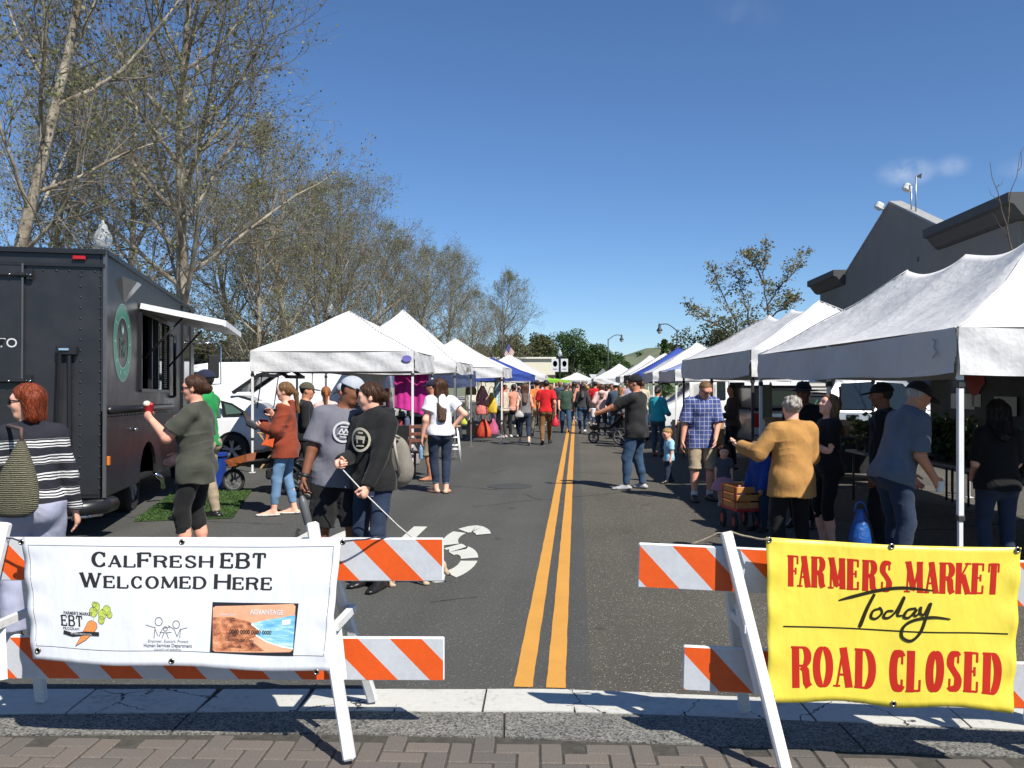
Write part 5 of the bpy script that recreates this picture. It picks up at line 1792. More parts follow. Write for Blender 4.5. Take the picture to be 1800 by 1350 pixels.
# --- white hatchback with its tailgate up, nose to the left, side towards us
car = thing('parked_car', 'white hatchback with its rear hatch lifted open under the left canopy', 'car', (-6.95, 18.2, 0), R(180 - 2))
st = [(2.05, .35, .62, .66, .70, .55), (1.95, .24, .70, .76, .80, .62), (1.45, .20, .80, .88, .855, .68), (.95, .19, .86, .98, .865, .70), (.45, .19, .88, 1.28, .87, .62), (-.15, .19, .90, 1.46, .87, .58), (-.7, .19, .93, 1.48, .87, .58), (-1.25, .20, .96, 1.40, .86, .57), (-1.65, .22, .98, 1.22, .84, .60), (-1.92, .26, .98, 1.02, .80, .62), (-2.08, .36, .86, .90, .72, .58)]
loft_body(st).build('body', CARW, car, True, fix=True)
for sgn in (-1, 1):
 side_panel(car, [(.55, .93), (.1, 1.34), (-.38, 1.38), (-.38, .95)], sgn * .845, GLASSG, 'side_window')
 side_panel(car, [(-.45, .95), (-.45, 1.38), (-.98, 1.36), (-1.08, .98)], sgn * .845, GLASSG, 'side_window')
 side_panel(car, [(-1.12, .99), (-1.06, 1.32), (-1.30, 1.26), (-1.62, 1.06), (-1.60, 1.02)], sgn * .838, BLK, 'quarter_surround')
 side_panel(car, [(-1.18, 1.03), (-1.14, 1.26), (-1.30, 1.21), (-1.52, 1.06)], sgn * .846, GLASSG, 'quarter_window')
 for xx in (1.30, -1.32):
  mb = MB(); mb.lathe([(.36, sgn * .872), (0, sgn * .872)], c=(xx, 0, .33), n=24, axis='y'); mb.build('wheel_arch', BLK, car)
  wheel(car, xx, sgn * .825, .315, .315, .2, sgn, 5)
 side_panel(car, [(-1.85, .70), (-1.80, .94), (-2.02, .92), (-2.05, .66)], sgn * .80, RED, 'tail_lamp')
mb = MB(); mb.box((-1.96, 0, .92), (.22, 1.1, .40)); mb.build('boot_opening', BLK, car)
# lifted tailgate
mb = MB()
hp_ = [Vector((-1.22, 0, 1.47)), Vector((-1.75, 0, 1.83)), Vector((-2.12, 0, 1.95)), Vector((-2.35, 0, 1.80))]
for a_, b_ in zip(hp_[:-1], hp_[1:]):
 for s in (-1, 1): mb.bar(a_ + Vector((0, s * .56, 0)), b_ + Vector((0, s * .56, 0)), .12, .06)
for p in hp_[1:]: mb.bar(p + Vector((0, -.56, 0)), p + Vector((0, .56, 0)), .10, .07)
gate = mb.build('tailgate', BLK, car)
mb = MB(); mb.quad(hp_[0] + Vector((0, -.5, .01)), hp_[0] + Vector((0, .5, .01)), hp_[1] + Vector((0, .5, .01)), hp_[1] + Vector((0, -.5, .01))); mb.build('rear_window', GLASSG, gate)
mb = MB()
for s in (-1, 1): mb.tube([(-1.70, s * .56, 1.05), (-1.82, s * .55, 1.84)], .012, 6)
mb.build('gas_strut', BLK, car)
side_panel(car, [(.3, .78), (.3, .80), (.12, .80), (.12, .78)], .88, CHROME, 'door_handle')
side_panel(car, [(-.75, .80), (-.75, .82), (-.93, .82), (-.93, .80)], .88, CHROME, 'door_handle')
def van(label, loc, rotz, L=5.4, H=2.15, mat=CARW, dark_side=False):
 v = thing('parked_van', label, 'van', loc, rotz, 'white vans parked behind the stalls')
 k = H / 2.15
 st = [(L / 2, .42, .78, .82, .80, .66), (L / 2 - .1, .30, .92, .98, .92, .72), (L / 2 - .55, .28, 1.02, 1.16, .98, .78), (L / 2 - .95, .28, 1.10, 1.5 * k, .99, .80), (L / 2 - 1.5, .28, 1.15, 2.08 * k, .99, .80), (L / 2 - 2.0, .28, 1.18, 2.14 * k, .99, .82), (0, .28, 1.2, 2.15 * k, .99, .83), (-L / 2 + .25, .28, 1.2, 2.13 * k, .99, .83), (-L / 2 + .05, .30, 1.2, 2.08 * k, .97, .81), (-L / 2, .36, 1.2, 2.0 * k, .94, .78)]
 loft_body(st).build('body', mat, v, True, fix=True)
 for sgn in (-1, 1):
  side_panel(v, [(L / 2 - .75, 1.18), (L / 2 - 1.45, 1.88 * k), (L / 2 - 1.95, 1.92 * k), (L / 2 - 1.95, 1.2)], [sgn * .97, sgn * .90, sgn * .90, sgn * .97], GLASSD, 'side_window', .03)
  for xx in (L / 2 - .95, -L / 2 + 1.0):
   mb = MB(); mb.lathe([(.41, sgn * .993), (0, sgn * .993)], c=(xx, 0, .36), n=22, axis='y'); mb.build('wheel_arch', BLK, v)
   wheel(v, xx, sgn * .93, .345, .345, .22, sgn, 6)
  side_panel(v, [(-L / 2 + .12, .55), (L / 2 - .4, .55), (L / 2 - .4, .62), (-L / 2 + .12, .62)], sgn * 1.002, BLK, 'trim_strip')
  side_panel(v, [(-L / 2 - .004, .8), (-L / 2 + .03, 1.35), (-L / 2 + .07, 1.35), (-L / 2 + .05, .8)], sgn * .97, RED, 'tail_lamp', .1)
  # sliding-door seams
  for xx in (L / 2 - 2.05, -L / 2 + 1.75):
   side_panel(v, [(xx, .40), (xx, 1.95 * k), (xx + .018, 1.95 * k), (xx + .018, .40)], [sgn * .998, sgn * .87, sgn * .87, sgn * .998], BLK, 'door_seam', .02)
 mb = MB(); mb.quad((-L / 2 - .006, -.7, 1.3), (-L / 2 - .006, .7, 1.3), (-L / 2 + .022, .66, 1.9 * k), (-L / 2 + .022, -.66, 1.9 * k)); mb.build('rear_window', GLASSD, v)
 return v
van('long white cargo van parked behind the open hatchback', at(470, 675, 22.6).xy.to_3d(), R(178), 6.4, 2.22)
van('white van parked side-on behind the second right tent', (7.0, 25.5, 0), R(180), 5.6, 2.1)
van('white van at the far right behind the fourth right canopy', (8.6, 31.0, 0), R(172), 5.2, 2.05)
# --- silver pickup, side on, bed to the left
pk = thing('pickup_truck', 'silver double cab pickup parked behind the nearest right tents', 'pickup', (7.55, 18.6, 0), R(2))
st = [(-2.65, .55, 1.02, 1.06, .88, .80), (-2.6, .48, 1.06, 1.10, .93, .86), (-1.0, .45, 1.08, 1.12, .94, .86), (-.92, .45, 1.09, 1.70, .94, .70), (-.72, .42, 1.09, 1.80, .94, .68), (.1, .42, 1.08, 1.82, .94, .68), (.75, .42, 1.07, 1.74, .94, .67), (1.3, .44, 1.05, 1.18, .94, .74), (2.0, .45, 1.0, 1.10, .93, .74), (2.5, .48, .95, 1.0, .88, .70), (2.62, .55, .80, .84, .82, .66)]
loft_body(st).build('body', CARS, pk, True, fix=True)
for sgn in (-1, 1):
 side_panel(pk, [(-.78, 1.14), (-.72, 1.66), (-.05, 1.70), (-.05, 1.13)], [sgn * .93, sgn * .80, sgn * .80, sgn * .93], GLASSD, 'side_window', .03)
 side_panel(pk, [(.03, 1.13), (.03, 1.70), (.58, 1.66), (1.05, 1.12)], [sgn * .93, sgn * .80, sgn * .80, sgn * .93], GLASSD, 'side_window', .03)
 for hx in (-.66, .18): side_panel(pk, [(hx, .97), (hx, 1.02), (hx + .24, 1.02), (hx + .24, .97)], sgn * .965, BLK, 'door_handle', .03)
 for xx in (-1.75, 1.75):
  mb = MB(); mb.lathe([(.44, sgn * .945), (0, sgn * .945)], c=(xx, 0, .42), n=22, axis='y'); mb.build('wheel_arch', BLK, pk)
  wheel(pk, xx, sgn * .88, .39, .39, .25, sgn, 6)
 side_panel(pk, [(-2.64, .75), (-2.62, 1.05), (-2.48, 1.05), (-2.48, .75)], sgn * .93, RED, 'tail_lamp', .05)
 for xx in (-.04, -.86): side_panel(pk, [(xx, .5), (xx, 1.10), (xx + .015, 1.10), (xx + .015, .5)], sgn * .948, BLK, 'door_seam', .02)
# bed cover in black
mb = MB(); mb.box((-1.78, 0, 1.36), (1.62, 1.66, .52), bev=.06); cap = mb.build('bed_cover', M('car_paint_navy', (.02, .025, .04), .3, coat=.5), pk)
side_panel(pk, [(-2.45, 1.22), (-2.4, 1.5), (-1.15, 1.52), (-1.1, 1.22)], -.842, GLASSG, 'cap_window', .02)
# ------------------------------------------------------------------ food truck
def truck_paint():
 m, nt, b = nodes_of('truck_black_paint')
 n = vnoise(nt, 2.5, 5, .6)
 c = ramp(nt, n.outputs['Fac'], [(.3, (.014, .0145, .016)), (.7, (.022, .022, .024))]).outputs[0]
 nt.links.new(c, b.inputs['Base Color']); b.inputs['Roughness'].default_value = .34
 r_ = ramp(nt, n.outputs['Fac'], [(.3, .28), (.7, .42)]).outputs[0]; nt.links.new(r_, b.inputs['Roughness'])
 n2 = vnoise(nt, 1.6, 3, .5); bump(nt, b, n2.outputs['Fac'], .06, .1)
 return m
TPAINT = truck_paint(); TRIM = M('truck_trim_black', (.012, .012, .013), .35, var=.1); ALU = M('brushed_aluminium', (.55, .56, .57), .32, .9, var=.08, vs=30)
truck = thing('food_truck', 'matte black step-van food truck with a round green emblem and serving hatch', 'food truck', (-4.30, 9.0, 0), R(102.4))
truck.rotation_euler = (0, R(.9), R(102.4))
TW, TL, TZ0, TZ1 = 2.35, 6.3, .45, 3.06
# side wall with the serving window opening and wheel arch; x along the truck (forward), y to its left
def wall_panels(y, th, has_win):
 mb = MB()
 wx0, wx1, wz0, wz1 = 1.70, 3.66, 1.60, 2.58
 if has_win:
  mb.box((wx0 / 2, y, (1.36 + TZ1) / 2), (wx0, th, TZ1 - 1.36))
  mb.box(((wx0 + wx1) / 2, y, (wz1 + TZ1) / 2), (wx1 - wx0, th, TZ1 - wz1))
  mb.box(((wx0 + wx1) / 2, y, (1.36 + wz0) / 2), (wx1 - wx0, th, wz0 - 1.36))
  mb.box(((wx1 + TL) / 2, y, (1.36 + TZ1) / 2), (TL - wx1, th, TZ1 - 1.36))
 else:
  mb.box((TL / 2, y, (1.36 + TZ1) / 2), (TL, th, TZ1 - 1.36))
 # lower skirt with an arched cut-out for the rear wheel
 cx, rr = 2.30, .56
 pts = [(0, TZ0), (cx - rr, TZ0)] + [(cx - rr * math.cos(t * math.pi / 10), TZ0 + .02 + rr * .86 * math.sin(t * math.pi / 10)) for t in range(0, 11)] + [(cx + rr, TZ0), (TL, TZ0), (TL, 1.36), (0, 1.36)]
 top = [(x, z) for x, z in pts]
 # split into strips so no concave polygon is needed
 xs = sorted(set([0, cx - rr] + [round(cx - rr * math.cos(t * math.pi / 10), 4) for t in range(11)] + [TL]))
 def zlow(x):
  d = abs(x - cx)
  return TZ0 if d >= rr else TZ0 + .86 * math.sqrt(max(rr * rr - d * d, 0))
 for a, b in zip(xs[:-1], xs[1:]):
  za, zb = zlow(a + 1e-4 if abs(a - (cx - rr)) < 1e-3 else a), zlow(b)
  vs = [(a, y - th / 2, za), (b, y - th / 2, zb), (b, y - th / 2, 1.36), (a, y - th / 2, 1.36), (a, y + th / 2, za), (b, y + th / 2, zb), (b, y + th / 2, 1.36), (a, y + th / 2, 1.36)]
  mb._add(vs, [(0, 1, 2, 3), (7, 6, 5, 4), (0, 4, 5, 1), (3, 2, 6, 7)])
 return mb
wall_panels(.02, .04, True).build('right_side_panel', TPAINT, truck)
wall_panels(TW - .02, .04, False).build('left_side_panel', TPAINT, truck)
mb = MB(); mb.box((.022, TW / 2, (TZ0 + TZ1) / 2), (.044, TW - .09, TZ1 - TZ0), bev=.004); mb.build('rear_panel', TPAINT, truck)
mb = MB(); mb.box((TL / 2, TW / 2, TZ1 - .02), (TL, TW - .01, .06), bev=.02); mb.build('roof', TPAINT, truck)
mb = MB(); mb.box((TL / 2, TW / 2, TZ0 + .02), (TL, TW - .1, .04)); mb.build('floor', BLK, truck)
mb = MB(); mb.prism([(TL, TZ0), (TL + .95, TZ0), (TL + 1.0, 1.25), (TL + .45, 1.35), (TL + .22, 2.75), (TL, 3.0)], .08, TW - .08, 'y'); mb.build('cab', TPAINT, truck)
mb = MB(); mb.quad((TL + .465, .25, 1.42), (TL + .465, TW - .25, 1.42), (TL + .25, TW - .25, 2.62), (TL + .25, .25, 2.62)); mb.build('windscreen', GLASSD, truck)
# edge trims with rivets
mb = MB()
mb.bar((.0, .0, TZ0), (.0, .0, TZ1), .035, .035)
mb.build('corner_trim', M('truck_corner_trim', (.11, .11, .115), .35, .5), truck)
mb = MB(); mb.box((-.012, TW / 2, TZ1 - .16), (.03, TW, .035)); mb.box((-.016, TW / 2, TZ1 - .015), (.05, TW + .02, .05)); mb.build('roof_rail', TRIM, truck)
mb = MB(); mb.box((TL / 2, -.012, TZ1 - .015), (TL, .04, .05)); mb.build('roof_rail', TRIM, truck)
mb = MB()
for i in range(22):
 z = TZ0 + .1 + i * .112
 for w in (.05, .24): mb.sphere((-.003, w, z), (.008, .011, .011), 6, 4)
 if i % 1 == 0: mb.sphere((.05, -.003, z), (.011, .008, .011), 6, 4)
for i in range(18): mb.sphere((-.004, .1 + i * .125, TZ1 - .22), (.008, .011, .011), 6, 4)
for i in range(24):
 mb.sphere((.15 + i * .15, -.003, 1.30), (.01, .007, .01), 6, 4)
rv = mb.build('rivets', M('rivet_dark', (.05, .05, .05), .4, .6), truck, 'all'); rv['kind'] = 'stuff'
# rub rail
mb = MB(); mb.tube([(.12, -.01, 1.37), (3.95, -.01, 1.37)], .045, 8); mb.build('rub_rail', TRIM, truck, 'all')
# rear upper door with hinges, bars and lettering
mb = MB(); mb.box((-.006, 1.52, 2.28), (.03, 1.48, 1.24), bev=.006); door = mb.build('rear_door', TPAINT, truck)
mb = MB()
mb.bar((-.035, .785, 1.66), (-.035, .785, 2.90), .018, .018); mb.build('door_edge', M('truck_corner_trim', (1, 1, 1)), door)
for z in (2.78, 1.68):
 mb = MB(); mb.tube([(-.05, .76, z), (-.05, 2.2, z)], .014, 8); mb.box((-.035, .80, z), (.03, .10, .05), bev=.006); mb.box((-.035, .72, z + .01), (.03, .06, .12), bev=.006)
 for dy in (.70, .74, .9, 1.15): mb.sphere((-.055, dy, z), .016, 8, 6)
 mb.build('latch_bar', TRIM, door, True)
 mb = MB()
 for dy in (.705, .90, 1.2): mb.sphere((-.062, dy, z + .0), .013, 8, 6)
 mb.build('bolt', CHROME, door, 'all')
V, F = font_mesh('TO', .135, .0)
V2, F2 = font_mesh('TO', .135, -.006)
LWHITE = M('decal_white', (.62, .63, .62), .5, var=.02)
mb = MB(); mb._add([(-.0225, 1.055 - a, b) for a, b in V], F); o = mb.build('lettering', LWHITE, door); o.location = (0, -.125, 2.03)
mb = MB(); mb._add([(-.0240, 1.055 - a, b) for a, b in V2], F2); o = mb.build('lettering_inner', TPAINT, door); o.location = (0, -.125, 2.03)
# folded ladder / hold-open arm on the rear
mb = MB(); mb.box((-.04, .36, 2.0), (.07, .20, .10), bev=.01); mb.bar((-.09, .42, 1.98), (-.05, .46, 1.15), .03, .03); mb.bar((-.05, .33, 1.95), (-.03, .33, .9), .028, .028); mb.build('hold_open_arm', TRIM, truck)
mb = MB(); mb.box((-.085, .38, 2.01), (.02, .10, .03), bev=.005); mb.build('arm_catch', CHROME, truck)
# lights
for w in (.34, TW - .34):
 mb = MB(); mb.lathe([(.085, .0), (.085, -.03), (.07, -.035)], c=(-.005, w, .66), n=20, axis='x', cap=False); tl = mb.build('tail_light', CHROME, truck, True)
 mb = MB(); mb.lathe([(.068, -.026), (.05, -.045), (0, -.05)], c=(-.005, w, .66), n=20, axis='x'); mb.build('lens', RED, tl, True)
for w in (.25, TW / 2, TW - .25):
 mb = MB(); mb.box((-.03, w, TZ1 - .085), (.03, .13, .045), bev=.01); mb.build('marker_light', RED, truck)
mb = MB(); mb.box((.10, -.015, .83), (.07, .03, .10), bev=.008); mb.build('marker_light', AMB, truck)
# bumper
mb = MB(); mb.tube([(.25, -.02, .36), (.0, .02, .36), (-.12, .16, .36), (-.14, TW / 2, .36), (-.12, TW - .16, .36), (.0, TW - .02, .36)], .085, 8); mb.build('bumper', TRIM, truck, 'all')
mb = MB(); mb.tube([(.0, .02, .28), (-.13, .16, .275), (-.15, TW / 2, .275)], .022, 6); mb.build('bumper_edge', CHROME, truck, 'all')
# wheels
wheel(truck, 2.30, .30, .42, .42, .26, -1, 6); wheel(truck, 2.30, TW - .30, .42, .42, .26, 1, 6)
wheel(truck, TL + .25, .25, .42, .42, .26, -1, 6); wheel(truck, TL + .25, TW - .25, .42, .42, .26, 1, 6)
mb = MB(); mb.tube([(2.75, -.0, .46), (2.9, -.06, .38), (3.0, -.06, .25)], .035, 8); mb.build('exhaust', CHROME, truck, 'all')
# emblem: green ring with letters and sprout
EMG = M('emblem_green', (.035, .21, .135), .4, var=.08); EML = M('emblem_line', (.36, .58, .48), .45, var=.02)
EC = (.785, 2.135)
def ring2(r0, r1, y, mat, name, par):
 mb = MB(); n = 44
 vs = []
 for i in range(n):
  a = 2 * math.pi * i / n
  vs += [(EC[0] + r0 * math.cos(a), y, EC[1] + r0 * math.sin(a)), (EC[0] + r1 * math.cos(a), y, EC[1] + r1 * math.sin(a))]
 mb._add(vs, [(2 * i, 2 * i + 1, (2 * i + 3) % (2 * n), (2 * i + 2) % (2 * n)) for i in range(n)])
 return mb.build(name, mat, par)
em = ring2(.30, .43, -.004, EMG, 'emblem', truck)
for a_, b_ in ((.437, .445), (.288, .297), (.418, .421)): ring2(a_, b_, -.0055, EML, 'emblem_line', em)
V, F = font_mesh('FM', .27, .004)
mb = MB(); mb._add([(EC[0] + a * .8, -.006, EC[1] - .17 + b * 1.15) for a, b in V], F); mb.build('lettering', EMG, em)
V, F = font_mesh('FM', .27, -.004)
mb = MB(); mb._add([(EC[0] + a * .8, -.0072, EC[1] - .17 + b * 1.15) for a, b in V], F); mb.build('lettering_inner', TPAINT, em)
mb = MB()
for s in (-1, 1):
 mb._add([(EC[0] + s * x, -.006, EC[1] + z) for x, z in ((0, .09), (.055, .13), (.05, .22), (.005, .15))], [(0, 1, 2, 3)])
mb.build('sprout', EML, em)
for i in range(30):
 a = math.pi * 2 * i / 30
 if math.cos(a - math.pi / 2) > .93: continue
 mb = MB(); c_, s_ = math.cos(a), math.sin(a)
 mb._add([(EC[0] + (r_ * c_ - t_ * s_), -.0065, EC[1] + (r_ * s_ + t_ * c_)) for r_, t_ in ((.335, -.012), (.385, -.012), (.385, .012), (.335, .012))], [(0, 1, 2, 3)])
 mb.build('emblem_mark', EML, em) if i % 3 == 0 else None
# wedge lamp above the emblem
mb = MB(); mb._add([(.78, .0, 2.90), (1.02, .0, 2.90), (.78, -.16, 2.84), (1.02, -.16, 2.84), (.84, .0, 2.62), (.96, .0, 2.62)], [(0, 1, 3, 2), (2, 3, 5, 4), (0, 2, 4), (1, 5, 3)])
mb.build('wall_lamp', ALU, truck)
# serving window: frame, opening, shelves, panes, and the raised hatch
mb = MB()
for a_, b_ in (((1.70, 1.60), (3.66, 1.60)), ((1.70, 2.58), (3.66, 2.58)), ((1.70, 1.60), (1.70, 2.58)), ((3.66, 1.60), (3.66, 2.58)), ((2.35, 1.60), (2.35, 2.58)), ((2.80, 1.60), (2.80, 2.58))):
 mb.bar((a_[0], -.01, a_[1]), (b_[0], -.01, b_[1]), .04, .05, up=(0, 1, 0))
win = mb.build('serving_window', TRIM, truck)
mb = MB(); mb.quad((2.35, .012, 1.62), (2.80, .012, 1.62), (2.80, .012, 2.56), (2.35, .012, 2.56)); mb.quad((2.82, .020, 1.62), (3.64, .020, 1.62), (3.64, .020, 2.56), (2.82, .020, 2.56)); mb.build('pane', glass_mat('hatch_glass', (.02, .022, .024), .03), win)
mb = MB(); mb.box((2.65, .95, 2.0), (2.0, .03, 1.6)); mb.build('inner_wall', M('kitchen_steel', (.35, .36, .36), .35, .8), truck)
mb = MB(); mb.box((2.65, .30, 1.60), (1.9, .5, .03)); mb.build('counter', ALU, truck)
for i, (x, h, r_, c_) in enumerate(((1.80, .16, .045, (.5, .08, .06)), (1.90, .22, .04, (.6, .6, .58)), (2.0, .14, .05, (.45, .1, .1)), (2.12, .20, .04, (.5, .45, .2)), (2.24, .12, .05, (.7, .7, .7)))):
 mb = MB(); mb.lathe([(r_, 0), (r_, h * .7), (r_ * .4, h * .85), (r_ * .4, h), (0, h)], n=10); o = mb.build('jar', M('jar_%d' % i, c_, .3), truck, True, loc=(x, .18, 1.616))
mb = MB()
for i in range(28): mb.sphere((3.40, -.025, 1.66 + i * .032), .0135, 6, 4)
for i in range(28): mb.sphere((3.30, -.025, 1.66 + i * .032), .0135, 6, 4)
bd = mb.build('bead_string', M('bead_gold', (.55, .48, .33), .3, .6), win, 'all'); bd['kind'] = 'stuff'
mb = MB()
a0, a1 = Vector((1.68, -.02, 2.63)), Vector((3.72, -.02, 2.63))
b0, b1 = Vector((1.68, -1.02, 2.43)), Vector((3.72, -1.02, 2.43))
up = Vector((0, -.05, .045))
mb._add([a0, a1, b1, b0, a0 + Vector((0, 0, .05)), a1 + Vector((0, 0, .05)), b1 + Vector((0, 0, .05)), b0 + Vector((0, 0, .05))], [(0, 1, 2, 3), (7, 6, 5, 4), (0, 3, 7, 4), (1, 5, 6, 2), (3, 2, 6, 7), (0, 4, 5, 1)])
hatch = mb.build('hatch', M('hatch_alu', (.42, .43, .44), .4, .3, var=.1), truck)
mb = MB(); mb.bar(b0 + Vector((0, -.005, .02)), b1 + Vector((0, -.005, .02)), .03, .075); mb.bar(a0 + Vector((-.005, 0, .025)), b0 + Vector((-.005, 0, .025)), .03, .07); mb.build('hatch_edge', M('hatch_edge_white', (.68, .68, .68), .4), hatch)
mb = MB(); mb.tube([(3.5, -.04, 1.95), (3.55, -.5, 2.50)], .014, 6); mb.tube([(1.8, -.04, 2.0), (1.78, -.5, 2.52)], .014, 6); mb.build('gas_strut', TRIM, hatch, 'all')
# further fittings along the side
mb = MB(); mb.tube([(4.0, -.05, 1.52), (4.0, -.05, 2.45)], .025, 8); mb.tube([(4.0, -.05, 1.52), (4.0, .0, 1.52)], .02, 6); mb.tube([(4.0, -.05, 2.45), (4.0, .0, 2.45)], .02, 6); mb.build('grab_rail', TRIM, truck, 'all')
mb = MB(); mb.box((4.95, -.012, 1.9), (.05, .04, 2.2)); mb.box((5.75, -.012, 1.9), (.05, .04, 2.2)); mb.build('door_frame', TRIM, truck)
mb = MB(); mb.box((5.35, -.006, 2.1), (.55, .03, .95), bev=.03); mb.build('door_window', GLASSD, truck)
mb = MB(); mb.sphere((1.35, -.03, 1.12), .028, 8, 6); mb.build('key_lock', CHROME, truck, 'all')
mb = MB(); mb.tube([(6.1, 0, 2.45), (6.25, -.40, 2.5), (6.25, -.46, 2.4), (6.25, -.46, 1.75), (6.1, 0, 1.72)], .014, 6); mir = mb.build('mirror_bracket', CHROME, truck, 'all')
mb = MB(); mb.box((6.23, -.34, 2.06), (.05, .19, .42), bev=.03); mb.build('mirror', BLK, mir)
mb = MB(); mb.box((1.0, 1.55, TZ1 + .045), (.5, .6, .07), bev=.03); mb.build('roof_vent', M('vent_white', (.66, .66, .64), .5), truck)
mb = MB(); mb.prism([(2.2, TZ1), (2.9, TZ1), (2.85, TZ1 + .30), (2.45, TZ1 + .34)], .55, 1.35, 'y'); mb.build('roof_fan', M('fan_cover_navy', (.035, .03, .06), .5), truck)
mb = MB(); mb.box((2.9, .55, TZ1 + .17), (.05, .06, .32)); mb.build('roof_fan_edge', M('fan_yellow', (.62, .42, .05), .5), truck)
# ------------------------------------------------------------------ trees
def leaf_quads(P, size, rng, droop=0.0):
 """One small folded leaf (diamond quad) at each point."""
 n = len(P)
 a = rng.normal(size=(n, 3)); a[:, 2] = a[:, 2] * .6 - droop
 a /= np.linalg.norm(a, axis=1, keepdims=True)
 b = np.cross(a, rng.normal(size=(n, 3))); b /= np.linalg.norm(b, axis=1, keepdims=True)
 s = (size * rng.uniform(.6, 1.3, n))[:, None]
 V = np.stack([P, P + a * s * .5 + b * s * .38, P + a * s, P + a * s * .5 - b * s * .38], 1).reshape(-1, 3)
 F = np.arange(n * 4).reshape(-1, 4)
 return V, F
def grow(rng, H, r0, lean=(0, 0), start=.2, n1=26, n2=9, n3=6, n4=3, spread=.42, up=.5):
 main, twig, tips = [], [], []
 def walk(p, d, L, r, lev, steps, wob, lift):
  pts = [p.copy()]; st = L / steps; rr = [r]
  for i in range(steps):
   d = d + rng.normal(size=3) * wob + np.array([0, 0, lift])
   d /= np.linalg.norm(d)
   p = p + d * st
   pts.append(p.copy()); rr.append(r * (1 - (i + 1) / steps * (.82 if lev else .9)))
  tgt = main if lev < 2 else twig
  for i in range(steps): tgt.append((*pts[i], max(rr[i], .003), *pts[i + 1], max(rr[i + 1], .0025)))
  return pts, rr
 def pick(pts, rr, t):
  k = min(int(t * (len(pts) - 1)), len(pts) - 2); f = t * (len(pts) - 1) - k
  return pts[k] * (1 - f) + pts[k + 1] * f, rr[k] * (1 - f) + rr[k + 1] * f, (pts[k + 1] - pts[k])
 def side(ax, ang, az):
  ax = ax / np.linalg.norm(ax)
  o = np.cross(ax, [0.31, .77, .55]); o /= np.linalg.norm(o); q = np.cross(ax, o)
  return ax * math.cos(ang) + (o * math.cos(az) + q * math.sin(az)) * math.sin(ang)
 tp, tr_ = walk(np.zeros(3), np.array([lean[0], lean[1], 1.0]), H, r0, 0, 14, .035, .02)
 az = rng.uniform(0, 6.28)
 for i in range(n1):
  t = start + (1 - start) * (i + rng.uniform(0, 1)) / n1 * .97
  p, r, ax = pick(tp, tr_, t)
  az += 2.4 + rng.normal() * .3
  prof = math.sin(math.pi * min(1, (t - start) / (1 - start) * .8 + .22)) ** .8
  L1 = H * spread * prof * rng.uniform(.75, 1.15)
  ang = (1.05 - .45 * t) * rng.uniform(.8, 1.15)
  b1, br1 = walk(p, side(ax, ang, az), L1, min(r * .5, r0 * .30), 1, 7, .09, .06 * up)
  m2 = max(3, int(n2 * (.5 + L1 / (H * spread))))
  for j in range(m2):
   t2 = .18 + .8 * (j + rng.uniform(0, 1)) / m2
   p2, r2, a2 = pick(b1, br1, t2)
   L2 = L1 * .46 * (1.15 - t2 * .7) * rng.uniform(.6, 1.2) + .2
   b2, br2 = walk(p2, side(a2, rng.uniform(.5, .95), rng.uniform(0, 6.28)), L2, r2 * .55, 2, 4, .13, .08 * up)
   for k in range(n3):
    t3 = .15 + .85 * (k + rng.uniform(0, 1)) / n3
    p3, r3, a3 = pick(b2, br2, t3)
    L3 = L2 * .42 * rng.uniform(.5, 1.2) + .1
    b3, br3 = walk(p3, side(a3, rng.uniform(.4, 1.0), rng.uniform(0, 6.28)), L3, max(r3 * .6, .005), 3, 2, .18, .06 * up)
    tips.append(b3[-1]); tips.append(b3[1])
    for q in range(n4):
     p4, r4, a4 = pick(b3, br3, rng.uniform(.2, 1))
     L4 = L3 * rng.uniform(.3, .7)
     b4, _ = walk(p4, side(a4, rng.uniform(.4, 1.0), rng.uniform(0, 6.28)), L4, .004, 4, 1, .1, .02)
     tips.append(b4[-1])
 return np.array(main), np.array(twig), np.array(tips)
def bark(name, c0, c1):
 m, nt, b = nodes_of(name)
 n = vnoise(nt, 3.2, 5, .65, stretch=(1, 1, .45)); n2 = vnoise(nt, 30, 4)
 c = ramp(nt, n.outputs['Fac'], [(.36, c0), (.5, tuple((x + y) / 2 for x, y in zip(c0, c1))), (.58, c1)]).outputs[0]
 nt.links.new(c, b.inputs['Base Color']); b.inputs['Roughness'].default_value = .9
 bump(nt, b, n2.outputs['Fac'], .4, .03)
 return m
BARK_S = bark('bark_sycamore', (.13, .10, .07), (.33, .29, .22)); TWIG = M('twig_brown', (.175, .15, .115), .9, var=.3, vs=2)
BARK_D = bark('bark_dark', (.06, .045, .03), (.12, .09, .06))
def leaf_mat(name, cols, trans=.35):
 m, nt, b = nodes_of(name)
 n = vnoise(nt, .9, 4, .7); n2 = vnoise(nt, 14, 2)
 f = math_node(nt, 'ADD', math_node(nt, 'MULTIPLY', n.outputs['Fac'], .5), math_node(nt, 'MULTIPLY', n2.outputs['Fac'], .5))
 c = ramp(nt, f, [(.32 + .36 * i / (len(cols) - 1), q) for i, q in enumerate(cols)]).outputs[0]
 nt.links.new(c, b.inputs['Base Color']); b.inputs['Roughness'].default_value = .6
 tr = nt.nodes.new('ShaderNodeBsdfTranslucent'); nt.links.new(c, tr.inputs['Color'])
 mx = nt.nodes.new('ShaderNodeMixShader'); mx.inputs[0].default_value = trans
 nt.links.new(b.outputs[0], mx.inputs[1]); nt.links.new(tr.outputs[0], mx.inputs[2])
 nt.links.new(mx.outputs[0], nt.nodes['Material Output'].inputs['Surface'])
 return m
LEAF_SY = leaf_mat('leaf_sycamore_spring', [(.13, .115, .05), (.18, .19, .065), (.25, .29, .09)])
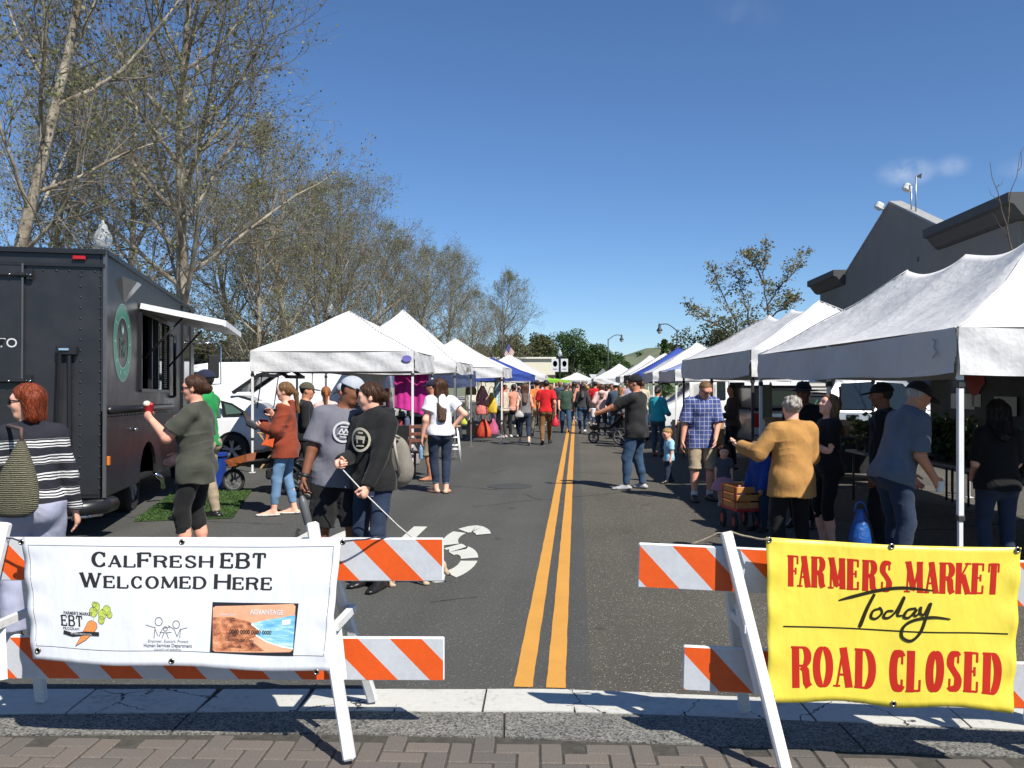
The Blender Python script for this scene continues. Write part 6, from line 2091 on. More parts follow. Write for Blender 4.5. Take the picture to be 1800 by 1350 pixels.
LEAF_GR = leaf_mat('leaf_green', [(.025, .05, .012), (.05, .095, .02), (.09, .14, .035)])
LEAF_OL = leaf_mat('leaf_olive', [(.05, .06, .02), (.09, .10, .035), (.15, .15, .06)])
LEAF_BL = leaf_mat('leaf_blossom', [(.12, .12, .05), (.20, .19, .09), (.30, .28, .17)])
SEED = M('seed_ball', (.055, .04, .025), .9, var=.3)
def sycamore(seed, H, r0, lean=(0, 0), **kw):
 """Mesh set of one bare-ish sycamore: (trunk, crown twigs, leaves, seed balls)."""
 rng = np.random.default_rng(seed)
 main, twig, tips = grow(rng, H, r0, lean, **kw)
 Vm, Fm = tubes_np(main, 6); Vt, Ft = tubes_np(twig, 3)
 P = tips[rng.random(len(tips)) < .85]
 P = P + rng.normal(size=P.shape) * .05
 Vl, Fl = leaf_quads(P, .07, rng, .3)
 S = tips[rng.random(len(tips)) < .035]
 mbS = MB()
 for p in S: mbS.sphere((p[0], p[1], p[2] - .12), .026, 5, 4)
 return (Vm, Fm), (Vt, Ft), (Vl, Fl), mbS
def raw_mesh(name, VF, mat, smooth=False):
 V, F = VF
 me = bpy.data.meshes.new(name)
 me.vertices.add(len(V)); me.vertices.foreach_set('co', np.asarray(V, np.float32).ravel())
 me.loops.add(F.size); me.loops.foreach_set('vertex_index', F.ravel().astype(np.int32))
 me.polygons.add(len(F)); me.polygons.foreach_set('loop_start', (np.arange(len(F)) * F.shape[1]).astype(np.int32))
 me.update(calc_edges=True); me.materials.append(mat)
 if smooth: me.shade_smooth()
 return me
SY = []
for sd, H, r0, kw in ((1, 12.5, .20, dict(n1=30, n2=10, n3=6, n4=4, spread=.40, up=.9)), (2, 11.5, .17, dict(n1=30, n2=9, n3=6, n4=4, spread=.33, up=1.3, start=.14)), (3, 12.0, .18, dict(n1=28, n2=10, n3=6, n4=4, spread=.36, up=1.1, start=.16))):
 m, t, l, s = sycamore(sd, H, r0, **kw)
 SY.append((raw_mesh('trunk', m, BARK_S, True), raw_mesh('crown', t, TWIG), raw_mesh('leaves', l, LEAF_SY), s.mesh('seed_balls', SEED)))
m, t, l, s = sycamore(9, 15.0, .145, lean=(.24, .02), n1=26, n2=9, n3=6, n4=4, spread=.27, up=1.2, start=.22)
SY.append((raw_mesh('trunk', m, BARK_S, True), raw_mesh('crown', t, TWIG), raw_mesh('leaves', l, LEAF_SY), s.mesh('seed_balls', SEED)))
def plant_sycamore(var, loc, rot, sc, label):
 t = thing('sycamore_tree', label, 'tree', loc, rot, 'sycamores along the left pavement')
 t.scale = (sc, sc, sc)
 tr_ = link('trunk', SY[var][0], t)
 cr = link('crown', SY[var][1], t); cr['kind'] = 'stuff'
 lv = link('leaves', SY[var][2], cr); lv['kind'] = 'stuff'
 sb = link('seed_balls', SY[var][3], cr); sb['kind'] = 'stuff'
 return t
def gx(px, z): return ((px - 900) * z / FPX, z, 0.0)
plant_sycamore(3, gx(-75, 14.5), 0.1, 1.0, 'leaning pale-barked sycamore rising behind the food truck at the left edge')
plant_sycamore(0, gx(330, 21.5), 2.6, 1.12, 'tall sycamore with a straight mottled trunk just beyond the food truck')
plant_sycamore(2, gx(205, 24.5), 2.4, .97, 'sycamore with thin ascending stems behind the truck lamp post')
plant_sycamore(1, gx(60, 25), 4.0, .95, 'sycamore far left between the leaning tree and the lamp')
plant_sycamore(1, gx(515, 33), 0.6, 1.02, 'sycamore above the first left canopy, its top below the tallest tree')
plant_sycamore(2, gx(420, 31), 3.9, .80, 'lower sycamore filling the gap left of the first canopy')
plant_sycamore(0, gx(605, 41), 2.2, .90, 'sycamore behind the peaks of the first two canopies')
plant_sycamore(1, gx(690, 50), 5.1, .90, 'narrow sycamore over the second left canopy peak')
plant_sycamore(2, gx(775, 57), 1.7, .88, 'dense upright sycamore behind the third left canopy')
plant_sycamore(1, gx(876, 67), 3.0, .90, 'farthest sycamore with a slim open crown near the flag')
plant_sycamore(2, gx(572, 37), 5.3, .84, 'sycamore between the two tallest trees over the first left canopy')
plant_sycamore(2, gx(648, 45), 0.4, .84, 'sycamore filling the row behind the second left canopy')
plant_sycamore(0, gx(733, 53), 3.6, .80, 'sycamore in the row above the third left canopy')
plant_sycamore(1, gx(820, 62), 4.4, .74, 'slim sycamore near the far end of the left row')
plant_sycamore(1, gx(455, 29), 5.6, .76, 'sycamore in the row left of the first canopy peak')
plant_sycamore(0, gx(560, 46), 4.6, .78, 'sycamore in the second line behind the left canopies')
# leafy green trees
def leafy(label, loc, H, w, mat, seed, n=7000, leaf=.16, name='green_tree', group=None, barkm=BARK_D, trunk=.25):
 rng = np.random.default_rng(seed)
 t = thing(name, label, 'tree', loc, rng.uniform(0, 6), group)
 nb = 16
 C = rng.normal(size=(nb, 3)); C /= np.linalg.norm(C, axis=1, keepdims=True)
 C *= rng.uniform(.35, .8, (nb, 1))
 C[:, 0:2] *= w / 2; C[:, 2] = H * .58 + C[:, 2] * H * .36
 R_ = rng.uniform(.16, .30, nb) * w
 seg = [(0, 0, 0, H * .022, 0, 0, H * .35, H * .016)]
 for c in C: seg.append((0, 0, H * rng.uniform(.2, .4), H * .012, *c, H * .003))
 link('trunk', raw_mesh('trunk', tubes_np(np.array(seg), 6), barkm, True), t)
 k = rng.integers(0, nb, n)
 D = rng.normal(size=(n, 3)); D /= np.linalg.norm(D, axis=1, keepdims=True)
 P = C[k] + D * R_[k][:, None] * (rng.random((n, 1)) ** .35) * np.array([1, 1, .8])
 P[:, 2] *= H / np.quantile(P[:, 2], .995)
 P = P[P[:, 2] > H * trunk * .6]
 cr = link('crown', raw_mesh('crown', leaf_quads(P, leaf, rng, .2), mat), t)
 cr['kind'] = 'stuff'
 return t
random.seed(3)
def px_tree(px, top, z, w_px, mat, seed, label, **kw):
 H = CAM_H + (675 - top) * z / FPX
 return leafy(label, gx(px, z), H, w_px * z / FPX, mat, seed, **kw)
G_ = 'green trees closing the end of the street'
for px, top, z, w, mat, lab in ((905, 590, 96, 70, LEAF_OL, 'olive green tree behind the flag at the street end'), (945, 588, 104, 60, LEAF_OL, 'rounded olive tree behind the cream building'), (1004, 582, 108, 75, LEAF_GR, 'bright green round tree above the banner lamp post'), (1045, 604, 100, 60, LEAF_GR, 'dark green tree right of the banner lamp post'), (975, 612, 118, 80, LEAF_GR, 'green tree in the gap behind the banner lamp post'), (1075, 622, 112, 60, LEAF_GR, 'low dark tree beneath the far arm lamp'), (860, 606, 92, 80, LEAF_OL, 'olive shrubby tree left of the flag pole'), (800, 600, 88, 90, LEAF_OL, 'olive tree low behind the third left canopy'), (720, 598, 84, 90, LEAF_OL, 'green tree low behind the second left canopy')):
 px_tree(px, top, z, w, mat, int(px), lab, group=G_, n=6500, leaf=.24)
for i, (px, top, z, w) in enumerate(((1250, 568, 37, 150), (1325, 556, 40, 150))):
 px_tree(px, top, z, w, LEAF_OL, 50 + i, ('dense olive green tree under the blossoming tree', 'second dense green tree behind the right canopies')[i], n=9000, leaf=.11)
for i, (px, top, z, w) in enumerate(((480, 560, 60, 150), (620, 575, 66, 160), (300, 560, 48, 200), (380, 600, 40, 90))):
 px_tree(px, top, z, w, LEAF_OL, 70 + i, ('olive green tree low behind the first left canopy', 'green tree low between the first and second left canopies', 'broad green tree behind the food truck', 'green bush beside the truck mirror')[i], n=6000, leaf=.16)
# blossoming tree on the right: upright stems with tufts along them
def blossom():
 z = 34.0
 t = thing('blossoming_tree', 'open tree with upright stems and pale leaf tufts above the right canopies', 'tree', gx(1310, z))
 base = at(1310, 640, z)
 rng = np.random.default_rng(77)
 segs, P = [], []
 o = np.array(gx(1310, z))
 stems = [((1310, 650), (1290, 560), (1262, 500), (1250, 462)), ((1318, 640), (1318, 560), (1300, 500), (1283, 462)), ((1322, 650), (1350, 560), (1342, 480), (1346, 416)), ((1345, 545), (1365, 510), (1395, 478), (1420, 436)), ((1300, 600), (1262, 570), (1225, 555), (1200, 532)), ((1345, 560), (1375, 545), (1392, 530), (1388, 520)), ((1346, 500), (1330, 470), (1318, 455), (1312, 448))]
 segs.append((0, 0, 0, .13, *(np.array(at(1312, 640, z)) - o), .10))
 for s_i, st in enumerate(stems):
  pts = [np.array(at(x, y, z + rng.normal() * .8 * (k / 3))) - o for k, (x, y) in enumerate(st)]
  fine_pts = []
  for a, b in zip(pts[:-1], pts[1:]):
   for q in range(5): fine_pts.append(a + (b - a) * q / 5 + rng.normal(size=3) * .03)
  fine_pts.append(pts[-1])
  n = len(fine_pts)
  for k in range(n - 1):
   r = .032 * (1 - k / n) + .008
   segs.append((*fine_pts[k], r, *fine_pts[k + 1], r * .92))
  for k in range(4, n - 1):
   for q in range(4):
    d = rng.normal(size=3); d[2] = abs(d[2]) * .8 + .2; d /= np.linalg.norm(d)
    L = (.85 - .5 * k / n) * rng.uniform(.5, 1.1)
    e = fine_pts[k] + d * L
    segs.append((*fine_pts[k], .007, *e, .004))
    for u in range(14):
     P.append(fine_pts[k] + d * L * rng.uniform(.3, 1.05) + rng.normal(size=3) * .06)
 link('trunk', raw_mesh('trunk', tubes_np(np.array(segs), 5), BARK_D, True), t)
 cr = link('crown', raw_mesh('crown', leaf_quads(np.array(P), .095, rng), LEAF_BL), t); cr['kind'] = 'stuff'
blossom()
# bare sapling in front of the cornice at the right edge
def sapling():
 t = thing('bare_sapling', 'thin leafless sapling in front of the dark cornice at the right edge', 'tree', gx(1775, 15.5))
 o = np.array(gx(1775, 15.5)); rng = np.random.default_rng(5); segs = []
 def tw(p, q, r):
  n = 6; last = p
  for k in range(1, n + 1):
   c = p + (q - p) * k / n + rng.normal(size=3) * .025 * (k < n); segs.append((*last, r * (1 - .8 * (k - 1) / n), *c, r * (1 - .8 * k / n))); last = c
 A = lambda x, y: np.array(at(x, y, 15.5)) - o
 tw(np.zeros(3), A(1782, 450), .03); tw(A(1782, 450), A(1740, 284), .018); tw(A(1770, 400), A(1796, 260), .012); tw(A(1760, 360), A(1735, 330), .008); tw(A(1752, 330), A(1768, 312), .006); tw(A(1775, 420), A(1742, 372), .008); tw(A(1790, 300), A(1800, 240), .007)
 link('trunk', raw_mesh('trunk', tubes_np(np.array(segs), 5), BARK_D, True), t)
sapling()
# conifer beyond the arm lamp
def conifer(label, loc, H):
 t = thing('conifer', label, 'tree', loc); rng = np.random.default_rng(8)
 link('trunk', raw_mesh('trunk', tubes_np(np.array([(0, 0, 0, .2, 0, 0, H, .02)]), 6), BARK_D), t)
 P = []
 for i in range(3800):
  f = rng.random() ** .8; z = H * (.12 + .88 * f); r = (1 - f) * H * .2 + .1
  lay = .75 + .25 * math.sin(z * 5.5); a = rng.uniform(0, 6.28); q = rng.random() ** .5
  P.append((math.cos(a) * r * q * lay, math.sin(a) * r * q * lay, z - r * q * .3))
 cr = link('crown', raw_mesh('crown', leaf_quads(np.array(P), .3, rng, .3), LEAF_GR), t); cr['kind'] = 'stuff'
conifer('small dark conifer beyond the right arm lamp', gx(1168, 92), 6.4)
# ------------------------------------------------------------------ hills
def hills():
 m, nt, b = nodes_of('hill_hazy_grass')
 n = vnoise(nt, .012, 6, .6); c = ramp(nt, n.outputs['Fac'], [(.3, (.075, .105, .065)), (.5, (.115, .135, .075)), (.7, (.15, .155, .085))]).outputs[0]  # grass greens dulled and blued, distance haze painted into the colour
 nt.links.new(c, b.inputs['Base Color']); b.inputs['Roughness'].default_value = 1
 def hz(x, y):
  u = (y - 1100) / 900
  ridge = 52 + 24 * math.sin(x * .006 + .4) + 13 * math.sin(x * .017 + 1.3) + 6 * math.sin(x * .043)
  return max(-1, ridge * math.sin(math.pi * min(1, u) * .5) ** 1.4 + 6 * math.sin(x * .021 + y * .013) * min(1, u * 3))
 mb = MB()
 mb.grid(lambda a, c_: Vector((-1400 + 3200 * a, 1100 + 1000 * c_, hz(-1400 + 3200 * a, 1100 + 1000 * c_))), 110, 26)
 structure(mb.build('hills', m, None, 'all'))
 rng = np.random.default_rng(4); P = []
 for i in range(420):
  x = rng.uniform(-100, 700); y = rng.uniform(1180, 1950)
  if math.sin(x * .02 + y * .007) + rng.normal() * .5 < -.1: continue
  z = hz(x, y)
  c = np.array([x, y, z + 4]); k = rng.integers(40, 70)
  D = rng.normal(size=(k, 3)); D /= np.linalg.norm(D, axis=1, keepdims=True)
  P.append(c + D * np.array([8, 8, 5.0]) * rng.uniform(.6, 1.2) * rng.random((k, 1)) ** .3)
 P = np.concatenate(P)
 o = link('hill_woods', raw_mesh('hill_woods', leaf_quads(P, 5.5, rng), LEAF_GR))
 tag(o, 'dark oak woods dotting the far green hillside', 'woods', kind='stuff')
hills()
# ------------------------------------------------------------------ buildings
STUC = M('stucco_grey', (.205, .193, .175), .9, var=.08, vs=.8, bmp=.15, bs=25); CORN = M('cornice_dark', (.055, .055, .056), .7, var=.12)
ROOFM = M('roof_membrane', (.20, .20, .20), .9); STUC_SUN = M('stucco_sunlit', (.34, .34, .33), .9, var=.08, vs=1)  # paler stucco: sun on the camera-facing end wall put into its colour
bld = thing('building', 'grey gabled commercial building with dark box cornices behind the right tents', 'building', road(10, .85), ROAD_ANG)
mb = MB()
gab = [(19.3, 0), (35.1, 0), (35.1, 5.35), (31.8, 5.35), (31.8, 5.75), (27.3, 7.45), (23.2, 5.85), (23.2, 5.35), (19.3, 5.35)]
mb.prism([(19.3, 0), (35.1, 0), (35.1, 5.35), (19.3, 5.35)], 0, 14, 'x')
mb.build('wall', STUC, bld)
mb = MB(); mb.prism([(31.8, 5.352), (31.8, 5.75), (27.3, 7.45), (23.2, 5.85), (23.2, 5.352)], .012, .32, 'x'); gable = mb.build('gable', STUC, bld)
for a_, b_ in (((31.8, 5.75), (27.3, 7.45)), ((27.3, 7.45), (23.2, 5.85))):
 mb = MB(); mb.bar((.17, a_[0], a_[1] + .03), (.17, b_[0], b_[1] + .03), .38, .06, up=(0, 0, 1)); mb.build('coping', M('coping_light', (.30, .30, .29), .6), gable)
for y0, y1 in ((31.85, 35.5), (18.9, 23.6)):
 mb = MB()
 mb.prism([(-.42, 5.92), (14, 5.92), (14, 5.36), (-.02, 5.36), (-.12, 5.42), (-.30, 5.66), (-.42, 5.70)], y0, y1, 'y')
 mb.build('cornice', CORN, bld)
for px in (1527, 1540, 1553):
 yy = 1500 * 10 / (px - 1013)
 mb = MB(); mb.box((-.01, yy, 4.1), (.06, .42, .9)); w = mb.build('window', CORN, bld)
 mb = MB(); mb.box((-.045, yy, 4.1), (.01, .32, .8)); mb.build('pane', GLASSD, w)
for yy in (20.5, 22.2, 24.4, 26.5, 33.0):
 mb = MB(); mb.box((-.012, yy, 2.2), (.06, 1.2, 2.2)); w = mb.build('window', CORN, bld)
 mb = MB(); mb.box((-.046, yy, 2.2), (.01, 1.06, 2.06)); mb.build('pane', GLASSD, w)
for yy, z in ((26.0, 5.6), (25.0, 5.9), (29.0, 5.3), (28.0, 5.2), (27.0, 5.25)):
 mb = MB(); mb.box((0.002, yy, z - .6), (.03, .10, .14)); mb.build('wall_vent', CORN, bld)
mb = MB(); mb.box((7.0, 19.28, 2.6), (13.8, .05, 5.2)); mb.build('end_wall', STUC_SUN, bld)
# roof fittings
POLE = M('galvanised_pole', (.36, .37, .38), .4, .7); LAMPB = M('lamp_housing', (.62, .62, .58), .5)
def roof_pole(label, px, y0, y1, z, kind):
 a = at(px, y0, z); b = at(px, y1, z)
 t = thing('roof_mast', label, 'mast', a)
 mb = MB(); mb.tube([(0, 0, 0), (0, 0, b.z - a.z)], .022, 6); mb.build('pole', POLE, t, 'all')
 h = b.z - a.z
 if kind == 'flood':
  mb = MB(); mb.box((-.14, -.05, h + .02), (.26, .2, .24), Matrix.Rotation(.5, 3, 'Y'), bev=.05); mb.build('floodlight', LAMPB, t)
 else:
  mb = MB(); mb._add([(0, 0, h), (.18, 0, h + .10), (.16, 0, h - .06), (0, .02, h), (.18, .02, h + .10), (.16, .02, h - .06)], [(0, 1, 2), (5, 4, 3), (0, 3, 4, 1), (1, 4, 5, 2), (2, 5, 3, 0)]); mb.build('vane', BLK, t)
roof_pole('slim mast with a wind vane on the gabled roof', 1610, 385, 310, 25.5, 'vane')
roof_pole('short mast with a floodlight right of the gable peak', 1602, 382, 332, 25.8, 'flood')
roof_pole('floodlight on a stub post left of the gable peak', 1552, 374, 364, 27.5, 'flood')
# cream building at the far end
cb = thing('building', 'long cream single-storey building at the far end of the street', 'building', gx(925, 86))
CREAM = M('stucco_cream', (.62, .58, .45), .9, var=.05)
mb = MB(); mb.box((-.2, 3, 2.1), (6.2, 6, 4.2)); mb.build('wall', CREAM, cb)
mb = MB(); mb.box((-.2, 2.95, 4.28), (6.4, 6.4, .16)); mb.build('parapet', M('parapet_white', (.7, .68, .6), .8), cb)
mb = MB(); mb.box((-.2, -.4, 2.5), (6.3, .8, .14)); mb.build('awning', CORN, cb)
for k in range(4):
 mb = MB(); mb.box((-2.6 + 1.6 * k, -.03, 1.4), (1.1, .06, 1.7)); w = mb.build('window', CORN, cb)
 mb = MB(); mb.box((-2.6 + 1.6 * k, -.07, 1.4), (.95, .02, 1.55)); mb.build('pane', GLASSD, w)
cb2 = thing('building', 'low pale building half hidden behind the blue left canopy', 'building', gx(865, 80))
mb = MB(); mb.box((0, 2, 2.0), (4.4, 4, 4.0)); mb.build('wall', CREAM, cb2)
mb = MB(); mb.box((0, 1.9, 4.07), (4.6, 4.2, .14)); mb.build('parapet', M('parapet_white', (1, 1, 1)), cb2)
# ------------------------------------------------------------------ lamps, flag, signs, fence
IRON = M('cast_iron_green_black', (.018, .022, .022), .5, var=.2)
def globe_mat():
 m, nt, b = nodes_of('lamp_globe')
 b.inputs['Base Color'].default_value = (.62, .65, .66, 1); b.inputs['Roughness'].default_value = .08
 b.inputs['Transmission Weight'].default_value = .5; b.inputs['IOR'].default_value = 1.2; b.inputs['Roughness'].default_value = .25
 return m
GLOBE = globe_mat()
def acorn_lamp(label, loc, h):
 t = thing('street_lamp', label, 'street lamp', loc, 0, 'acorn globe street lamps')
 mb = MB(); mb.lathe([(.20, 0), (.20, .12), (.14, .2), (.13, .7), (.09, .8), (.06, .95), (.05, h - .75), (.055, h - .7), (.09, h - .62), (.085, h - .45), (.13, h - .40), (.13, h - .34), (0, h - .34)], n=14); mb.build('post', IRON, t, True)
 mb = MB(); mb.lathe([(.095, h - .34), (.155, h - .25), (.175, h - .14), (.165, h - .03), (.115, h + .06), (.085, h + .085), (.095, h + .11), (.07, h + .17), (.03, h + .20), (.022, h + .25), (.0, h + .28)], n=18); mb.build('globe', GLOBE, t, 'all')
 return t
acorn_lamp('acorn globe lamp showing above the food truck roof', gx(181, 17), 4.65)
acorn_lamp('acorn lamp half hidden in branches above the first left canopy', gx(581, 36), 4.85)
acorn_lamp('acorn globe lamp in front of the grey gabled building', gx(1561, 22), 4.0)
l3 = acorn_lamp('acorn lamp carrying two white oval banners near the street end', gx(984, 66), 4.1)
for s in (-1, 1):
 mb = MB(); mb.box((s * .36, 0, 3.1), (.55, .02, 1.0)); bn = mb.build('banner', V_WHITE, l3)
 mb = MB(); mb.lathe([(.17, -.013), (0, -.013)], n=16, axis='y'); mb.v = [(x, y, z * 1.4) for x, y, z in mb.v]; mb.build('oval_print', INK, bn, loc=(s * .36, 0, 3.22))
 mb = MB(); mb.box((s * .36, -.013, 2.80), (.34, .004, .05)); mb.build('print_line', INK, bn)
def arm_lamp(label, loc, h, sgn, reach):
 t = thing('street_lamp', label, 'street lamp', loc, 0, 'curved arm street lamps')
 mb = MB(); mb.tube([(0, 0, 0), (0, 0, h)], [.09, .055], 8); mb.build('post', IRON, t, 'all')
 pts = [(sgn * reach * k / 10, 0, h - .1 + .55 * math.sin(min(1, k / 7) * math.pi / 2) * (1 if k < 8 else 1 - (k - 7) * .04)) for k in range(11)]
 mb = MB(); mb.tube(pts, .04, 6); mb.build('arm', IRON, t, 'all')
 e = pts[-1]
 mb = MB(); mb.lathe([(.05, .1), (.09, 0), (.11, -.25), (.24, -.42), (.24, -.47), (0, -.47)], c=e, n=12); hd = mb.build('lamp_head', IRON, t, True)
 mb = MB(); mb.lathe([(.2, -.47), (.18, -.6), (.08, -.7), (0, -.72)], c=e, n=12); mb.build('lens', GLOBE, hd, 'all')
arm_lamp('dark curved arm street lamp with its head pointing right, farther along', gx(1069, 92), 6.5, 1, 1.45)
arm_lamp('dark curved arm street lamp with its head pointing left, right side', gx(1190, 66), 5.85, -1, 1.35)
fl = thing('flag_pole', 'dark flag pole with a small drooping striped flag on the left side', 'flag pole', gx(883, 46))
mb = MB(); mb.tube([(0, 0, 0), (0, 0, 5.6)], .04, 6); mb.build('pole', IRON, fl, 'all')
mb = MB(); mb.tube([(0, 0, 3.15), (-.25, 0, 3.0), (.02, 0, 3.16), (.22, 0, 3.85)], .018, 5); mb.build('bracket', IRON, fl, 'all')
FR, FW, FB = M('flag_red', (.36, .10, .08), .8), M('flag_white', (.7, .68, .64), .8), M('flag_blue', (.06, .08, .22), .8)
def fpt(u, v): return Vector((.10 + .22 * v + .34 * u + .0 * v, .04 * math.sin(u * 7), 3.2 + .62 * v - .42 * u))
for k in range(13):
 mb = MB(); mb.grid(lambda a, b: fpt(a, (k + b) / 13), 8, 1); mb.build('stripe', FR if k % 2 == 0 else FW, fl)
mb = MB(); mb.grid(lambda a, b: fpt(a * .4, 6 / 13 + b * 7 / 13) - Vector((0, .012, 0)), 5, 4); mb.build('canton', FB, fl)
def sign(name, label, px, py, z, shape, mat, r):
 p = at(px, py, z); t = thing(name, label, 'road sign', (p.x, p.y, 0))
 mb = MB(); mb.tube([(0, 0, 0), (0, 0, p.z + .2)], .03, 6); mb.build('post', POLE, t, 'all')
 mb = MB(); mb.prism([(r * math.sin(a), p.z + r * math.cos(a)) for a in shape], -.05, -.035, 'y'); mb.build('plate', mat, t)
sign('yield_sign', 'inverted white triangle sign at the far end of the street', 1046, 664, 78, [R(60), R(180), R(300)], M('sign_white', (.6, .6, .58), .5), .62)
sign('warning_sign', 'grey back of a diamond sign at the far end', 1060, 660, 74, [0, R(90), R(180), R(270)], M('sign_grey', (.2, .21, .22), .5), .62)
fence = thing('fence', 'dark iron railing behind the white van on the left', 'fence', gx(405, 27))
for z in (.35, 2.25, 2.4):
 mb = MB(); mb.box((0, 0, z), (7.0, .05, .06)); mb.build('rail', IRON, fence)
mb = MB(); mb.box((0, 0, 1.2), (.05, .05, 2.5)); pm = mb.mesh('picket', IRON)
for k in range(29): link('picket', pm, fence, (-3.4 + k * .245, 0, 0))
# ------------------------------------------------------------------ stall goods and street props
ORANGE = cloth('nylon_orange', (.62, .10, .025), .6); NYLK = cloth('nylon_black', (.016, .016, .017), .7); WOODT = M('wood_tan', (.42, .27, .12), .6, var=.2, vs=12, stretch=(1, 1, .2))
WOODR = M('wood_reddish', (.14, .05, .028), .5, var=.3, vs=12); WOODO = M('wood_honey', (.52, .22, .055), .5, var=.2, vs=10, bmp=.2, bs=40)
GREYP = M('grey_tube', (.30, .30, .30), .4, .5); REDP = M('red_paint', (.42, .02, .02), .4)
# turf mat beside the truck
def turf():
 c = [Vector((-4.52, 10.2, 0)), Vector((-3.42, 10.45, 0)), Vector((-4.02, 13.2, 0)), Vector((-5.12, 12.95, 0))]
 t = thing('turf_mat', 'bright green artificial turf mat on the asphalt beside the food truck', 'turf mat')
 mb = MB(); mb._add([p + Vector((0, 0, .006)) for p in c] + [p + Vector((0, 0, .018)) for p in c], [(4, 5, 6, 7), (0, 1, 5, 4), (1, 2, 6, 5), (2, 3, 7, 6), (3, 0, 4, 7)])
 mb.build('backing', M('turf_backing', (.03, .06, .012), .9), t)
 rng = np.random.default_rng(2); n = 26000
 u, v = rng.random(n), rng.random(n)
 C = [np.array(p) for p in c]
 P = (C[0] * (1 - u[:, None]) + C[1] * u[:, None]) * (1 - v[:, None]) + (C[3] * (1 - u[:, None]) + C[2] * u[:, None]) * v[:, None]
 P[:, 2] = .017
 w = rng.normal(size=(n, 3)) * .005; w[:, 2] = 0
 tip = rng.normal(size=(n, 3)) * .014; tip[:, 2] = rng.uniform(.008, .026, n)
 V = np.stack([P - w, P + w, P + tip], 1).reshape(-1, 3); F = np.arange(3 * n).reshape(-1, 3)
 g = link('blades', raw_mesh('blades', (V, F), leaf_mat('turf_green', [(.025, .06, .012), (.045, .10, .018), (.09, .15, .035)], .2)), t); g['kind'] = 'stuff'
turf()
# blue recycling bin
bn = thing('recycling_bin', 'blue plastic bin standing on the turf mat', 'bin', ground_at(384, 860))
bn.scale = (.62, .8, 1)
BLUEP = M('plastic_blue', (.012, .045, .26), .4, var=.08)
mb = MB(); mb.prism([(-.13, 0), (.13, 0), (.16, .55), (-.16, .55)], -.12, .12, 'y'); mb.build('body', BLUEP, bn)
mb = MB()
for a_, b_ in (((-.175, -.14), (.175, -.14)), ((-.175, .14), (.175, .14)), ((-.175, -.14), (-.175, .14)), ((.175, -.14), (.175, .14))): mb.bar((*a_, .55), (*b_, .55), .03, .05)
mb.build('rim', BLUEP, bn)
def jog_stroller(label, loc, rotz, accent, s=1.0, group=None):
 """Three-wheel stroller, forward = local +x."""
 t = thing('jogging_stroller', label, 'stroller', loc, rotz, group)
 t.scale = (s, s, s)
 def wh(x, y, r):
  mb = MB(); n = 26; vs = []; fs = []
  for i in range(n):
   a = 2 * math.pi * i / n
   for k in range(6):
    b = 2 * math.pi * k / 6
    vs.append(((r - .028 + .028 * math.cos(b)) * math.cos(a), .026 * math.sin(b), (r - .028 + .028 * math.cos(b)) * math.sin(a)))
  for i in range(n):
   for k in range(6): fs.append((i * 6 + k, i * 6 + (k + 1) % 6, ((i + 1) % n) * 6 + (k + 1) % 6, ((i + 1) % n) * 6 + k))
  mb._add(vs, fs); w = mb.build('wheel', TYRE, t, 'all', loc=(x, y, r))
  mb = MB()
  for q in range(5):
   a = 2 * math.pi * q / 5; mb.bar((0, 0, 0), ((r - .04) * math.cos(a), 0, (r - .04) * math.sin(a)), .03, .02, up=(0, 1, 0))
  mb.lathe([(r - .045, -.012), (r - .06, -.012), (r - .06, .012), (r - .045, .012)], n=24, axis='y', cap=False); mb.lathe([(.04, -.03), (.04, .03), (0, .03)], n=10, axis='y')
  mb.build('rim', GREYP, w)
 wh(.62, 0, .18); wh(-.34, .27, .25); wh(-.34, -.27, .25)
 mb = MB()
 for y in (-.24, .24):
  mb.tube([(.62, y * .25, .38), (.45, y * .6, .46), (.0, y, .52), (-.42, y, .92), (-.55, y, 1.0)], .016, 7); mb.tube([(-.34, y, .25), (-.1, y, .50)], .016, 7); mb.tube([(.62, y * .25, .38), (.62, y * .22, .18)], .014, 6)
 mb.tube([(-.55, -.24, 1.0), (-.58, 0, 1.02), (-.55, .24, 1.0)], .02, 7); mb.build('frame', BLK, t, 'all')
 mb = MB(); mb.grid(lambda a, b: Vector((.50 - .85 * a, (b - .5) * .42, .46 + .06 * a + .42 * max(0, a - .5) ** 1.2 * 1.6 - .05 * math.sin(math.pi * b))), 14, 6); mb.build('seat', NYLK, t, 'all')
 mb = MB(); mb._add([(.70, -.16, .50), (.70, .16, .50), (.34, .20, .60), (.34, -.20, .60), (.64, -.13, .40), (.64, .13, .40), (.36, .16, .44), (.36, -.16, .44)], [(0, 1, 2, 3), (7, 6, 5, 4), (0, 4, 5, 1), (1, 5, 6, 2), (2, 6, 7, 3), (3, 7, 4, 0)]); mb.build('foot_cover', accent, t)
 mb = MB(); mb.grid(lambda a, b: Vector((-.28 + .30 * math.cos(.3 + 1.9 * a), (b - .5) * .46, .72 + .34 * math.sin(.3 + 1.9 * a))), 10, 6); mb.build('sun_canopy', NYLK, t, 'all')
 mb = MB(); mb.box((-.08, 0, .30), (.30, .34, .17), bev=.03); mb.build('basket', NYLK, t)
 mb = MB(); mb.box((.02, -.19, .29), (.20, .05, .16), bev=.02); mb.build('pouch', accent, t)
 return t
JR = cloth('nylon_rust', (.42, .12, .035), .6)
jog_stroller('three-wheeled jogging stroller with orange trim beside the turf mat', (-3.62, 12.95, 0), R(176), JR)
jog_stroller('black stroller on the right lane pushed among the far shoppers', ground_at(1078, 781), R(150), NYLK, .95)
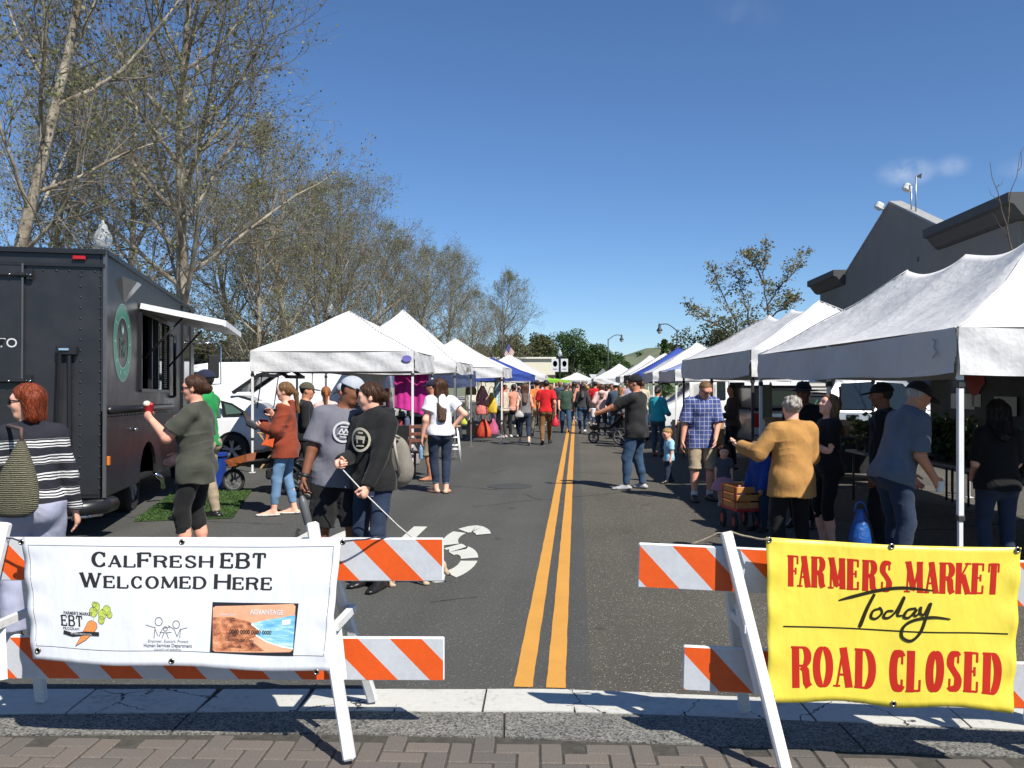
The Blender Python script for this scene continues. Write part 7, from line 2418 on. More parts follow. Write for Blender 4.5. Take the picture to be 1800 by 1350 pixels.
# tray table with crossed legs and an orange cloth
tt = thing('tray_table', 'tan wooden folding tray table with crossed legs under the first left canopy', 'table', (-4.62, 16.7, 0))
mb = MB(); mb.box((0, 0, .70), (.62, .40, .025), bev=.006); mb.build('top', WOODT, tt)
for s in (-1, 1):
 for y in (-.16, .16):
  mb = MB(); mb.bar((-.26 * s, y + .02 * s, .01), (.26 * s, y + .02 * s, .68), .03, .035); mb.build('leg', WOODT, tt)
mb = MB(); mb.box((.1, 0, .36), (.42, .26, .02)); mb.build('shelf', WOODT, tt)
def drape(name, label, cat, fn, mat, nu=24, nv=20, loc=(0, 0, 0), rotz=0):
 mb = MB(); mb.grid(fn, nu, nv)
 o = mb.build(name, mat, None, 'all', loc=loc, rotz=rotz)
 o.modifiers.new('thick', 'SOLIDIFY').thickness = .004
 return tag(o, label, cat)
drape('cloth', 'orange cloth draped over the tray table in front of the rust sweater', 'cloth', lambda a, b: Vector((-.30 + .62 * a + .05 * math.sin(b * 4), -.22 - .02 * math.sin(a * 11) - .03 * b, .735 - .36 * b * (.75 + .5 * a) + .03 * math.sin(a * 7))), ORANGE, loc=(-4.50, 16.68, 0))
def table(label, loc, w, d, h, clothm=None, rotz=0, drop=.6, group=None, topm=None):
 t = thing('market_table', label, 'table', loc, rotz, group)
 mb = MB(); mb.box((0, 0, h), (w, d, .035), bev=.006); mb.build('top', topm or M('table_shade_grey', (.22, .22, .21), .5), t)  # white top set to grey, tent shade put into its colour
 for sx in (-1, 1):
  for sy in (-1, 1):
   mb = MB(); mb.tube([(sx * (w / 2 - .1), sy * (d / 2 - .06), .0), (sx * (w / 2 - .1), sy * (d / 2 - .06), h - .02)], .016, 6); mb.build('leg', LEGK, t, 'all')
 if clothm:
  for k, (ax, sg) in enumerate((('y', -1), ('x', 1), ('x', -1), ('y', 1))):
   L = w if ax == 'y' else d
   def f(a, b, ax=ax, sg=sg, L=L):
    s_ = (a - .5) * (L + .03); o_ = sg * ((d if ax == 'y' else w) / 2 + .012 + .025 * b * (1 + math.sin(s_ * 16 + k)))
    z = h + .022 - drop * b
    return Vector((s_, o_, z)) if ax == 'y' else Vector((o_, s_, z))
   mb = MB(); mb.grid(f, int(L * 14), 5); mb.build('cloth_drop', clothm, t, 'all')
  mb = MB(); mb.box((0, 0, h + .021), (w + .03, d + .03, .006)); mb.build('cloth_top', clothm, t)
 return t
BLKC = cloth('cloth_black', (.013, .013, .014)); KRAFT = cloth('cloth_kraft', (.36, .24, .13))
table('table under a black cloth below the magenta cloth', (-2.85, 18.0, 0), 1.9, .75, .76, BLKC)
table('table under a black cloth in front of the ponytailed vendor', (-2.95, 13.55, 0), 1.0, .6, .76, BLKC, R(4))
table('black draped table beside the rack of bags', road(-4.25, 22.6), 2.2, .8, .76, BLKC, ROAD_ANG)
table('table covered in brown paper under the third right canopy', road(2.95, 21.2), 1.0, 1.6, .72, KRAFT, ROAD_ANG)
# magenta hanging cloth
drape('hanging_cloth', 'magenta cloth hung as a curtain behind the white tee woman', 'cloth', lambda a, b: Vector((.80 * a, .03 * math.sin(a * 12 + b * 2) + .012 * math.sin(a * 31), -(.80 + .18 * a) * b + .015 * math.sin(a * 6))), cloth('cotton_magenta', (.50, .028, .24)), 34, 24, loc=at(693, 657, 19.75))
drape('hanging_cloth', 'plain white curtain hung behind the plaid shirt man', 'cloth', lambda a, b: Vector((.62 * a, .03 * math.sin(a * 10 + b), -.75 * b)), cloth('cotton_white', (.62, .62, .60)), 20, 14, loc=at(1212, 672, 19.6))
drape('hanging_cloth', 'grey apron hanging from the second right tent frame', 'cloth', lambda a, b: Vector((.34 * a + .05 * b * (a - .5), .03 * math.sin(a * 9), -.78 * b + .06 * math.sin(a * 3.1) * b)), cloth('cotton_grey', (.14, .14, .135)), 14, 14, loc=at(1282, 672, 18.9))
drape('hanging_cloth', 'olive tea towel hanging near the middle leg of the second right tent', 'cloth', lambda a, b: Vector((.24 * a, .02 * math.sin(a * 9), -.62 * b)), cloth('cotton_sage', (.16, .17, .13)), 10, 12, loc=at(1334, 676, 15.2))
# wooden chair and bar stool
def stool(name, label, loc, h, r, legm, seatm, splay=.07):
 t = thing(name, label, 'stool', loc)
 mb = MB(); mb.lathe([(0, h - .035), (r * .9, h - .035), (r, h - .018), (r * .95, h), (0, h + .002)], n=20); mb.build('seat', seatm, t, True)
 for k in range(4):
  a = math.pi / 4 + k * math.pi / 2
  mb = MB(); mb.tube([(r * .72 * math.cos(a), r * .72 * math.sin(a), h - .03), ((r + splay) * math.cos(a), (r + splay) * math.sin(a), 0)], .017, 7); mb.build('leg', legm, t, 'all')
 for z, k0 in ((.22 * h / .7, 0), (.30 * h / .7, 1), (.46 * h / .7, 0)):
  f = 1 - z / h
  for k in range(4):
   a = math.pi / 4 + k * math.pi / 2; b = a + math.pi / 2; q = r * .72 + (r * .28 + splay) * f
   mb = MB(); mb.tube([(q * math.cos(a), q * math.sin(a), z), (q * math.cos(b), q * math.sin(b), z)], .010, 6); mb.build('rung', legm, t, 'all')
 return t
stool('bar_stool', 'white bar stool with a tan round seat beside the white tee woman', ground_at(797, 808), .745, .16, LEGW, WOODT)
ch = thing('wooden_chair', 'reddish wooden chair by the front pole of the first left canopy', 'chair', ground_at(741, 836), R(20))
for sx in (-1, 1):
 mb = MB(); mb.bar((sx * .17, -.17, 0), (sx * .16, -.16, .42), .035, .035); mb.build('leg', WOODR, ch)
 mb = MB(); mb.bar((sx * .17, .17, 0), (sx * .165, .20, .92), .035, .035); mb.build('leg', WOODR, ch)
mb = MB(); mb.box((0, 0, .43), (.40, .40, .03), bev=.01); mb.build('seat', WOODR, ch)
for z in (.62, .74, .87): mb = MB(); mb.box((0, .19, z), (.32, .02, .06), bev=.005); mb.build('back_slat', WOODR, ch)
# bag rack and hanging bags
def sack(label, loc, w, h, mat, name='hanging_bag', handle=.18, rotz=0, group='bright bags hanging on the left stall rack', d=.10, cat='bag'):
 t = thing(name, label, cat, loc, rotz, group)
 mb = MB()
 n = 14; vs = []; m = 10
 for j in range(m + 1):
  v = j / m
  k = .26 + .74 * max(0, math.cos((v - .2) * math.pi / 2 * 1.2)) ** 1.3
  for i in range(n):
   a = 2 * math.pi * i / n
   rip = 1 + .13 * math.sin(a * 6 + v * 3) * (.4 + v)
   vs.append((w / 2 * k * rip * math.cos(a), d * k * rip * math.sin(a), -h + h * v))
 fs = [(j * n + i, j * n + (i + 1) % n, (j + 1) * n + (i + 1) % n, (j + 1) * n + i) for j in range(m) for i in range(n)]
 fs += [tuple(range(n - 1, -1, -1)), tuple(range(m * n, m * n + n))]
 mb._add(vs, fs); mb.build('body', mat, t, 'all')
 if handle:
  mb = MB(); mb.tube([(-w * .28, 0, -.02), (-w * .18, 0, handle * .7), (0, 0, handle), (w * .18, 0, handle * .7), (w * .28, 0, -.02)], .010, 6); mb.build('handle', mat, t, 'all')
 return t
rk = thing('clothes_rack', 'steel rack of bright bags at the front of the left stalls', 'rack', road(-2.05, 24.6), ROAD_ANG)
mb = MB()
for x in (-.7, .7): mb.tube([(x, 0, 0), (x, 0, 1.72)], .016, 6)
mb.tube([(-.75, 0, 1.72), (.75, 0, 1.72)], .016, 6); mb.tube([(-.7, -.25, .03), (-.7, .25, .03)], .016, 6); mb.tube([(.7, -.25, .03), (.7, .25, .03)], .016, 6); mb.tube([(-.7, 0, .95), (.7, 0, .95)], .012, 6)
mb.build('frame', GREYP, rk, 'all')
def patt(name, c0, c1, sc=14):
 m, nt, b = nodes_of(name); n = vnoise(nt, sc, 3, .6)
 nt.links.new(ramp(nt, n.outputs['Fac'], [(.42, c0), (.5, c1), (.6, c0)]).outputs[0], b.inputs['Base Color']); b.inputs['Roughness'].default_value = .8
 return m
BG = [('brown patterned purse at the top of the left stall rack', 828, 672, .30, .36, patt('bag_brown', (.16, .10, .03), (.30, .20, .06))), ('red and white patterned bag in the upper middle of the rack', 848, 678, .36, .55, patt('bag_red_white', (.45, .02, .02), (.6, .5, .42), 24)), ('yellow and green bag hanging at the right of the rack', 864, 690, .34, .60, patt('bag_yellow', (.62, .48, .02), (.55, .22, .05), 8)), ('magenta patterned bag in the middle of the rack', 847, 703, .36, .42, patt('bag_magenta', (.45, .04, .12), (.6, .3, .12), 22)), ('large red bag at the bottom of the rack', 850, 737, .44, .52, patt('bag_red', (.55, .025, .02), (.5, .10, .03), 7)), ('pink patterned bag low at the right of the rack', 866, 736, .32, .46, patt('bag_pink', (.48, .10, .22), (.3, .05, .1), 18)), ('multicoloured bag low at the left of the rack', 829, 734, .30, .50, patt('bag_multi', (.36, .08, .09), (.10, .25, .12), 18)), ('lime yellow bag hanging by the black draped table', 815, 722, .22, .40, patt('bag_lime', (.55, .60, .10), (.45, .5, .08), 5))]
for lab, px, py, w, h, m in BG:
 sack(lab, at(px, py, 24.4 + random.uniform(-.25, .25)), w, h, m, rotz=random.uniform(-.5, .5))
for lab, px, w, c0, c1 in (('long white and teal scarf hanging from the third left canopy', 872, .16, (.65, .66, .64), (.10, .38, .42)), ('long red scarf hanging from the third left canopy', 881, .12, (.42, .05, .03), (.3, .04, .03))):
 drape('scarf', lab, 'scarf', lambda a, b, w=w: Vector((w * a, .02 * math.sin(a * 8 + b * 3), -.95 * b)), patt('scarf_%d' % px, c0, c1, 9), 6, 14, loc=at(px - 3, 660, 25.2))
# goods on the tables: display jars, cartons
rg = random.Random(8)
JARM = [M('good_%d' % i, c, .4) for i, c in enumerate(((.35, .05, .06), (.5, .45, .35), (.12, .2, .1), (.25, .16, .08), (.55, .52, .48), (.10, .12, .2)))]
def jar_row(label, p0, p1, n, grp, hh=(.10, .26)):
 for i in range(n):
  p = Vector(p0).lerp(Vector(p1), (i + rg.uniform(.2, .8)) / n); r_ = rg.uniform(.035, .07); h = rg.uniform(*hh)
  mb = MB(); mb.lathe([(r_, 0), (r_ * 1.05, h * .1), (r_, h * .7), (r_ * .6, h * .82), (r_ * .62, h), (0, h)], n=10)
  ci = rg.randrange(6)
  o = mb.build('jar', JARM[ci], None, True, loc=p); tag(o, label.replace('small', ('dark red', 'sand coloured', 'green', 'brown', 'cream', 'slate blue')[ci]), 'jar', grp)
jar_row('small jar or ornament on the black draped table below the magenta cloth', (-3.6, 17.9, .785), (-2.1, 17.9, .785), 9, 'ornaments on the left stall table')
jar_row('small jar on the black draped table beside the bag rack', road(-5.2, 22.5, .785), road(-3.3, 22.5, .785), 14, 'goods beside the bag rack', (.12, .34))
bk = thing('wicker_basket', 'shallow wicker basket on the brown paper table', 'basket', road(2.9, 21.0, .745))
WICK = M('wicker', (.26, .16, .06), .8, var=.4, vs=40, bmp=.8, bs=60)
mb = MB(); mb.lathe([(.22, 0), (.28, .16), (.30, .17), (.27, .16), (.21, .02), (0, .02)], n=20); mb.build('bowl', WICK, bk, True)
mb = MB(); mb.tube([(-.28, 0, .16), (-.2, 0, .36), (0, 0, .44), (.2, 0, .36), (.28, 0, .16)], .012, 6); mb.build('handle', WICK, bk, 'all')
# plant tables in the nearest right tents
pt1 = table('long table of potted seedlings along the tarpaulin in the nearest right tent', road(5.05, 9.9), .75, 5.0, .62, None, ROAD_ANG + R(2))
pt2 = table('table of leafy plants behind the grey polo man', road(4.6, 12.2), 1.5, .75, .70, None, ROAD_ANG + R(2))
POT = M('pot_black', (.02, .02, .02), .6); LEAF_PL = leaf_mat('leaf_seedling', [(.03, .06, .015), (.06, .11, .025), (.11, .15, .05)])
rngp = np.random.default_rng(31)
def plant_mesh(k, h, w, n):
 mb = MB(); mb.lathe([(.045, 0), (.06, .10), (.063, .10), (.055, .09), (0, .09)], n=10)
 a = np.abs(rngp.normal(size=(n, 3))); P = rngp.normal(size=(n, 3)) * np.array([w, w, h * .3]); P[:, 2] = .1 + np.abs(P[:, 2]) + rngp.random(n) * h * .6
 st = np.array([(0, 0, .08, .006, 0, 0, .1 + h * .8, .003)])
 return mb.mesh('pot', POT, True), raw_mesh('foliage', leaf_quads(P, .075, rngp), LEAF_PL), raw_mesh('stem', tubes_np(st, 4), LEAF_PL)
PM = [plant_mesh(i, h, w, n) for i, (h, w, n) in enumerate(((.25, .06, 60), (.38, .09, 110), (.18, .05, 45)))]
def put_plant(loc, k, label, grp):
 t = thing('potted_plant', label, 'plant', loc, random.uniform(0, 6), grp)
 link('pot', PM[k][0], t); f = link('foliage', PM[k][1], t); f['kind'] = 'stuff'; link('stem', PM[k][2], t)
for i in range(22):
 for j in range(3):
  put_plant(road(4.80 + j * .24 + rg.uniform(-.03, .03), 7.6 + i * .215 + rg.uniform(-.04, .04), .64), rg.choice((0, 0, 2, 1)), 'dark leafy seedling in a black pot on the long tent table', 'seedlings on the long tent table')
for i in range(7):
 for j in range(2):
  put_plant(road(3.98 + i * .21 + rg.uniform(-.03, .03), 12.02 + j * .3, .72), 1, 'bushy potted plant on the table behind the grey polo man', 'bushy plants on the back table')
# hanging sign in the second right tent
sg = thing('hanging_sign', 'white lettered sign board hanging in the second right tent', 'sign', at(1440, 688, 12.9))
mb = MB(); mb.box((0, 0, 0), (.36, .012, .24), bev=.003); mb.build('board', PAPER, sg)
for z, w in ((.07, .26), (.02, .3), (-.03, .22), (-.08, .28)): mb = MB(); mb.box((0, -.009, z), (w, .003, .022)); mb.build('print_line', INKG, sg)
# wooden wagon
wg = thing('wagon', 'small honey wood slatted wagon with red bed beside the children', 'wagon', (2.60, 9.75, 0), R(100))
wg.scale = (.55, .60, .80)
for sy in (-1, 1):
 for z in (.36, .47, .58):
  mb = MB(); mb.box((0, sy * .21, z), (.78, .02, .085), bev=.005); mb.build('slat', WOODO, wg)
 for x in (-.3, .3): mb = MB(); mb.box((x, sy * .225, .46), (.05, .012, .34)); mb.build('stake', REDP, wg)
for sx in (-1, 1):
 for z in (.36, .47, .58): mb = MB(); mb.box((sx * .385, 0, z), (.02, .40, .085), bev=.005); mb.build('slat', WOODO, wg)
mb = MB(); mb.box((0, 0, .30), (.84, .46, .05), bev=.012); mb.build('bed', REDP, wg)
for sx in (-1, 1):
 for sy in (-1, 1):
  mb = MB(); mb.lathe([(.03, -.025), (.12, -.025), (.13, 0), (.12, .025), (.03, .025)], n=20, axis='y'); w = mb.build('wheel', TYRE, wg, True, loc=(sx * .28, sy * .22, .13))
  mb = MB(); mb.lathe([(.07, -.03), (.07, .03)], n=14, axis='y'); mb.build('hub', REDP, w)
mb = MB(); mb.tube([(-.42, 0, .24), (-.62, 0, .30), (-.95, 0, .10), (-1.0, -.10, .10), (-1.0, .10, .10)], .012, 6); mb.build('handle', BLK, wg, 'all')
sack('red and white toy bundle lying in the wooden wagon', (2.60, 9.7, .50), .16, .16, patt('toy', (.5, .05, .04), (.6, .55, .5), 18), name='bundle', handle=0, group=None, d=.09)
# more stock under the canopies
sh_ = thing('display_shelf', 'dark wooden display shelf beside the magenta cloth', 'shelf', (-3.15, 18.75, 0))
for x in (-.42, .42): mb = MB(); mb.box((x, 0, .78), (.04, .3, 1.56)); mb.build('side', WOODR, sh_)
for z in (.35, .75, 1.15, 1.53): mb = MB(); mb.box((0, 0, z), (.84, .3, .03)); mb.build('shelf_board', WOODR, sh_)
for z in (1.185, .785): jar_row('small jar on the dark display shelf', (-3.5, 18.65, z), (-2.8, 18.65, z), 5, 'jars on the display shelf', (.12, .24))
CARD = M('cardboard', (.34, .22, .12), .85, var=.12, vs=3)
def carton(label, loc, w, d, h, rz):
 t = thing('cardboard_box', label, 'box', loc, rz, 'cardboard boxes under the right canopies')
 mb = MB(); mb.box((0, 0, h / 2), (w, d, h)); mb.build('body', CARD, t)
 for s_ in (-1, 1):
  mb = MB(); mb._add([(-w / 2, s_ * d / 2, h), (w / 2, s_ * d / 2, h), (w / 2, s_ * (d / 2 + .10), h + .09), (-w / 2, s_ * (d / 2 + .10), h + .09)], [(0, 1, 2, 3)]); mb.build('flap', CARD, t)
table('table of produce boxes in the shade of the second right tent', road(4.3, 15.2), 2.2, .75, .72, BLKC, ROAD_ANG)
carton('open cardboard box at the left end of the shaded produce table', road(3.55, 15.2, .755), .42, .32, .22, .1)
carton('taller open cardboard box in the middle of the shaded produce table', road(4.15, 15.25, .755), .36, .30, .32, -.2)
carton('low wide cardboard box at the right end of the shaded produce table', road(4.85, 15.15, .755), .5, .36, .18, .15)
carton('cardboard box on the ground beneath the brown paper table', road(2.75, 20.5, 0), .5, .4, .34, .3)
carton('cardboard box standing beside the black leg of the second right tent', road(3.05, 18.6, 0), .45, .35, .3, -.2)
FRUIT = [M('fruit_%d' % i, c, .45, var=.2, vs=20) for i, c in enumerate(((.45, .06, .03), (.55, .28, .03), (.18, .30, .05), (.5, .42, .08)))]
for i in range(26):
 x = rg.uniform(2.6, 3.3); y = rg.uniform(20.5, 21.9)
 mb = MB(); mb.sphere((0, 0, 0), (.055, .055, .05), 8, 6)
 k = rg.randrange(4)
 o = mb.build('fruit', FRUIT[k], None, 'all', loc=road(x, y, .805)); tag(o, '%s fruit lying on the brown paper table' % ('red', 'orange', 'green', 'yellow')[k], 'fruit', 'loose fruit on the brown paper table')
sack('grey canvas tote leaning on the black draped table under the first left canopy', (-2.05, 17.45, .42), .34, .42, cloth('tote_grey', (.22, .21, .20)), name='tote_bag', handle=.2, group=None, d=.09)
# ------------------------------------------------------------------ people
def stripes(name):
 """Navy knit with bands of thin white lines."""
 m, nt, b = nodes_of(name)
 tc = nt.nodes.new('ShaderNodeTexCoord'); sp = nt.nodes.new('ShaderNodeSeparateXYZ'); nt.links.new(tc.outputs['Object'], sp.inputs[0])
 wob = vnoise(nt, 6, 2); z = math_node(nt, 'ADD', sp.outputs['Z'], math_node(nt, 'MULTIPLY', wob.outputs['Fac'], .035))
 band = math_node(nt, 'LESS_THAN', math_node(nt, 'FRACT', math_node(nt, 'DIVIDE', z, .105)), .52)
 line = math_node(nt, 'LESS_THAN', math_node(nt, 'FRACT', math_node(nt, 'DIVIDE', z, .0185)), .5)
 f = math_node(nt, 'MULTIPLY', math_node(nt, 'MULTIPLY', band, line), math_node(nt, 'LESS_THAN', z, 1.33))
 nt.links.new(mixc(nt, f, (.010, .011, .018), (.66, .65, .63)), b.inputs['Base Color']); b.inputs['Roughness'].default_value = .9
 n = vnoise(nt, 9, 3); bump(nt, b, n.outputs['Fac'], .3, .04)
 return m
def plaid(name):
 m, nt, b = nodes_of(name)
 tc = nt.nodes.new('ShaderNodeTexCoord'); sp = nt.nodes.new('ShaderNodeSeparateXYZ'); nt.links.new(tc.outputs['Object'], sp.inputs[0])
 def ln(o, p, w, ph=0): return math_node(nt, 'LESS_THAN', math_node(nt, 'FRACT', math_node(nt, 'DIVIDE', math_node(nt, 'ADD', o, 5 + ph), p)), w)
 x, z = sp.outputs['X'], sp.outputs['Z']
 c = mixc(nt, math_node(nt, 'MULTIPLY', ln(x, .062, .5), .5), (.022, .035, .14), (.06, .09, .28))
 c = mixc(nt, math_node(nt, 'MULTIPLY', ln(z, .062, .5), .5), c, (.05, .08, .25))
 c = mixc(nt, math_node(nt, 'MULTIPLY', ln(x, .062, .14, .02), .6), c, (.5, .52, .6))
 c = mixc(nt, math_node(nt, 'MULTIPLY', ln(z, .062, .14, .02), .6), c, (.5, .52, .6))
 nt.links.new(c, b.inputs['Base Color']); b.inputs['Roughness'].default_value = .85
 n = vnoise(nt, 8, 3); bump(nt, b, n.outputs['Fac'], .35, .05)
 return m
def crochet(name, c):
 m, nt, b = nodes_of(name)
 n = vnoise(nt, 75, 3, .6, stretch=(1, 1, 1.6)); w = nt.nodes.new('ShaderNodeTexWave'); w.inputs['Scale'].default_value = 26; w.inputs['Distortion'].default_value = 3; w.bands_direction = 'Z'
 tc = nt.nodes.new('ShaderNodeTexCoord'); nt.links.new(tc.outputs['Object'], w.inputs['Vector'])
 f = math_node(nt, 'MULTIPLY', n.outputs['Fac'], w.outputs['Fac'])
 nt.links.new(ramp(nt, f, [(.1, tuple(x * .35 for x in c)), (.5, c)]).outputs[0], b.inputs['Base Color']); b.inputs['Roughness'].default_value = .95
 bump(nt, b, f, .8, .02)
 return m
C = {}
for nm, col in dict(olive=(.052, .054, .040), black=(.010, .010, .0105), blackd=(.006, .006, .0065), green=(.012, .23, .055), khaki=(.30, .24, .16), rust=(.21, .038, .016), lightjean=(.13, .23, .36), navyjean=(.018, .030, .058), bluejean=(.03, .065, .12), greytee=(.14, .14, .165), lav=(.30, .31, .40), white=(.66, .66, .70), greytank=(.15, .145, .14), red=(.50, .012, .016), brownp=(.17, .085, .03), dkgreen=(.035, .065, .045), charcoal=(.035, .036, .04), pink=(.62, .42, .38), hotpink=(.58, .16, .24), denim=(.045, .07, .10), ltblue=(.30, .55, .72), ochre=(.40, .205, .06), royal=(.012, .045, .22), teal=(.03, .35, .40), salmon=(.56, .24, .17), orange=(.60, .17, .05), beige=(.48, .42, .32), polo=(.10, .12, .15), greygirl=(.08, .08, .095), tutu=(.48, .22, .26), cocoa=(.05, .035, .03), navycap=(.014, .018, .04), capgrey=(.38, .40, .44), capolive=(.07, .062, .04), hatgrey=(.13, .12, .105)).items():
 C[nm] = cloth('fabric_' + nm, col)
SHOE = {'black': M('shoe_black', (.012, .012, .012), .35), 'white': M('shoe_white', (.62, .60, .56), .5), 'brown': M('shoe_brown', (.07, .04, .025), .5), 'grey': M('shoe_grey', (.35, .35, .35), .6), 'sole': M('sandal_tan', (.3, .18, .12), .6)}
SOCK = cloth('fabric_sock', (.60, .60, .60))
def pp(px, z, face, H, label, **kw):
 return person(((px - 900) * z / FPX, z), face, H, label, **kw)
def prop_bottle(label, loc, r, h, mat, capm, tilt=(0, 0)):
 t = thing('bottle', label, 'bottle', loc); t.rotation_euler = (tilt[0], tilt[1], 0)
 mb = MB(); mb.lathe([(r * .9, -h), (r, -h * .97), (r, -h * .35), (r * .85, -h * .25), (r * .45, -h * .12), (r * .45, -.02), (0, -.02)], n=14); mb.build('body', mat, t, True)
 mb = MB(); mb.lathe([(r * .5, -.03), (r * .5, .0), (0, .0)], n=12); mb.build('cap', capm, t)
 return t
def emblem(P, label_name, c, fwd, up, right, r, mat, inner=None):
 """Round print lying on a shirt front (ring and a few strokes), slightly proud of the cloth."""
 c, fwd, up, right = map(Vector, (c, fwd, up, right))
 mb = MB(); n = 30; vs = []
 bend = lambda x: -1.9 * x * x
 P3 = lambda x, z: c + right * x + up * z + fwd * bend(x)
 for i in range(n):
  a = 2 * math.pi * i / n
  vs += [P3(r * math.cos(a), r * math.sin(a)), P3(r * .80 * math.cos(a), r * .80 * math.sin(a))]
 mb._add(vs, [(2 * i, 2 * i + 1, (2 * i + 3) % (2 * n), (2 * i + 2) % (2 * n)) for i in range(n)])
 def bar(x0, z0, x1, z1, w):
  m = 6
  vs = []
  for i in range(m + 1):
   t = i / m; x, z = x0 + (x1 - x0) * t, z0 + (z1 - z0) * t
   L = math.hypot(x1 - x0, z1 - z0); nx, nz = -(z1 - z0) / L * w / 2, (x1 - x0) / L * w / 2
   vs += [P3(x + nx, z + nz) + fwd * .001, P3(x - nx, z - nz) + fwd * .001]
  mb._add(vs, [(2 * i, 2 * i + 1, 2 * i + 3, 2 * i + 2) for i in range(m)])
 for q in inner: bar(*[k * r for k in q])
 return mb.build(label_name, mat, P)
PRINTW = M('shirt_print_white', (.52, .52, .53), .8, var=.1); PRINTC = M('shirt_print_cream', (.52, .48, .36), .8, var=.1)
V3 = lambda a: Vector([float(x) for x in a])
# --- nearest people on the left
s = pp(56, 5.5, 28, 1.665, 'red-haired woman in a navy striped sweater at the left edge, looking left', skin='fair', female=True, g=1.02,
  top=dict(mat=stripes('knit_striped'), sleeve=1.97, hem=-.03, inf=.011, name='sweater', wide=.08), bottom=dict(mat=C['lav'], inf=.022, flare=.02), shoes=dict(mat=SHOE['white']), hair=('red', 'bob', .7), glasses='sun',
  pose=dict(hyaw=R(74), handl=(-.17, .06, .50), handr=(.15, .05, .49)), dist=5.4)
sh_l = s['w'](s['shl'] + np.array([.03, -.03, .055]))
bag = thing('shoulder_bag', 'olive crochet shoulder bag on the back of the red-haired woman', 'bag', at(38, 800, 5.22))
CRO = crochet('crochet_olive', (.20, .185, .115))
mb = MB(); n_, m_ = 20, 16; vs = []
for j in range(m_ + 1):
 v = j / m_
 hw = .018 + .128 * math.sin(math.pi / 2 * min(1, v * 1.15)) ** 1.1 * (1 if v < .86 else 1 - ((v - .86) / .14) ** 2 * .55)
 dp = .016 + .055 * math.sin(math.pi * min(.97, v * .95 + .03)) ** .8
 off = -.05 * v
 for i in range(n_):
  a = 2 * math.pi * i / n_
  vs.append((off + hw * math.cos(a), dp * math.sin(a), .09 - .47 * v))
mb._add(vs, [(j * n_ + i, j * n_ + (i + 1) % n_, (j + 1) * n_ + (i + 1) % n_, (j + 1) * n_ + i) for j in range(m_) for i in range(n_)] + [tuple(range(m_ * n_, m_ * n_ + n_))])
mb.build('body', CRO, bag, 'all')
top_ = sh_l - bag.location
mb = MB(); mb.tube([(0, 0, .06), (.01, -.02, .16), tuple(top_ + Vector((-.0, -.03, .01))), tuple(top_ + Vector((-.01, .05, .0)))], .012, 6); mb.build('strap', M('strap_brown', (.09, .05, .04), .7), bag, 'all')
s = pp(345, 7.85, 88, 1.745, 'woman in an olive top and black capris holding a red cup', skin='pink', female=True, g=1.18, belly=.012,
  top=dict(mat=C['olive'], sleeve=.72, hem=-.09, inf=.013, wide=.1, fr=.022, drape=.02, wr=1.5), bottom=dict(mat=C['black'], upto=1.42, inf=.007), shoes=dict(mat=SHOE['black']), hair=('brown', 'bun'), glasses='sun',
  pose=dict(handl=(-.07, .205, .755), palml=(1, .1, .3), curll=.9, elbowl=(-.4, -1, -.5), handr=(.1, .12, .56), hyaw=R(4), footl=(-.06, .03, 0), footr=(.06, -.02, 0)), dist=7.85)
hw_ = s['w'](s['wrl'] + s['hdl'] * .085 + np.array([.03, 0, .025]))
cup = thing('paper_cup', 'red cup of shaved ice with a cream scoop held up by the olive top woman', 'cup', hw_)
mb = MB(); mb.lathe([(.030, -.055), (.045, .055), (.047, .058), (.04, .05), (0, .05)], n=16); mb.build('cup', M('cup_red', (.36, .015, .02), .35), cup, True)
mb = MB(); mb.sphere((-.012, -.01, .075), (.034, .034, .03), 10, 8); mb.build('scoop', M('ice_cream', (.72, .64, .46), .6, bmp=.4, bs=60), cup, 'all')
mb = MB(); mb.sphere((.022, .0, .068), (.024, .024, .02), 8, 6); mb.build('berries', M('berry_red', (.5, .02, .03), .35), cup, 'all')
pp(362, 10.4, 80, 1.83, 'man in a bright green tee and navy cap standing at the truck window', skin='tan', top=dict(mat=C['green'], sleeve=.62, hem=-.03), bottom=dict(mat=C['khaki'], inf=.014), shoes=dict(mat=SHOE['black'], inf=.010), hair=('dark', 'short'), hat=dict(kind='cap', mat=C['navycap']),
 pose=dict(footl=(-.06, .10, 0), footr=(.06, -.04, 0), handl=(-.05, .12, .62), handr=(.06, .16, .66), hyaw=R(6)))
s = pp(503, 10.75, 90, 1.685, 'blonde woman in a rust off-shoulder sweater and pale ripped jeans', skin='fair', female=True, top=dict(mat=C['rust'], sleeve=1.97, hem=-.085, inf=.026, wide=.42, fr=.006, name='sweater', scoop=(.0, .058, -.075), drape=.03, wr=1.6),
  bottom=dict(mat=C['lightjean'], upto=1.80, inf=.005), shoes=dict(mat=SHOE['white'], low=True), hair=('dirty', 'pony', 1.05),
  pose=dict(handl=(-.05, .155, .655), elbowl=(-.6, -1, -.3), palml=(.8, 0, .6), handr=(.03, .10, .74), elbowr=(.4, -.3, -1), footl=(-.06, .075, 0), footr=(.05, -.05, 0), toel=.12, toer=-.05), dist=9.5)
hb = s['w'](s['wrl'] + s['hdl'] * .13)
bx_ = thing('takeout_box', 'dark clear plastic box held by the rust sweater woman', 'box', hb + Vector((-.03, .0, .01)))
mb = MB(); mb.box((0, 0, 0), (.16, .17, .07), Matrix.Rotation(.5, 3, 'Y'), bev=.02); mb.build('base', M('clamshell_dark', (.03, .032, .035), .15), bx_)
mb = MB(); mb.box((-.085, 0, .10), (.02, .17, .17), Matrix.Rotation(-.35, 3, 'Y'), bev=.008); mb.build('lid', M('clamshell_dark', (1, 1, 1)), bx_)
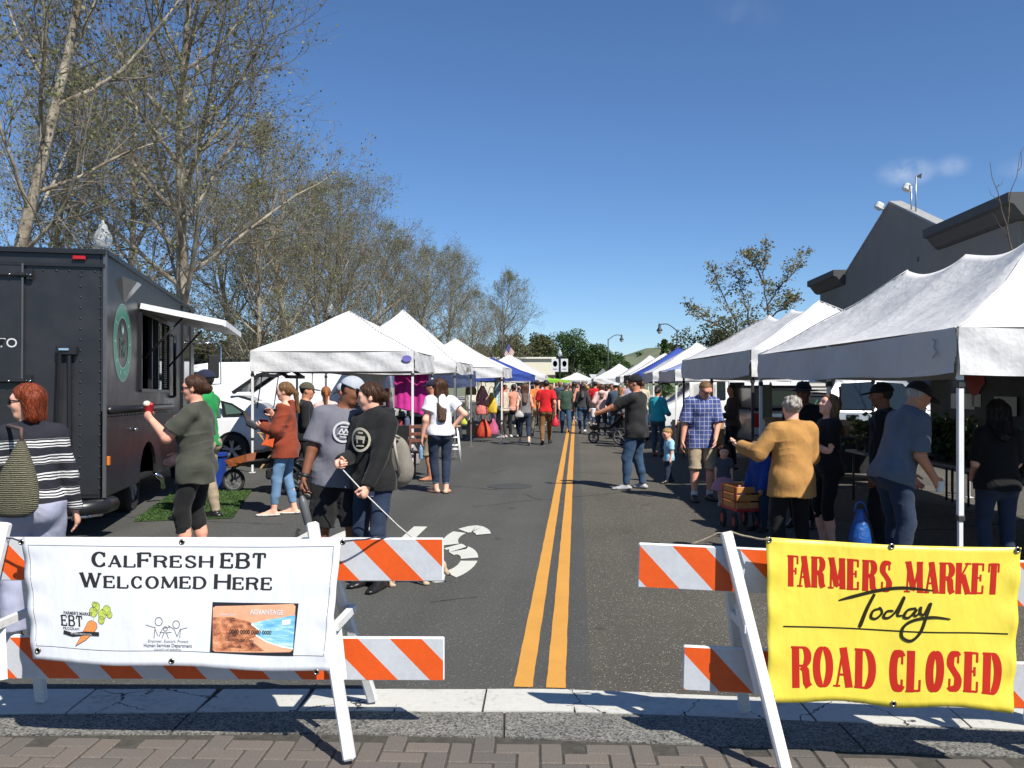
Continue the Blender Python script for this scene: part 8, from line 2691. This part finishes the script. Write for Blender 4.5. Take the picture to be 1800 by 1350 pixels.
s = pp(592, 7.15, 196, 1.735, 'man in a grey emblem tee and black shorts leaning towards the hoodie woman', skin='brown', g=1.10, belly=.012, jaw=1.1,
  top=dict(mat=C['greytee'], sleeve=.78, hem=-.06, inf=.018, wide=.1, fr=.018, drape=.01), bottom=dict(mat=C['black'], upto=.98, inf=.022, flare=.022), shoes=dict(mat=SHOE['black'], inf=.01), hair=('black', 'buzz'), hat=dict(kind='cap', mat=C['black'], crown=C['capgrey']),
  pose=dict(side=R(-7), hyaw=R(48), hroll=R(-14), hpitch=R(10), footl=(-.08, .02, 0), footr=(.08, 0, 0), handr=(.165, .06, .475), curlr=.8), dist=7.15)
T = s['T']; c = s['tr'](.0, .0, .205) + T[1] * .083 * s['H']
emblem(s['P'], 'shirt_print', V3(c) + V3(T[1]) * .022, V3(T[1]), V3(T[2]), V3(T[0]), .088, PRINTW, [(-.45, -.1, -.18, .32, .12), (-.18, .32, .0, -.12, .12), (.0, -.12, .2, .3, .12), (.2, .3, .42, -.12, .12), (-.55, -.2, .55, -.2, .1), (-.35, .5, .35, .5, .12), (-.3, -.45, .3, -.45, .1)])
hnd = s['w'](s['wrr'] + s['hdr'] * .12)
prop_bottle('grey steel water bottle hanging from the hand of the grey tee man', hnd, .036, .27, M('bottle_grey', (.10, .105, .11), .4), BLK, (0, R(-14)))
# watch
mb = MB(); p_ = s['wrr'] * .93 + s['elr'] * .07; d_ = V3(nrm(s['wrr'] - s['elr'])); mb.tube([V3(p_) - d_ * .016, V3(p_) + d_ * .016], .036, 10); mb.build('watch', BLK, s['P'], 'all')
s = pp(657, 6.95, 150, 1.675, 'woman in a black hoodie with a round bear print walking a dog', skin='fair', female=True,
  top=dict(mat=C['black'], sleeve=1.98, hem=-.045, inf=.020, hood=True, wide=.2, name='hoodie', fr=.004), bottom=dict(mat=C['navyjean'], upto=1.95, inf=.006), shoes=dict(mat=SHOE['black']), hair=('brown', 'bun'),
  pose=dict(hyaw=R(-55), hpitch=R(5), handr=(.06, .165, .615), handl=(-.07, .135, .495), curll=1.0, curlr=1.1, elbowl=(-1, -.5, -.2), footl=(-.06, .02, 0), footr=(.05, -.02, 0)), dist=6.9)
T = s['T']; c = s['tr'](.0, .0, .20) + T[1] * .083 * s['H']
emblem(s['P'], 'hoodie_print', V3(c) + V3(T[1]) * .034, V3(T[1]), V3(T[2]), V3(T[0]), .098, PRINTC, [(-.5, .12, .45, .2, .3), (-.38, .1, -.36, -.3, .14), (.28, .1, .3, -.3, .14), (-.4, -.5, .4, -.5, .12), (-.3, .55, .2, .58, .14)])
under = [(rc(s['tr'](0, 0, .0), s['tr'](0, 0, -.075), .090 * 1.675, .094 * 1.675, sq=(T[1], .82), cut_a=True, cut_b=True), 0)]
mesh_obj('undershirt', solid(under, .009).mesh(), C['lav'], s['P'])
hA, hB_ = s['w'](s['wrr'] + s['hdr'] * .075), s['w'](s['wrl'] + s['hdl'] * .07)
# backpack
bp = thing('backpack', 'slouchy taupe backpack on the back of the hoodie woman', 'backpack', s['w'](s['tr'](-.045, -.125, .10)), R(150))
BPM = cloth('canvas_taupe', (.20, .18, .15))
q = [(ell((0, 0, -.02), np.eye(3), (.135, .075, .20)), 0), (ell((0, -.03, -.10), np.eye(3), (.14, .085, .15)), .04)]
mesh_obj('body', solid(q, .011).mesh(), BPM, bp)
mb = MB(); mb.tube([(-.08, .07, -.12), (-.10, .16, .10), (-.09, .16, .20), (-.06, .05, .17)], .013, 6); mb.build('strap', M('strap_cream', (.45, .42, .36), .8), bp, 'all')
# dog on the leash, mostly behind the striped board
DOG = M('dog_fur_cream', (.46, .34, .22), .9, var=.35, vs=9, bmp=.5, bs=90)
dg_ = thing('dog', 'small cream dog on a white leash behind the striped board', 'dog', ground_at(716, 1028), R(-78))
dl = [(rc((0, -.14, .25), (0, .14, .265), .072, .080), .02), (rc((0, .15, .26), (0, .23, .19), .055, .045), .03), (ell((0, .265, .15), np.eye(3), (.048, .058, .05)), .02), (rc((0, .29, .13), (0, .33, .08), .03, .02), .015), (rc((0, -.19, .28), (0, -.29, .40), .018, .009), .015)]
for sx in (-1, 1):
 dl += [(rc((sx * .045, .13, .24), (sx * .05, .125, .12), .034, .02), .02), (rc((sx * .05, .125, .12), (sx * .05, .14, .02), .019, .016), .01), (rc((sx * .05, .14, .018), (sx * .05, .165, .014), .018, .015), .008)]
 dl += [(rc((sx * .045, -.13, .23), (sx * .055, -.09, .155), .048, .028), .02), (rc((sx * .055, -.09, .155), (sx * .055, -.15, .085), .024, .016), .012), (rc((sx * .055, -.15, .085), (sx * .055, -.135, .02), .016, .015), .008), (rc((sx * .055, -.135, .018), (sx * .055, -.11, .014), .018, .014), .008)]
 dl += [(ell((sx * .05, .235, .17), np.eye(3), (.014, .02, .04)), .006)]
mesh_obj('body', solid(dl, .008).mesh(), DOG, dg_)
mb = MB(); mb.lathe([(.058, -.012), (.058, .012)], c=(0, .20, .215), n=14); mb.build('collar', M('collar_red', (.3, .02, .02), .5), dg_, 'all')
mb = MB(); mb.sphere((0, .345, .072), .014, 8, 6); mb.build('nose', BLK, dg_, 'all')
dc = Matrix.Translation(dg_.location) @ Matrix.Rotation(R(-78), 4, 'Z') @ Vector((0, .19, .26))
LEASH = M('leash_white', (.60, .58, .55), .8, var=.3, vs=120)
mb = MB(); mb.tube([hA + Vector((-.02, 0, .03)), hA, hB_, hB_.lerp(dc, .5) + Vector((0, 0, -.02)), dc], .0055, 6)
tag(mb.build('leash', LEASH, None, 'all'), 'taut white rope leash from the hoodie woman to the dog', 'leash')
s = pp(774, 12.9, 14, 1.755, 'long-haired woman in a white tee with a hand on her hip, seen from behind', skin='fair', female=True, g=1.04, top=dict(mat=C['white'], sleeve=.5, hem=-.02, inf=.02, wide=.25, fr=.02, drape=.012), bottom=dict(mat=C['navyjean'], upto=1.76, inf=.008, flare=.004), shoes=dict(mat=SHOE['sole'], low=True), hair=('brown', 'long', 2.05),
  pose=dict(handr=(.115, -.01, .575), elbowr=(1, -.5, .1), palmr=(-1, 0, 0), handl=(-.155, -.0, .495), hyaw=R(18), footl=(-.03, .03, 0), footr=(.045, -.03, 0), toel=.5, toer=-.4), dist=10)
mb = MB()
for k in 'lr':
 a, b = s['an' + k], s['kn' + k]; p0 = a + (b - a) * .24; d_ = nrm(b - a)
 mbk = MB(); mbk.tube([V3(p0 - d_ * .025), V3(p0 + d_ * .02)], .052, 12); mbk.build('rolled_cuff', C['lightjean'], s['P'], 'all')
prop_bottle('clear water bottle with a blue label in the hand of the white tee woman', s['w'](s['wrl'] + s['hdl'] * .13), .033, .22, M('bottle_blue_label', (.16, .28, .42), .15, var=.5, vs=30), M('cap_white', (.7, .7, .7), .4))
pp(761, 14.6, 80, 1.73, 'man in a navy cap and dark tee half hidden behind the white tee woman', skin='tan', top=dict(mat=C['charcoal'], sleeve=.6), bottom=dict(mat=C['khaki'], upto=1.05, inf=.02, flare=.02), shoes=dict(mat=SHOE['brown'], low=True), hair=('dark', 'short'), hat=dict(kind='cap', mat=C['navycap']))
# stall people under the first left canopy
pp(573, 14.2, 15, 1.62, 'ponytailed girl in a pale pink top under the first left canopy', skin='fair', female=True, top=dict(mat=C['pink'], sleeve=.6), bottom=dict(mat=C['greytank']), shoes=dict(mat=SHOE['grey']), hair=('ginger', 'pony', 1.5), pose=dict(handl=(-.1, .14, .6), handr=(.1, .14, .6)))
pp(607, 14.8, 128, 1.69, 'vendor in a black and white trucker cap and pink vest', skin='pink', female=True, top=dict(mat=C['hotpink'], sleeve=1.9), bottom=dict(mat=C['charcoal']), shoes=dict(mat=SHOE['grey']), hair=('brown', 'short'), hat=dict(kind='cap', mat=C['blackd'], crown=C['capgrey']), pose=dict(handl=(-.08, .17, .58), handr=(.08, .17, .58), hpitch=R(20)))
pp(538, 12.3, -80, 1.68, 'person in black with an olive cap behind the rust sweater woman', skin='tan', top=dict(mat=C['black'], sleeve=1.95), bottom=dict(mat=C['black']), shoes=dict(mat=SHOE['black']), hair=('dark', 'short'), hat=dict(kind='cap', mat=C['capolive']), pose=dict(handl=(-.06, .16, .6), handr=(.06, .14, .6)))
# --- middle of the street
W1 = dict(footl=(-.05, .16, 0), footr=(.05, -.14, .03), fpitchr=R(28), handl=(-.14, -.06, .50), handr=(.14, .10, .51))
W2 = dict(footr=(.05, .15, 0), footl=(-.05, -.14, .03), fpitchl=R(28), handr=(.14, -.06, .50), handl=(-.14, .10, .51))
s = pp(922, 23.0, 8, 1.68, 'long-haired woman in a grey tank top with a pale crossbody bag', skin='fair', female=True, top=dict(mat=C['greytank'], sleeve=0, hem=-.01), bottom=dict(mat=C['navyjean'], upto=1.7), shoes=dict(mat=SHOE['grey']), hair=('brown', 'long', 1.7), pose=W1)
sack('pale grey crossbody bag on the hip of the tank top woman', s['w'](s['tr'](-.10, -.09, .04)), .24, .18, M('bag_pale_grey', (.36, .34, .32), .6), name='handbag', handle=.55, group=None, d=.05)
s = pp(960, 23.2, -4, 1.77, 'man in a bright red tee and brown trousers walking away', skin='tan', top=dict(mat=C['red'], sleeve=.66, inf=.018, wide=.15), bottom=dict(mat=C['brownp'], inf=.012), shoes=dict(mat=SHOE['black']), hair=('dark', 'short'), pose=W2)
sack('red bag hanging from the hand of the red tee man', s['w'](s['wrr'] + s['hdr'] * .12), .2, .26, M('bag_scarlet', (.5, .012, .03), .5), name='carrier_bag', handle=.1, group=None, d=.06)
pp(994, 28.7, 184, 1.71, 'man in a dark green shirt and wide brimmed hat walking towards us', skin='pink', g=1.12, belly=.012, top=dict(mat=C['dkgreen'], sleeve=.75, hem=-.06, inf=.02), bottom=dict(mat=C['bluejean'], inf=.012), shoes=dict(mat=SHOE['brown']), hair=('grey', 'short'), hat=dict(kind='wide', mat=C['hatgrey']), pose=W1)
pp(1024, 28.6, -3, 1.68, 'dark-haired woman in a charcoal jacket and blue jeans walking away on the line', skin='fair', female=True, top=dict(mat=C['charcoal'], sleeve=1.95, hem=-.01), bottom=dict(mat=C['bluejean'], inf=.006), shoes=dict(mat=SHOE['white']), hair=('dark', 'long', 1.5), pose=W2)
pp(1058, 27.6, -5, 1.66, 'woman in a pale pink hoodie and dark jeans walking away', skin='fair', female=True, top=dict(mat=C['pink'], sleeve=1.97, hem=-.05, inf=.025, wide=.25, hood=True, name='hoodie'), bottom=dict(mat=C['navyjean'], inf=.006), shoes=dict(mat=SHOE['grey']), hair=('brown', 'long', 1.3), pose=dict(handl=(-.16, .08, .55), handr=(.16, .08, .55)))
pp(1082, 27.0, 10, 1.70, 'person in a slate blue jacket pushing the black stroller', skin='tan', top=dict(mat=C['denim'], sleeve=1.97, inf=.022), bottom=dict(mat=C['navyjean']), shoes=dict(mat=SHOE['grey']), hair=('dark', 'short'), hat=dict(kind='cap', mat=C['white']), pose=dict(handl=(-.1, .2, .58), handr=(.1, .2, .58)))
pp(886, 26.0, 60, 1.64, 'woman in a beige jacket and sunglasses beside the bags', skin='pink', female=True, top=dict(mat=C['beige'], sleeve=1.95), bottom=dict(mat=C['cocoa']), shoes=dict(mat=SHOE['grey']), hair=('brown', 'bun'), glasses='sun', pose=dict(handl=(-.05, .12, .68), handr=(.05, .12, .66), hyaw=R(-120)))
pp(903, 26.4, 25, 1.66, 'woman in a salmon tank top and black trousers by the bags', skin='tan', female=True, top=dict(mat=C['salmon'], sleeve=.15), bottom=dict(mat=C['black']), shoes=dict(mat=SHOE['white']), hair=('dark', 'bun'), pose=dict(handl=(-.1, .15, .6), handr=(.12, .12, .6), footr=(.05, -.1, 0)))
pp(944, 26.0, 12, 1.78, 'man in an orange tee and dark hat behind the red tee man', skin='tan', top=dict(mat=C['orange'], sleeve=.65), bottom=dict(mat=C['khaki'], inf=.014), shoes=dict(mat=SHOE['brown']), hair=('dark', 'short'), hat=dict(kind='cap', mat=C['cocoa']), pose=W1)
# --- right lane
s = pp(1118, 13.35, 58, 1.80, 'broad man in a black shirt and cap reaching out a coffee cup', skin='tan', g=1.16, belly=.012, top=dict(mat=cloth('fabric_faded_black', (.017, .017, .018)), sleeve=.78, hem=-.07, inf=.02, wide=.1, fr=.015), bottom=dict(mat=C['bluejean'], inf=.012), shoes=dict(mat=SHOE['grey']), hair=('dark', 'short'), hat=dict(kind='cap', mat=C['black']),
  pose=dict(handl=(-.18, .30, .655), elbowl=(-.8, -.4, -.7), curll=.9, palml=(.6, .2, .3), footl=(-.085, .05, 0), footr=(.085, -.03, 0), toel=.4, hyaw=R(20)), dist=11)
cc = s['w'](s['wrl'] + s['hdl'] * .10) + Vector((0, 0, .035))
cp_ = thing('coffee_cup', 'white takeaway coffee cup held out by the black shirt man', 'cup', cc)
mb = MB(); mb.lathe([(.03, -.06), (.042, .055), (0, .055)], n=14); mb.build('cup', M('cup_white', (.66, .64, .6), .6), cp_, True)
mb = MB(); mb.lathe([(.045, .052), (.045, .066), (.038, .07), (0, .07)], n=14); mb.build('lid', M('cap_white', (1, 1, 1)), cp_, True)
pp(1176, 14.2, 105, .925, 'blond toddler in a light blue polo and jeans', skin='fair', child=True, top=dict(mat=C['ltblue'], sleeve=.75, hem=-.06, inf=.012, collar=True), bottom=dict(mat=C['navyjean'], inf=.007), shoes=dict(mat=SHOE['black']), hair=('blond', 'short'), pose=dict(footl=(-.05, .08, 0), footr=(.05, -.08, .02), hyaw=R(10), hpitch=R(15)), dist=11)
s = pp(1232, 12.15, 186, 1.745, 'man in a blue plaid shirt and khaki shorts looking down', skin='pink', g=1.05, top=dict(mat=plaid('cotton_plaid'), sleeve=.92, hem=-.085, inf=.020, wide=.15, fr=.015, collar=True, drape=.015), bottom=dict(mat=C['khaki'], upto=1.02, inf=.018, flare=.02), shoes=dict(mat=SHOE['black'], inf=.010), socks=(SOCK, .16), hair=('dirty', 'buzz'), glasses='clear',
  pose=dict(lean=R(7), hpitch=R(34), hyaw=R(24), footl=(-.065, .02, 0), footr=(.075, .06, 0), handr=(.165, .03, .475), handl=(-.075, .13, .50), elbowl=(-1, -.3, 0), twist=R(-6)), dist=10)
pp(1272, 11.6, 174, .83, 'small girl in a grey tee and pink tutu', skin='fair', child=True, top=dict(mat=C['greygirl'], sleeve=.55, hem=-.01, inf=.010), bottom=dict(mat=C['tutu'], skirt=.20, flare=.07, waist=.03), shoes=dict(mat=SHOE['grey']), hair=('brown', 'bob', .6), pose=dict(hpitch=R(14)), dist=10)
pp(1337, 9.6, 120, 1.06, 'small boy in a royal blue jacket beside the wagon', skin='tan', child=True, top=dict(mat=C['royal'], sleeve=1.95, hem=-.05, inf=.018, hood=True, name='jacket'), bottom=dict(mat=C['navyjean'], inf=.010), shoes=dict(mat=SHOE['black']), hair=('black', 'short'), pose=dict(handl=(-.12, .12, .40), handr=(.10, .12, .38)), dist=9)
s = pp(1392, 7.8, 8, 1.545, 'grey-haired person in an ochre jacket with arms outstretched, back to us', skin='fair', g=1.16, top=dict(mat=C['ochre'], sleeve=1.93, hem=-.115, inf=.026, wide=.16, fr=.008, collar=True, name='jacket', drape=.035, wr=.8), bottom=dict(mat=C['blackd'], inf=.012), shoes=dict(mat=SHOE['black']), hair=('grey', 'curly'),
  pose=dict(handl=(-.25, .15, .69), elbowl=(-.5, -.3, -1), palml=(.2, 0, 1), handr=(.10, .17, .66), elbowr=(.3, -.3, -1), hyaw=R(-6), footl=(-.08, 0, 0), footr=(.08, 0, 0)), dist=7.8)
ph = s['w'](s['wrl'] + s['hdl'] * .10)
o = thing('mobile_phone', 'dark phone in the outstretched left hand of the ochre jacket person', 'phone', ph + Vector((0, 0, .02)))
mb = MB(); mb.box((0, 0, 0), (.075, .145, .010), bev=.004); mb.build('case', BLK, o); mb = MB(); mb.box((0, 0, .0062), (.066, .132, .001)); mb.build('screen', GLASSD, o)
pp(1456, 8.5, 96, 1.56, 'blonde woman in a dark top looking up under the right tent', skin='fair', female=True, top=dict(mat=C['blackd'], sleeve=.6), bottom=dict(mat=C['blackd'], upto=1.3), shoes=dict(mat=SHOE['black']), hair=('dirty', 'long', 1.2), pose=dict(hpitch=R(-18), handl=(-.02, .15, .68), handr=(.08, .16, .70)))
pp(1412, 9.9, 150, 1.68, 'person in black with a big dark hairdo in the tent shade', skin='brown', top=dict(mat=C['blackd'], sleeve=1.9), bottom=dict(mat=C['blackd']), shoes=dict(mat=SHOE['black']), hair=('black', 'curly'), hat=dict(kind='wide', mat=C['blackd']))
s = pp(1578, 7.3, -82, 1.72, 'man in a grey polo, jeans and black cap bending over the plants', skin='tan', g=1.12, belly=.012, top=dict(mat=C['polo'], sleeve=.85, hem=-.05, inf=.018, wide=.1, fr=.012, collar=True), bottom=dict(mat=C['navyjean'], inf=.012), shoes=dict(mat=SHOE['grey']), hair=('grey', 'short'), hat=dict(kind='cap', mat=C['black']),
  pose=dict(lean=R(19), sy=-.03, hpitch=R(14), handr=(.10, .13, .50), handl=(-.1, .12, .50), footl=(-.07, .03, 0), footr=(.07, -.04, 0)), dist=6.2)
o = thing('paper_cup', 'white paper cup in the hand of the grey polo man', 'cup', s['w'](s['wrr'] + s['hdr'] * .09))
mb = MB(); mb.lathe([(.028, -.05), (.04, .045), (.041, .047), (.036, .04), (0, .04)], n=14); mb.build('cup', M('cup_white', (1, 1, 1)), o, True)
sack('blue plastic carrier bag by the legs of the grey polo man', (3.0, 7.35, .57), .19, .36, M('bag_blue_plastic', (.012, .075, .28), .35, bmp=.4, bs=14, bd=.05), name='carrier_bag', handle=.07, group=None, d=.09)
pp(1552, 8.3, 60, 1.67, 'dark figure in a cap behind the grey polo man', skin='brown', top=dict(mat=C['blackd'], sleeve=1.9), bottom=dict(mat=C['blackd']), shoes=dict(mat=SHOE['black']), hair=('black', 'short'), hat=dict(kind='cap', mat=C['blackd']))
pp(1754, 7.4, -6, 1.53, 'woman in a black top seen from behind at the right edge', skin='fair', female=True, g=1.12, top=dict(mat=C['blackd'], sleeve=.9, hem=-.04), bottom=dict(mat=C['navyjean']), shoes=dict(mat=SHOE['black']), hair=('dark', 'long', .95), pose=dict(handl=(-.08, .14, .55), handr=(.08, .14, .55)), dist=7)
pp(1288, 16.6, 100, 1.66, 'vendor in a dark vest standing under the second right tent', skin='tan', female=True, top=dict(mat=C['cocoa'], sleeve=1.9), bottom=dict(mat=C['blackd'], inf=.005), shoes=dict(mat=SHOE['black']), hair=('dark', 'long', 1.2), pose=dict(handl=(-.05, .15, .62), handr=(.05, .15, .62)))
pp(1156, 19.4, -35, 1.60, 'person in a teal sweater and jeans at the third right canopy', skin='tan', female=True, top=dict(mat=C['teal'], sleeve=1.95, hem=-.02, inf=.02), bottom=dict(mat=C['denim']), shoes=dict(mat=SHOE['brown']), hair=('dark', 'bun'), pose=dict(handl=(-.08, .18, .62), handr=(.1, .16, .6)))
# --- distant shoppers, each a little different
rf_ = random.Random(21)
cols = ['charcoal', 'black', 'white', 'greytank', 'denim', 'navyjean', 'beige', 'cocoa', 'lav', 'dkgreen', 'red', 'teal', 'olive', 'salmon']
hairs = ['brown', 'dark', 'black', 'dirty', 'blond', 'grey']
far = [(934, 31), (951, 34), (968, 33), (984, 37), (1004, 40), (1014, 46), (1036, 38), (1046, 33), (1050, 44), (1030, 52), (1000, 54), (978, 48), (960, 42), (1070, 36), (1092, 24), (1104, 28), (1098, 33), (1116, 22), (1086, 40), (1062, 52), (1022, 60), (990, 62), (1040, 58), (1128, 25), (872, 29), (912, 33), (926, 38), (957, 37), (973, 40), (992, 44), (1009, 36), (1018, 41), (1026, 45), (1033, 34), (1043, 48), (1054, 38), (1066, 46), (1076, 31), (1083, 48), (1012, 55), (984, 57), (997, 48), (1038, 63), (1052, 60)]
cnames = dict(charcoal='charcoal', black='black', white='white', greytank='grey', denim='denim blue', navyjean='navy', beige='beige', cocoa='dark brown', lav='lavender grey', dkgreen='dark green', red='red', teal='teal', olive='olive', salmon='salmon')
hn = dict(brown='brown', dark='dark brown', black='black', dirty='dark blond', blond='blond', grey='grey')
for i, (px, z) in enumerate(far):
 tcol = cols[(i * 5 + 3) % len(cols)]; hc_ = hairs[(i * 7 + 1) % 6]; fem = i % 2 == 0
 where = 'left of the yellow line' if px < 1005 else ('right of the yellow line' if px < 1080 else 'by the right canopies')
 pp(px, z, rf_.choice((0, 10, -10, 180, 90, -90, 170)), rf_.uniform(1.58, 1.8), 'far shopper with %s hair and %s top %s' % (hn[hc_], cnames[tcol], where), skin=rf_.choice(('fair', 'tan', 'pink', 'brown')), female=fem, top=dict(mat=C[tcol], sleeve=rf_.choice((.6, 1.95))), bottom=dict(mat=C[rf_.choice(('navyjean', 'black', 'khaki', 'bluejean', 'denim'))]), shoes=dict(mat=SHOE[rf_.choice(('black', 'white', 'grey'))]), hair=(hc_, 'long' if fem else 'short', 1.2), pose=rf_.choice((W1, W2, {})), vox=.026 if z < 35 else .032)
